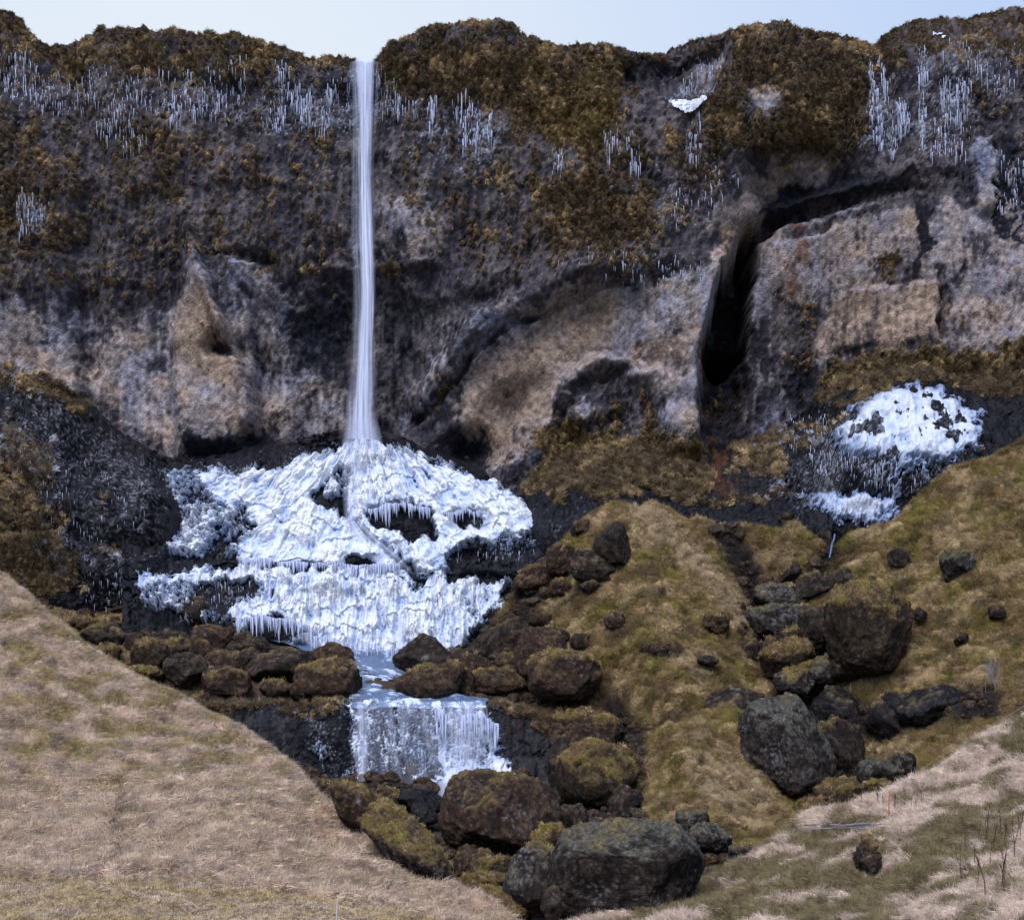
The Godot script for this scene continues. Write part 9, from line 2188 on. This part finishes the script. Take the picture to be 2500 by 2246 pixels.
func net_hill_left() -> Array:
	return [
		PackedVector3Array([Vector3(-68.14,14.42,10.0),Vector3(-44.14,12.42,10.0),Vector3(-37.3,9.3,12.0),Vector3(-32.8,6.57,15.0),Vector3(-27.72,3.23,18.0),Vector3(-21.26,-0.35,22.0),Vector3(-16.63,-2.73,26.0),Vector3(-14.14,-4.01,29.0),Vector3(-11.81,-6.51,33.0),Vector3(-7.95,-7.86,38.0),Vector3(-4.64,-9.7,43.0),Vector3(-0.09,-11.99,51.0),Vector3(1.87,-12.55,54.0)]),
		PackedVector3Array([Vector3(-66.58,16.52,16.0),Vector3(-42.58,14.52,16.0),Vector3(-36.32,11.44,18.0),Vector3(-32.33,8.43,20.0),Vector3(-27.21,4.8,23.0),Vector3(-20.76,1.63,27.0),Vector3(-16.26,-0.53,31.0),Vector3(-13.93,-2.0,34.0),Vector3(-11.66,-4.46,38.0),Vector3(-7.97,-5.79,43.0),Vector3(-4.76,-7.65,48.0),Vector3(-0.36,-10.07,56.0),Vector3(1.53,-10.71,59.0)]),
		PackedVector3Array([Vector3(-64.5,9.6,24.0),Vector3(-40.5,7.6,24.0),Vector3(-34.75,6.0,25.0),Vector3(-30.92,4.06,27.0),Vector3(-26.08,1.67,29.5),Vector3(-20.48,-0.16,31.5),Vector3(-16.36,-1.77,34.5),Vector3(-14.02,-3.01,37.0),Vector3(-11.67,-5.09,40.5),Vector3(-8.16,-6.27,45.0),Vector3(-4.98,-8.06,50.0),Vector3(-1.17,-10.09,57.5),Vector3(1.25,-10.89,60.0)]),
		PackedVector3Array([Vector3(-61.91,2.97,34.0),Vector3(-37.91,0.97,34.0),Vector3(-32.62,0.64,34.5),Vector3(-29.3,0.0,35.0),Vector3(-24.96,-0.96,36.0),Vector3(-20.04,-1.74,37.0),Vector3(-16.38,-2.98,38.5),Vector3(-13.99,-4.32,40.5),Vector3(-11.53,-5.87,44.0),Vector3(-8.24,-6.99,48.5),Vector3(-5.43,-8.43,53.0),Vector3(-1.94,-10.09,60.0),Vector3(0.71,-10.92,62.0)]),
		PackedVector3Array([Vector3(-59.57,-1.64,43.0),Vector3(-35.57,-3.64,43.0),Vector3(-30.72,-3.7,43.0),Vector3(-27.69,-3.7,43.0),Vector3(-23.66,-3.78,43.5),Vector3(-19.36,-3.91,44.0),Vector3(-15.99,-4.5,44.5),Vector3(-13.73,-5.34,46.0),Vector3(-11.4,-6.67,49.0),Vector3(-8.38,-7.73,53.0),Vector3(-5.78,-8.81,57.5),Vector3(-2.64,-9.96,64.0),Vector3(-0.33,-10.72,66.0)]),
		PackedVector3Array([Vector3(-57.23,-3.95,52.0),Vector3(-33.23,-5.95,52.0),Vector3(-28.7,-5.95,52.0),Vector3(-25.87,-5.95,52.0),Vector3(-22.18,-6.01,52.0),Vector3(-18.43,-6.15,52.5),Vector3(-15.2,-6.44,53.5),Vector3(-13.09,-7.06,55.0),Vector3(-10.93,-7.86,57.5),Vector3(-8.28,-8.6,60.5),Vector3(-5.98,-9.19,64.0),Vector3(-3.27,-9.83,69.0),Vector3(-1.28,-10.37,71.0)]),
		PackedVector3Array([Vector3(-54.9,-5.51,61.0),Vector3(-30.9,-7.51,61.0),Vector3(-26.68,-7.43,61.0),Vector3(-24.05,-7.37,61.0),Vector3(-20.62,-7.32,61.0),Vector3(-17.39,-7.45,61.5),Vector3(-14.44,-7.63,62.0),Vector3(-12.51,-7.95,63.0),Vector3(-10.51,-8.4,65.0),Vector3(-8.08,-8.88,67.0),Vector3(-5.92,-9.25,70.0),Vector3(-3.59,-9.67,74.0),Vector3(-1.91,-10.08,76.0)]),
		PackedVector3Array([Vector3(-51.78,-7.0,73.0),Vector3(-27.78,-9.0,73.0),Vector3(-23.99,-8.95,73.0),Vector3(-21.62,-8.9,73.0),Vector3(-18.54,-8.86,73.0),Vector3(-15.94,-8.86,73.0),Vector3(-13.33,-8.95,73.0),Vector3(-11.57,-9.06,74.0),Vector3(-9.83,-9.2,75.0),Vector3(-7.67,-9.39,76.0),Vector3(-5.71,-9.53,78.0),Vector3(-3.61,-9.74,80.0),Vector3(-2.48,-9.97,81.0)]),
		PackedVector3Array([Vector3(-49.44,-8.41,82.0),Vector3(-25.44,-10.41,82.0),Vector3(-21.97,-10.41,82.0),Vector3(-19.8,-10.41,82.0),Vector3(-16.98,-10.41,82.0),Vector3(-14.6,-10.41,82.0),Vector3(-12.21,-10.41,82.0),Vector3(-10.69,-10.41,82.0),Vector3(-9.08,-10.31,83.0),Vector3(-7.08,-10.2,84.0),Vector3(-5.32,-10.3,85.0),Vector3(-3.39,-10.4,86.0),Vector3(-2.33,-10.5,87.0)]),
	]

func net_hill_front() -> Array:
	return [
		PackedVector3Array([Vector3(-1.5,-12.89,52.0),Vector3(2.48,-12.56,51.0),Vector3(6.96,-11.8,50.0),Vector3(11.48,-10.38,46.0),Vector3(14.81,-8.88,44.0),Vector3(18.08,-7.03,42.0),Vector3(20.68,-6.11,42.0),Vector3(23.14,-5.23,41.0),Vector3(26.28,-3.75,39.0),Vector3(29.61,-1.89,38.0),Vector3(32.19,-0.63,37.0),Vector3(37.2,1.59,36.0),Vector3(61.2,3.59,36.0)]),
		PackedVector3Array([Vector3(-1.44,-11.22,57.0),Vector3(2.39,-10.26,56.0),Vector3(6.61,-9.51,54.0),Vector3(11.14,-8.11,50.0),Vector3(14.23,-6.84,48.0),Vector3(17.41,-4.86,46.0),Vector3(19.78,-4.21,46.0),Vector3(22.32,-3.35,45.0),Vector3(25.38,-1.76,43.0),Vector3(28.62,0.09,42.0),Vector3(31.17,1.48,41.0),Vector3(36.16,3.72,40.0),Vector3(60.16,5.72,40.0)]),
		PackedVector3Array([Vector3(-0.88,-11.42,60.0),Vector3(2.87,-10.71,59.0),Vector3(6.83,-9.82,57.5),Vector3(11.21,-8.7,54.0),Vector3(14.36,-7.65,52.0),Vector3(17.32,-6.19,50.0),Vector3(19.62,-5.47,50.0),Vector3(22.32,-4.37,48.5),Vector3(25.32,-3.1,46.5),Vector3(28.19,-1.79,45.5),Vector3(30.57,-0.6,45.0),Vector3(35.13,1.2,44.0),Vector3(59.13,3.2,44.0)]),
		PackedVector3Array([Vector3(-0.34,-11.65,63.0),Vector3(3.56,-11.05,62.5),Vector3(7.27,-10.18,61.5),Vector3(11.44,-9.24,59.0),Vector3(14.95,-7.79,56.5),Vector3(17.69,-6.53,54.5),Vector3(19.72,-5.72,54.0),Vector3(22.12,-5.12,53.0),Vector3(24.85,-4.39,52.0),Vector3(27.22,-3.98,51.5),Vector3(29.49,-3.57,51.0),Vector3(33.58,-2.3,50.0),Vector3(57.58,-0.3,50.0)]),
		PackedVector3Array([Vector3(0.18,-11.73,66.0),Vector3(4.21,-11.35,66.0),Vector3(7.81,-10.69,65.0),Vector3(11.78,-9.93,63.5),Vector3(15.07,-9.14,62.0),Vector3(17.57,-8.3,61.0),Vector3(19.58,-7.57,60.0),Vector3(21.88,-6.7,59.0),Vector3(24.22,-5.94,58.0),Vector3(26.49,-5.42,57.5),Vector3(28.4,-5.04,57.0),Vector3(32.03,-4.12,56.0),Vector3(56.03,-2.12,56.0)]),
		PackedVector3Array([Vector3(0.66,-11.81,70.0),Vector3(4.55,-11.56,70.0),Vector3(8.24,-11.13,69.5),Vector3(11.96,-10.56,69.0),Vector3(14.98,-10.12,68.5),Vector3(17.28,-9.54,68.0),Vector3(19.1,-9.09,67.5),Vector3(20.93,-8.5,67.0),Vector3(23.14,-7.82,66.0),Vector3(25.17,-7.22,65.5),Vector3(26.8,-6.87,65.0),Vector3(29.96,-6.42,64.0),Vector3(53.96,-4.42,64.0)]),
		PackedVector3Array([Vector3(1.08,-11.74,76.0),Vector3(5.0,-11.62,76.0),Vector3(8.45,-11.39,76.0),Vector3(11.9,-11.16,76.0),Vector3(14.66,-10.93,76.0),Vector3(16.73,-10.7,76.0),Vector3(18.35,-10.47,76.0),Vector3(19.96,-10.24,76.0),Vector3(21.67,-9.95,75.5),Vector3(23.4,-9.53,75.0),Vector3(24.7,-9.18,75.0),Vector3(27.12,-8.83,75.0),Vector3(51.12,-6.83,75.0)]),
	]

func net_shelf() -> Array:
	return [
		PackedVector3Array([Vector3(-37.47,10.98,6.0),Vector3(-33.62,10.4,6.0),Vector3(-30.54,10.01,6.0),Vector3(-25.53,9.24,6.0),Vector3(-20.53,8.67,6.0),Vector3(-15.91,7.9,6.0),Vector3(-12.05,7.24,6.0),Vector3(-8.2,7.12,6.0),Vector3(-4.35,7.9,6.0),Vector3(-0.5,9.05,6.0),Vector3(3.35,9.63,6.0)]),
		PackedVector3Array([Vector3(-36.83,9.76,9.0),Vector3(-33.04,9.16,9.0),Vector3(-30.01,8.71,9.0),Vector3(-25.09,7.95,9.0),Vector3(-20.17,7.49,9.0),Vector3(-15.63,6.96,9.0),Vector3(-11.85,6.25,9.0),Vector3(-8.06,6.06,9.0),Vector3(-4.28,6.74,9.0),Vector3(-0.49,7.57,9.0),Vector3(3.29,7.95,9.0)]),
		PackedVector3Array([Vector3(-36.18,7.99,12.0),Vector3(-32.46,7.44,12.0),Vector3(-29.49,6.99,12.0),Vector3(-24.65,6.32,12.0),Vector3(-19.82,5.95,12.0),Vector3(-15.36,5.58,12.0),Vector3(-11.64,5.13,12.0),Vector3(-7.92,4.98,12.0),Vector3(-4.2,5.13,12.0),Vector3(-0.48,5.65,12.0),Vector3(3.24,5.95,12.0)]),
		PackedVector3Array([Vector3(-35.32,5.26,16.0),Vector3(-31.69,4.9,16.0),Vector3(-28.79,4.72,16.0),Vector3(-24.07,4.28,16.0),Vector3(-19.35,4.07,16.0),Vector3(-14.99,3.92,16.0),Vector3(-11.36,3.74,16.0),Vector3(-7.73,3.7,16.0),Vector3(-4.1,3.63,16.0),Vector3(-0.47,3.63,16.0),Vector3(3.16,3.63,16.0)]),
		PackedVector3Array([Vector3(-34.63,2.67,19.2),Vector3(-31.07,2.63,19.2),Vector3(-28.22,2.56,19.2),Vector3(-23.6,2.38,19.2),Vector3(-18.97,2.28,19.2),Vector3(-14.7,2.28,19.2),Vector3(-11.14,2.28,19.2),Vector3(-7.58,2.28,19.2),Vector3(-4.02,2.21,19.2),Vector3(-0.46,2.03,19.2),Vector3(3.1,1.78,19.2)]),
		PackedVector3Array([Vector3(-34.39,2.3,20.3),Vector3(-30.86,2.26,20.3),Vector3(-28.03,2.19,20.3),Vector3(-23.44,2.01,20.3),Vector3(-18.84,1.91,20.3),Vector3(-14.6,1.87,20.3),Vector3(-11.06,1.87,20.3),Vector3(-7.53,1.87,20.3),Vector3(-3.99,1.8,20.3),Vector3(-0.46,1.63,20.3),Vector3(3.08,1.41,20.3)]),
		PackedVector3Array([Vector3(-34.46,0.89,20.0),Vector3(-30.92,0.89,20.0),Vector3(-28.08,0.89,20.0),Vector3(-23.48,0.89,20.0),Vector3(-18.88,0.89,20.0),Vector3(-14.63,0.89,20.0),Vector3(-11.08,0.89,20.0),Vector3(-7.54,0.89,20.0),Vector3(-4.0,0.89,20.0),Vector3(-0.46,0.89,20.0),Vector3(3.08,0.89,20.0)]),
	]

func net_step() -> Array:
	return [
		PackedVector3Array([Vector3(-24.04,2.07,18.6),Vector3(-20.47,2.29,18.6),Vector3(-17.61,2.11,18.6),Vector3(-14.75,2.36,18.6),Vector3(-12.61,2.18,18.6),Vector3(-11.18,2.29,18.6),Vector3(-9.04,2.36,18.6),Vector3(-6.89,2.21,18.6),Vector3(-4.75,2.36,18.6),Vector3(-2.61,2.25,18.6),Vector3(-0.46,1.96,18.6),Vector3(1.68,1.71,18.6),Vector3(3.82,1.43,18.6),Vector3(5.97,1.14,18.6),Vector3(8.82,0.71,18.6)]),
		PackedVector3Array([Vector3(-23.79,1.84,20.3),Vector3(-20.25,1.91,20.3),Vector3(-17.43,1.98,20.3),Vector3(-14.6,2.01,20.3),Vector3(-12.48,2.05,20.3),Vector3(-11.06,2.09,20.3),Vector3(-8.94,2.09,20.3),Vector3(-6.82,2.09,20.3),Vector3(-4.7,2.05,20.3),Vector3(-2.58,1.98,20.3),Vector3(-0.46,1.7,20.3),Vector3(1.66,1.41,20.3),Vector3(3.78,1.13,20.3),Vector3(5.9,0.85,20.3),Vector3(8.73,0.35,20.3)]),
		PackedVector3Array([Vector3(-23.7,0.88,20.9),Vector3(-20.18,0.99,20.9),Vector3(-17.36,1.06,20.9),Vector3(-14.54,1.13,20.9),Vector3(-12.43,1.13,20.9),Vector3(-11.02,1.2,20.9),Vector3(-8.91,1.2,20.9),Vector3(-6.8,1.2,20.9),Vector3(-4.68,1.2,20.9),Vector3(-2.57,1.13,20.9),Vector3(-0.46,0.77,20.9),Vector3(1.66,0.49,20.9),Vector3(3.77,0.21,20.9),Vector3(5.88,-0.07,20.9),Vector3(8.7,-0.53,20.9)]),
		PackedVector3Array([Vector3(-23.67,-0.7,21.1),Vector3(-20.15,-0.7,21.1),Vector3(-17.34,-0.7,21.1),Vector3(-14.53,-0.7,21.1),Vector3(-12.42,-0.7,21.1),Vector3(-11.01,-0.7,21.1),Vector3(-8.9,-0.7,21.1),Vector3(-6.79,-0.7,21.1),Vector3(-4.68,-0.7,21.1),Vector3(-2.57,-0.7,21.1),Vector3(-0.46,-0.88,21.1),Vector3(1.65,-0.98,21.1),Vector3(3.76,-1.2,21.1),Vector3(5.87,-1.41,21.1),Vector3(8.69,-1.76,21.1)]),
		PackedVector3Array([Vector3(-23.63,-2.46,21.4),Vector3(-20.11,-2.46,21.4),Vector3(-17.31,-2.46,21.4),Vector3(-14.5,-2.46,21.4),Vector3(-12.39,-2.46,21.4),Vector3(-10.99,-2.46,21.4),Vector3(-8.88,-2.46,21.4),Vector3(-6.78,-2.46,21.4),Vector3(-4.67,-2.46,21.4),Vector3(-2.56,-2.46,21.4),Vector3(-0.46,-2.53,21.4),Vector3(1.65,-2.6,21.4),Vector3(3.76,-2.74,21.4),Vector3(5.86,-2.88,21.4),Vector3(8.67,-3.16,21.4)]),
		PackedVector3Array([Vector3(-23.51,-3.84,22.2),Vector3(-20.01,-3.84,22.2),Vector3(-17.22,-3.84,22.2),Vector3(-14.42,-3.84,22.2),Vector3(-12.33,-3.84,22.2),Vector3(-10.93,-3.84,22.2),Vector3(-8.84,-3.84,22.2),Vector3(-6.74,-3.84,22.2),Vector3(-4.65,-3.84,22.2),Vector3(-2.55,-3.84,22.2),Vector3(-0.45,-3.84,22.2),Vector3(1.64,-3.84,22.2),Vector3(3.74,-3.84,22.2),Vector3(5.83,-3.84,22.2),Vector3(8.63,-3.84,22.2)]),
		PackedVector3Array([Vector3(-23.16,-5.33,24.5),Vector3(-19.72,-5.33,24.5),Vector3(-16.97,-5.33,24.5),Vector3(-14.21,-5.33,24.5),Vector3(-12.15,-5.33,24.5),Vector3(-10.77,-5.33,24.5),Vector3(-8.71,-5.33,24.5),Vector3(-6.64,-5.33,24.5),Vector3(-4.58,-5.33,24.5),Vector3(-2.51,-5.33,24.5),Vector3(-0.45,-5.33,24.5),Vector3(1.62,-5.33,24.5),Vector3(3.68,-5.33,24.5),Vector3(5.75,-5.33,24.5),Vector3(8.5,-5.33,24.5)]),
		PackedVector3Array([Vector3(-23.01,-7.87,25.5),Vector3(-19.59,-7.87,25.5),Vector3(-16.86,-7.87,25.5),Vector3(-14.12,-7.87,25.5),Vector3(-12.07,-7.87,25.5),Vector3(-10.7,-7.87,25.5),Vector3(-8.65,-7.87,25.5),Vector3(-6.6,-7.87,25.5),Vector3(-4.55,-7.87,25.5),Vector3(-2.5,-7.87,25.5),Vector3(-0.44,-7.87,25.5),Vector3(1.61,-7.87,25.5),Vector3(3.66,-7.87,25.5),Vector3(5.71,-7.87,25.5),Vector3(8.45,-7.87,25.5)]),
	]

func net_valley() -> Array:
	return [
		PackedVector3Array([Vector3(-16.65,-2.99,21.0),Vector3(-13.13,-2.99,21.0),Vector3(-10.31,-2.99,21.0),Vector3(-7.5,-2.99,21.0),Vector3(-4.68,-2.99,21.0),Vector3(-1.87,-2.99,21.0),Vector3(0.95,-2.99,21.0),Vector3(3.77,-2.99,21.0),Vector3(6.58,-2.99,21.0),Vector3(9.4,-2.99,21.0),Vector3(12.21,-2.99,21.0)]),
		PackedVector3Array([Vector3(-16.12,-3.92,26.0),Vector3(-12.71,-4.02,26.0),Vector3(-9.99,-4.16,26.0),Vector3(-7.26,-4.43,26.0),Vector3(-4.53,-4.6,26.0),Vector3(-1.81,-4.77,26.0),Vector3(0.92,-4.77,26.0),Vector3(3.65,-4.6,26.0),Vector3(6.37,-4.09,26.0),Vector3(9.1,-3.75,26.0),Vector3(11.83,-3.41,26.0)]),
		PackedVector3Array([Vector3(-15.6,-5.28,31.0),Vector3(-12.3,-5.34,31.0),Vector3(-9.66,-5.54,31.0),Vector3(-7.02,-5.94,31.0),Vector3(-4.39,-6.27,31.0),Vector3(-1.75,-6.43,31.0),Vector3(0.89,-6.43,31.0),Vector3(3.53,-6.1,31.0),Vector3(6.17,-5.77,31.0),Vector3(8.81,-5.44,31.0),Vector3(11.44,-5.11,31.0)]),
		PackedVector3Array([Vector3(-14.97,-6.96,37.0),Vector3(-11.81,-7.03,37.0),Vector3(-9.27,-7.28,37.0),Vector3(-6.74,-7.6,37.0),Vector3(-4.21,-7.91,37.0),Vector3(-1.68,-8.07,37.0),Vector3(0.85,-8.07,37.0),Vector3(3.39,-7.91,37.0),Vector3(5.92,-7.6,37.0),Vector3(8.45,-7.28,37.0),Vector3(10.98,-6.96,37.0)]),
		PackedVector3Array([Vector3(-14.24,-8.88,44.0),Vector3(-11.23,-9.03,44.0),Vector3(-8.82,-9.18,44.0),Vector3(-6.41,-9.48,44.0),Vector3(-4.0,-9.78,44.0),Vector3(-1.6,-9.87,44.0),Vector3(0.81,-9.87,44.0),Vector3(3.22,-9.78,44.0),Vector3(5.63,-9.57,44.0),Vector3(8.04,-9.18,44.0),Vector3(10.45,-8.88,44.0)]),
		PackedVector3Array([Vector3(-13.51,-10.71,51.0),Vector3(-10.65,-10.71,51.0),Vector3(-8.37,-10.71,51.0),Vector3(-6.08,-10.71,51.0),Vector3(-3.8,-10.71,51.0),Vector3(-1.51,-10.71,51.0),Vector3(0.77,-10.71,51.0),Vector3(3.06,-10.71,51.0),Vector3(5.34,-10.71,51.0),Vector3(7.62,-10.71,51.0),Vector3(9.91,-10.71,51.0)]),
		PackedVector3Array([Vector3(-12.88,-12.25,57.0),Vector3(-10.15,-12.25,57.0),Vector3(-7.98,-12.25,57.0),Vector3(-5.8,-12.25,57.0),Vector3(-3.62,-12.25,57.0),Vector3(-1.44,-12.25,57.0),Vector3(0.74,-12.25,57.0),Vector3(2.91,-12.25,57.0),Vector3(5.09,-12.25,57.0),Vector3(7.27,-12.25,57.0),Vector3(9.45,-12.25,57.0)]),
	]
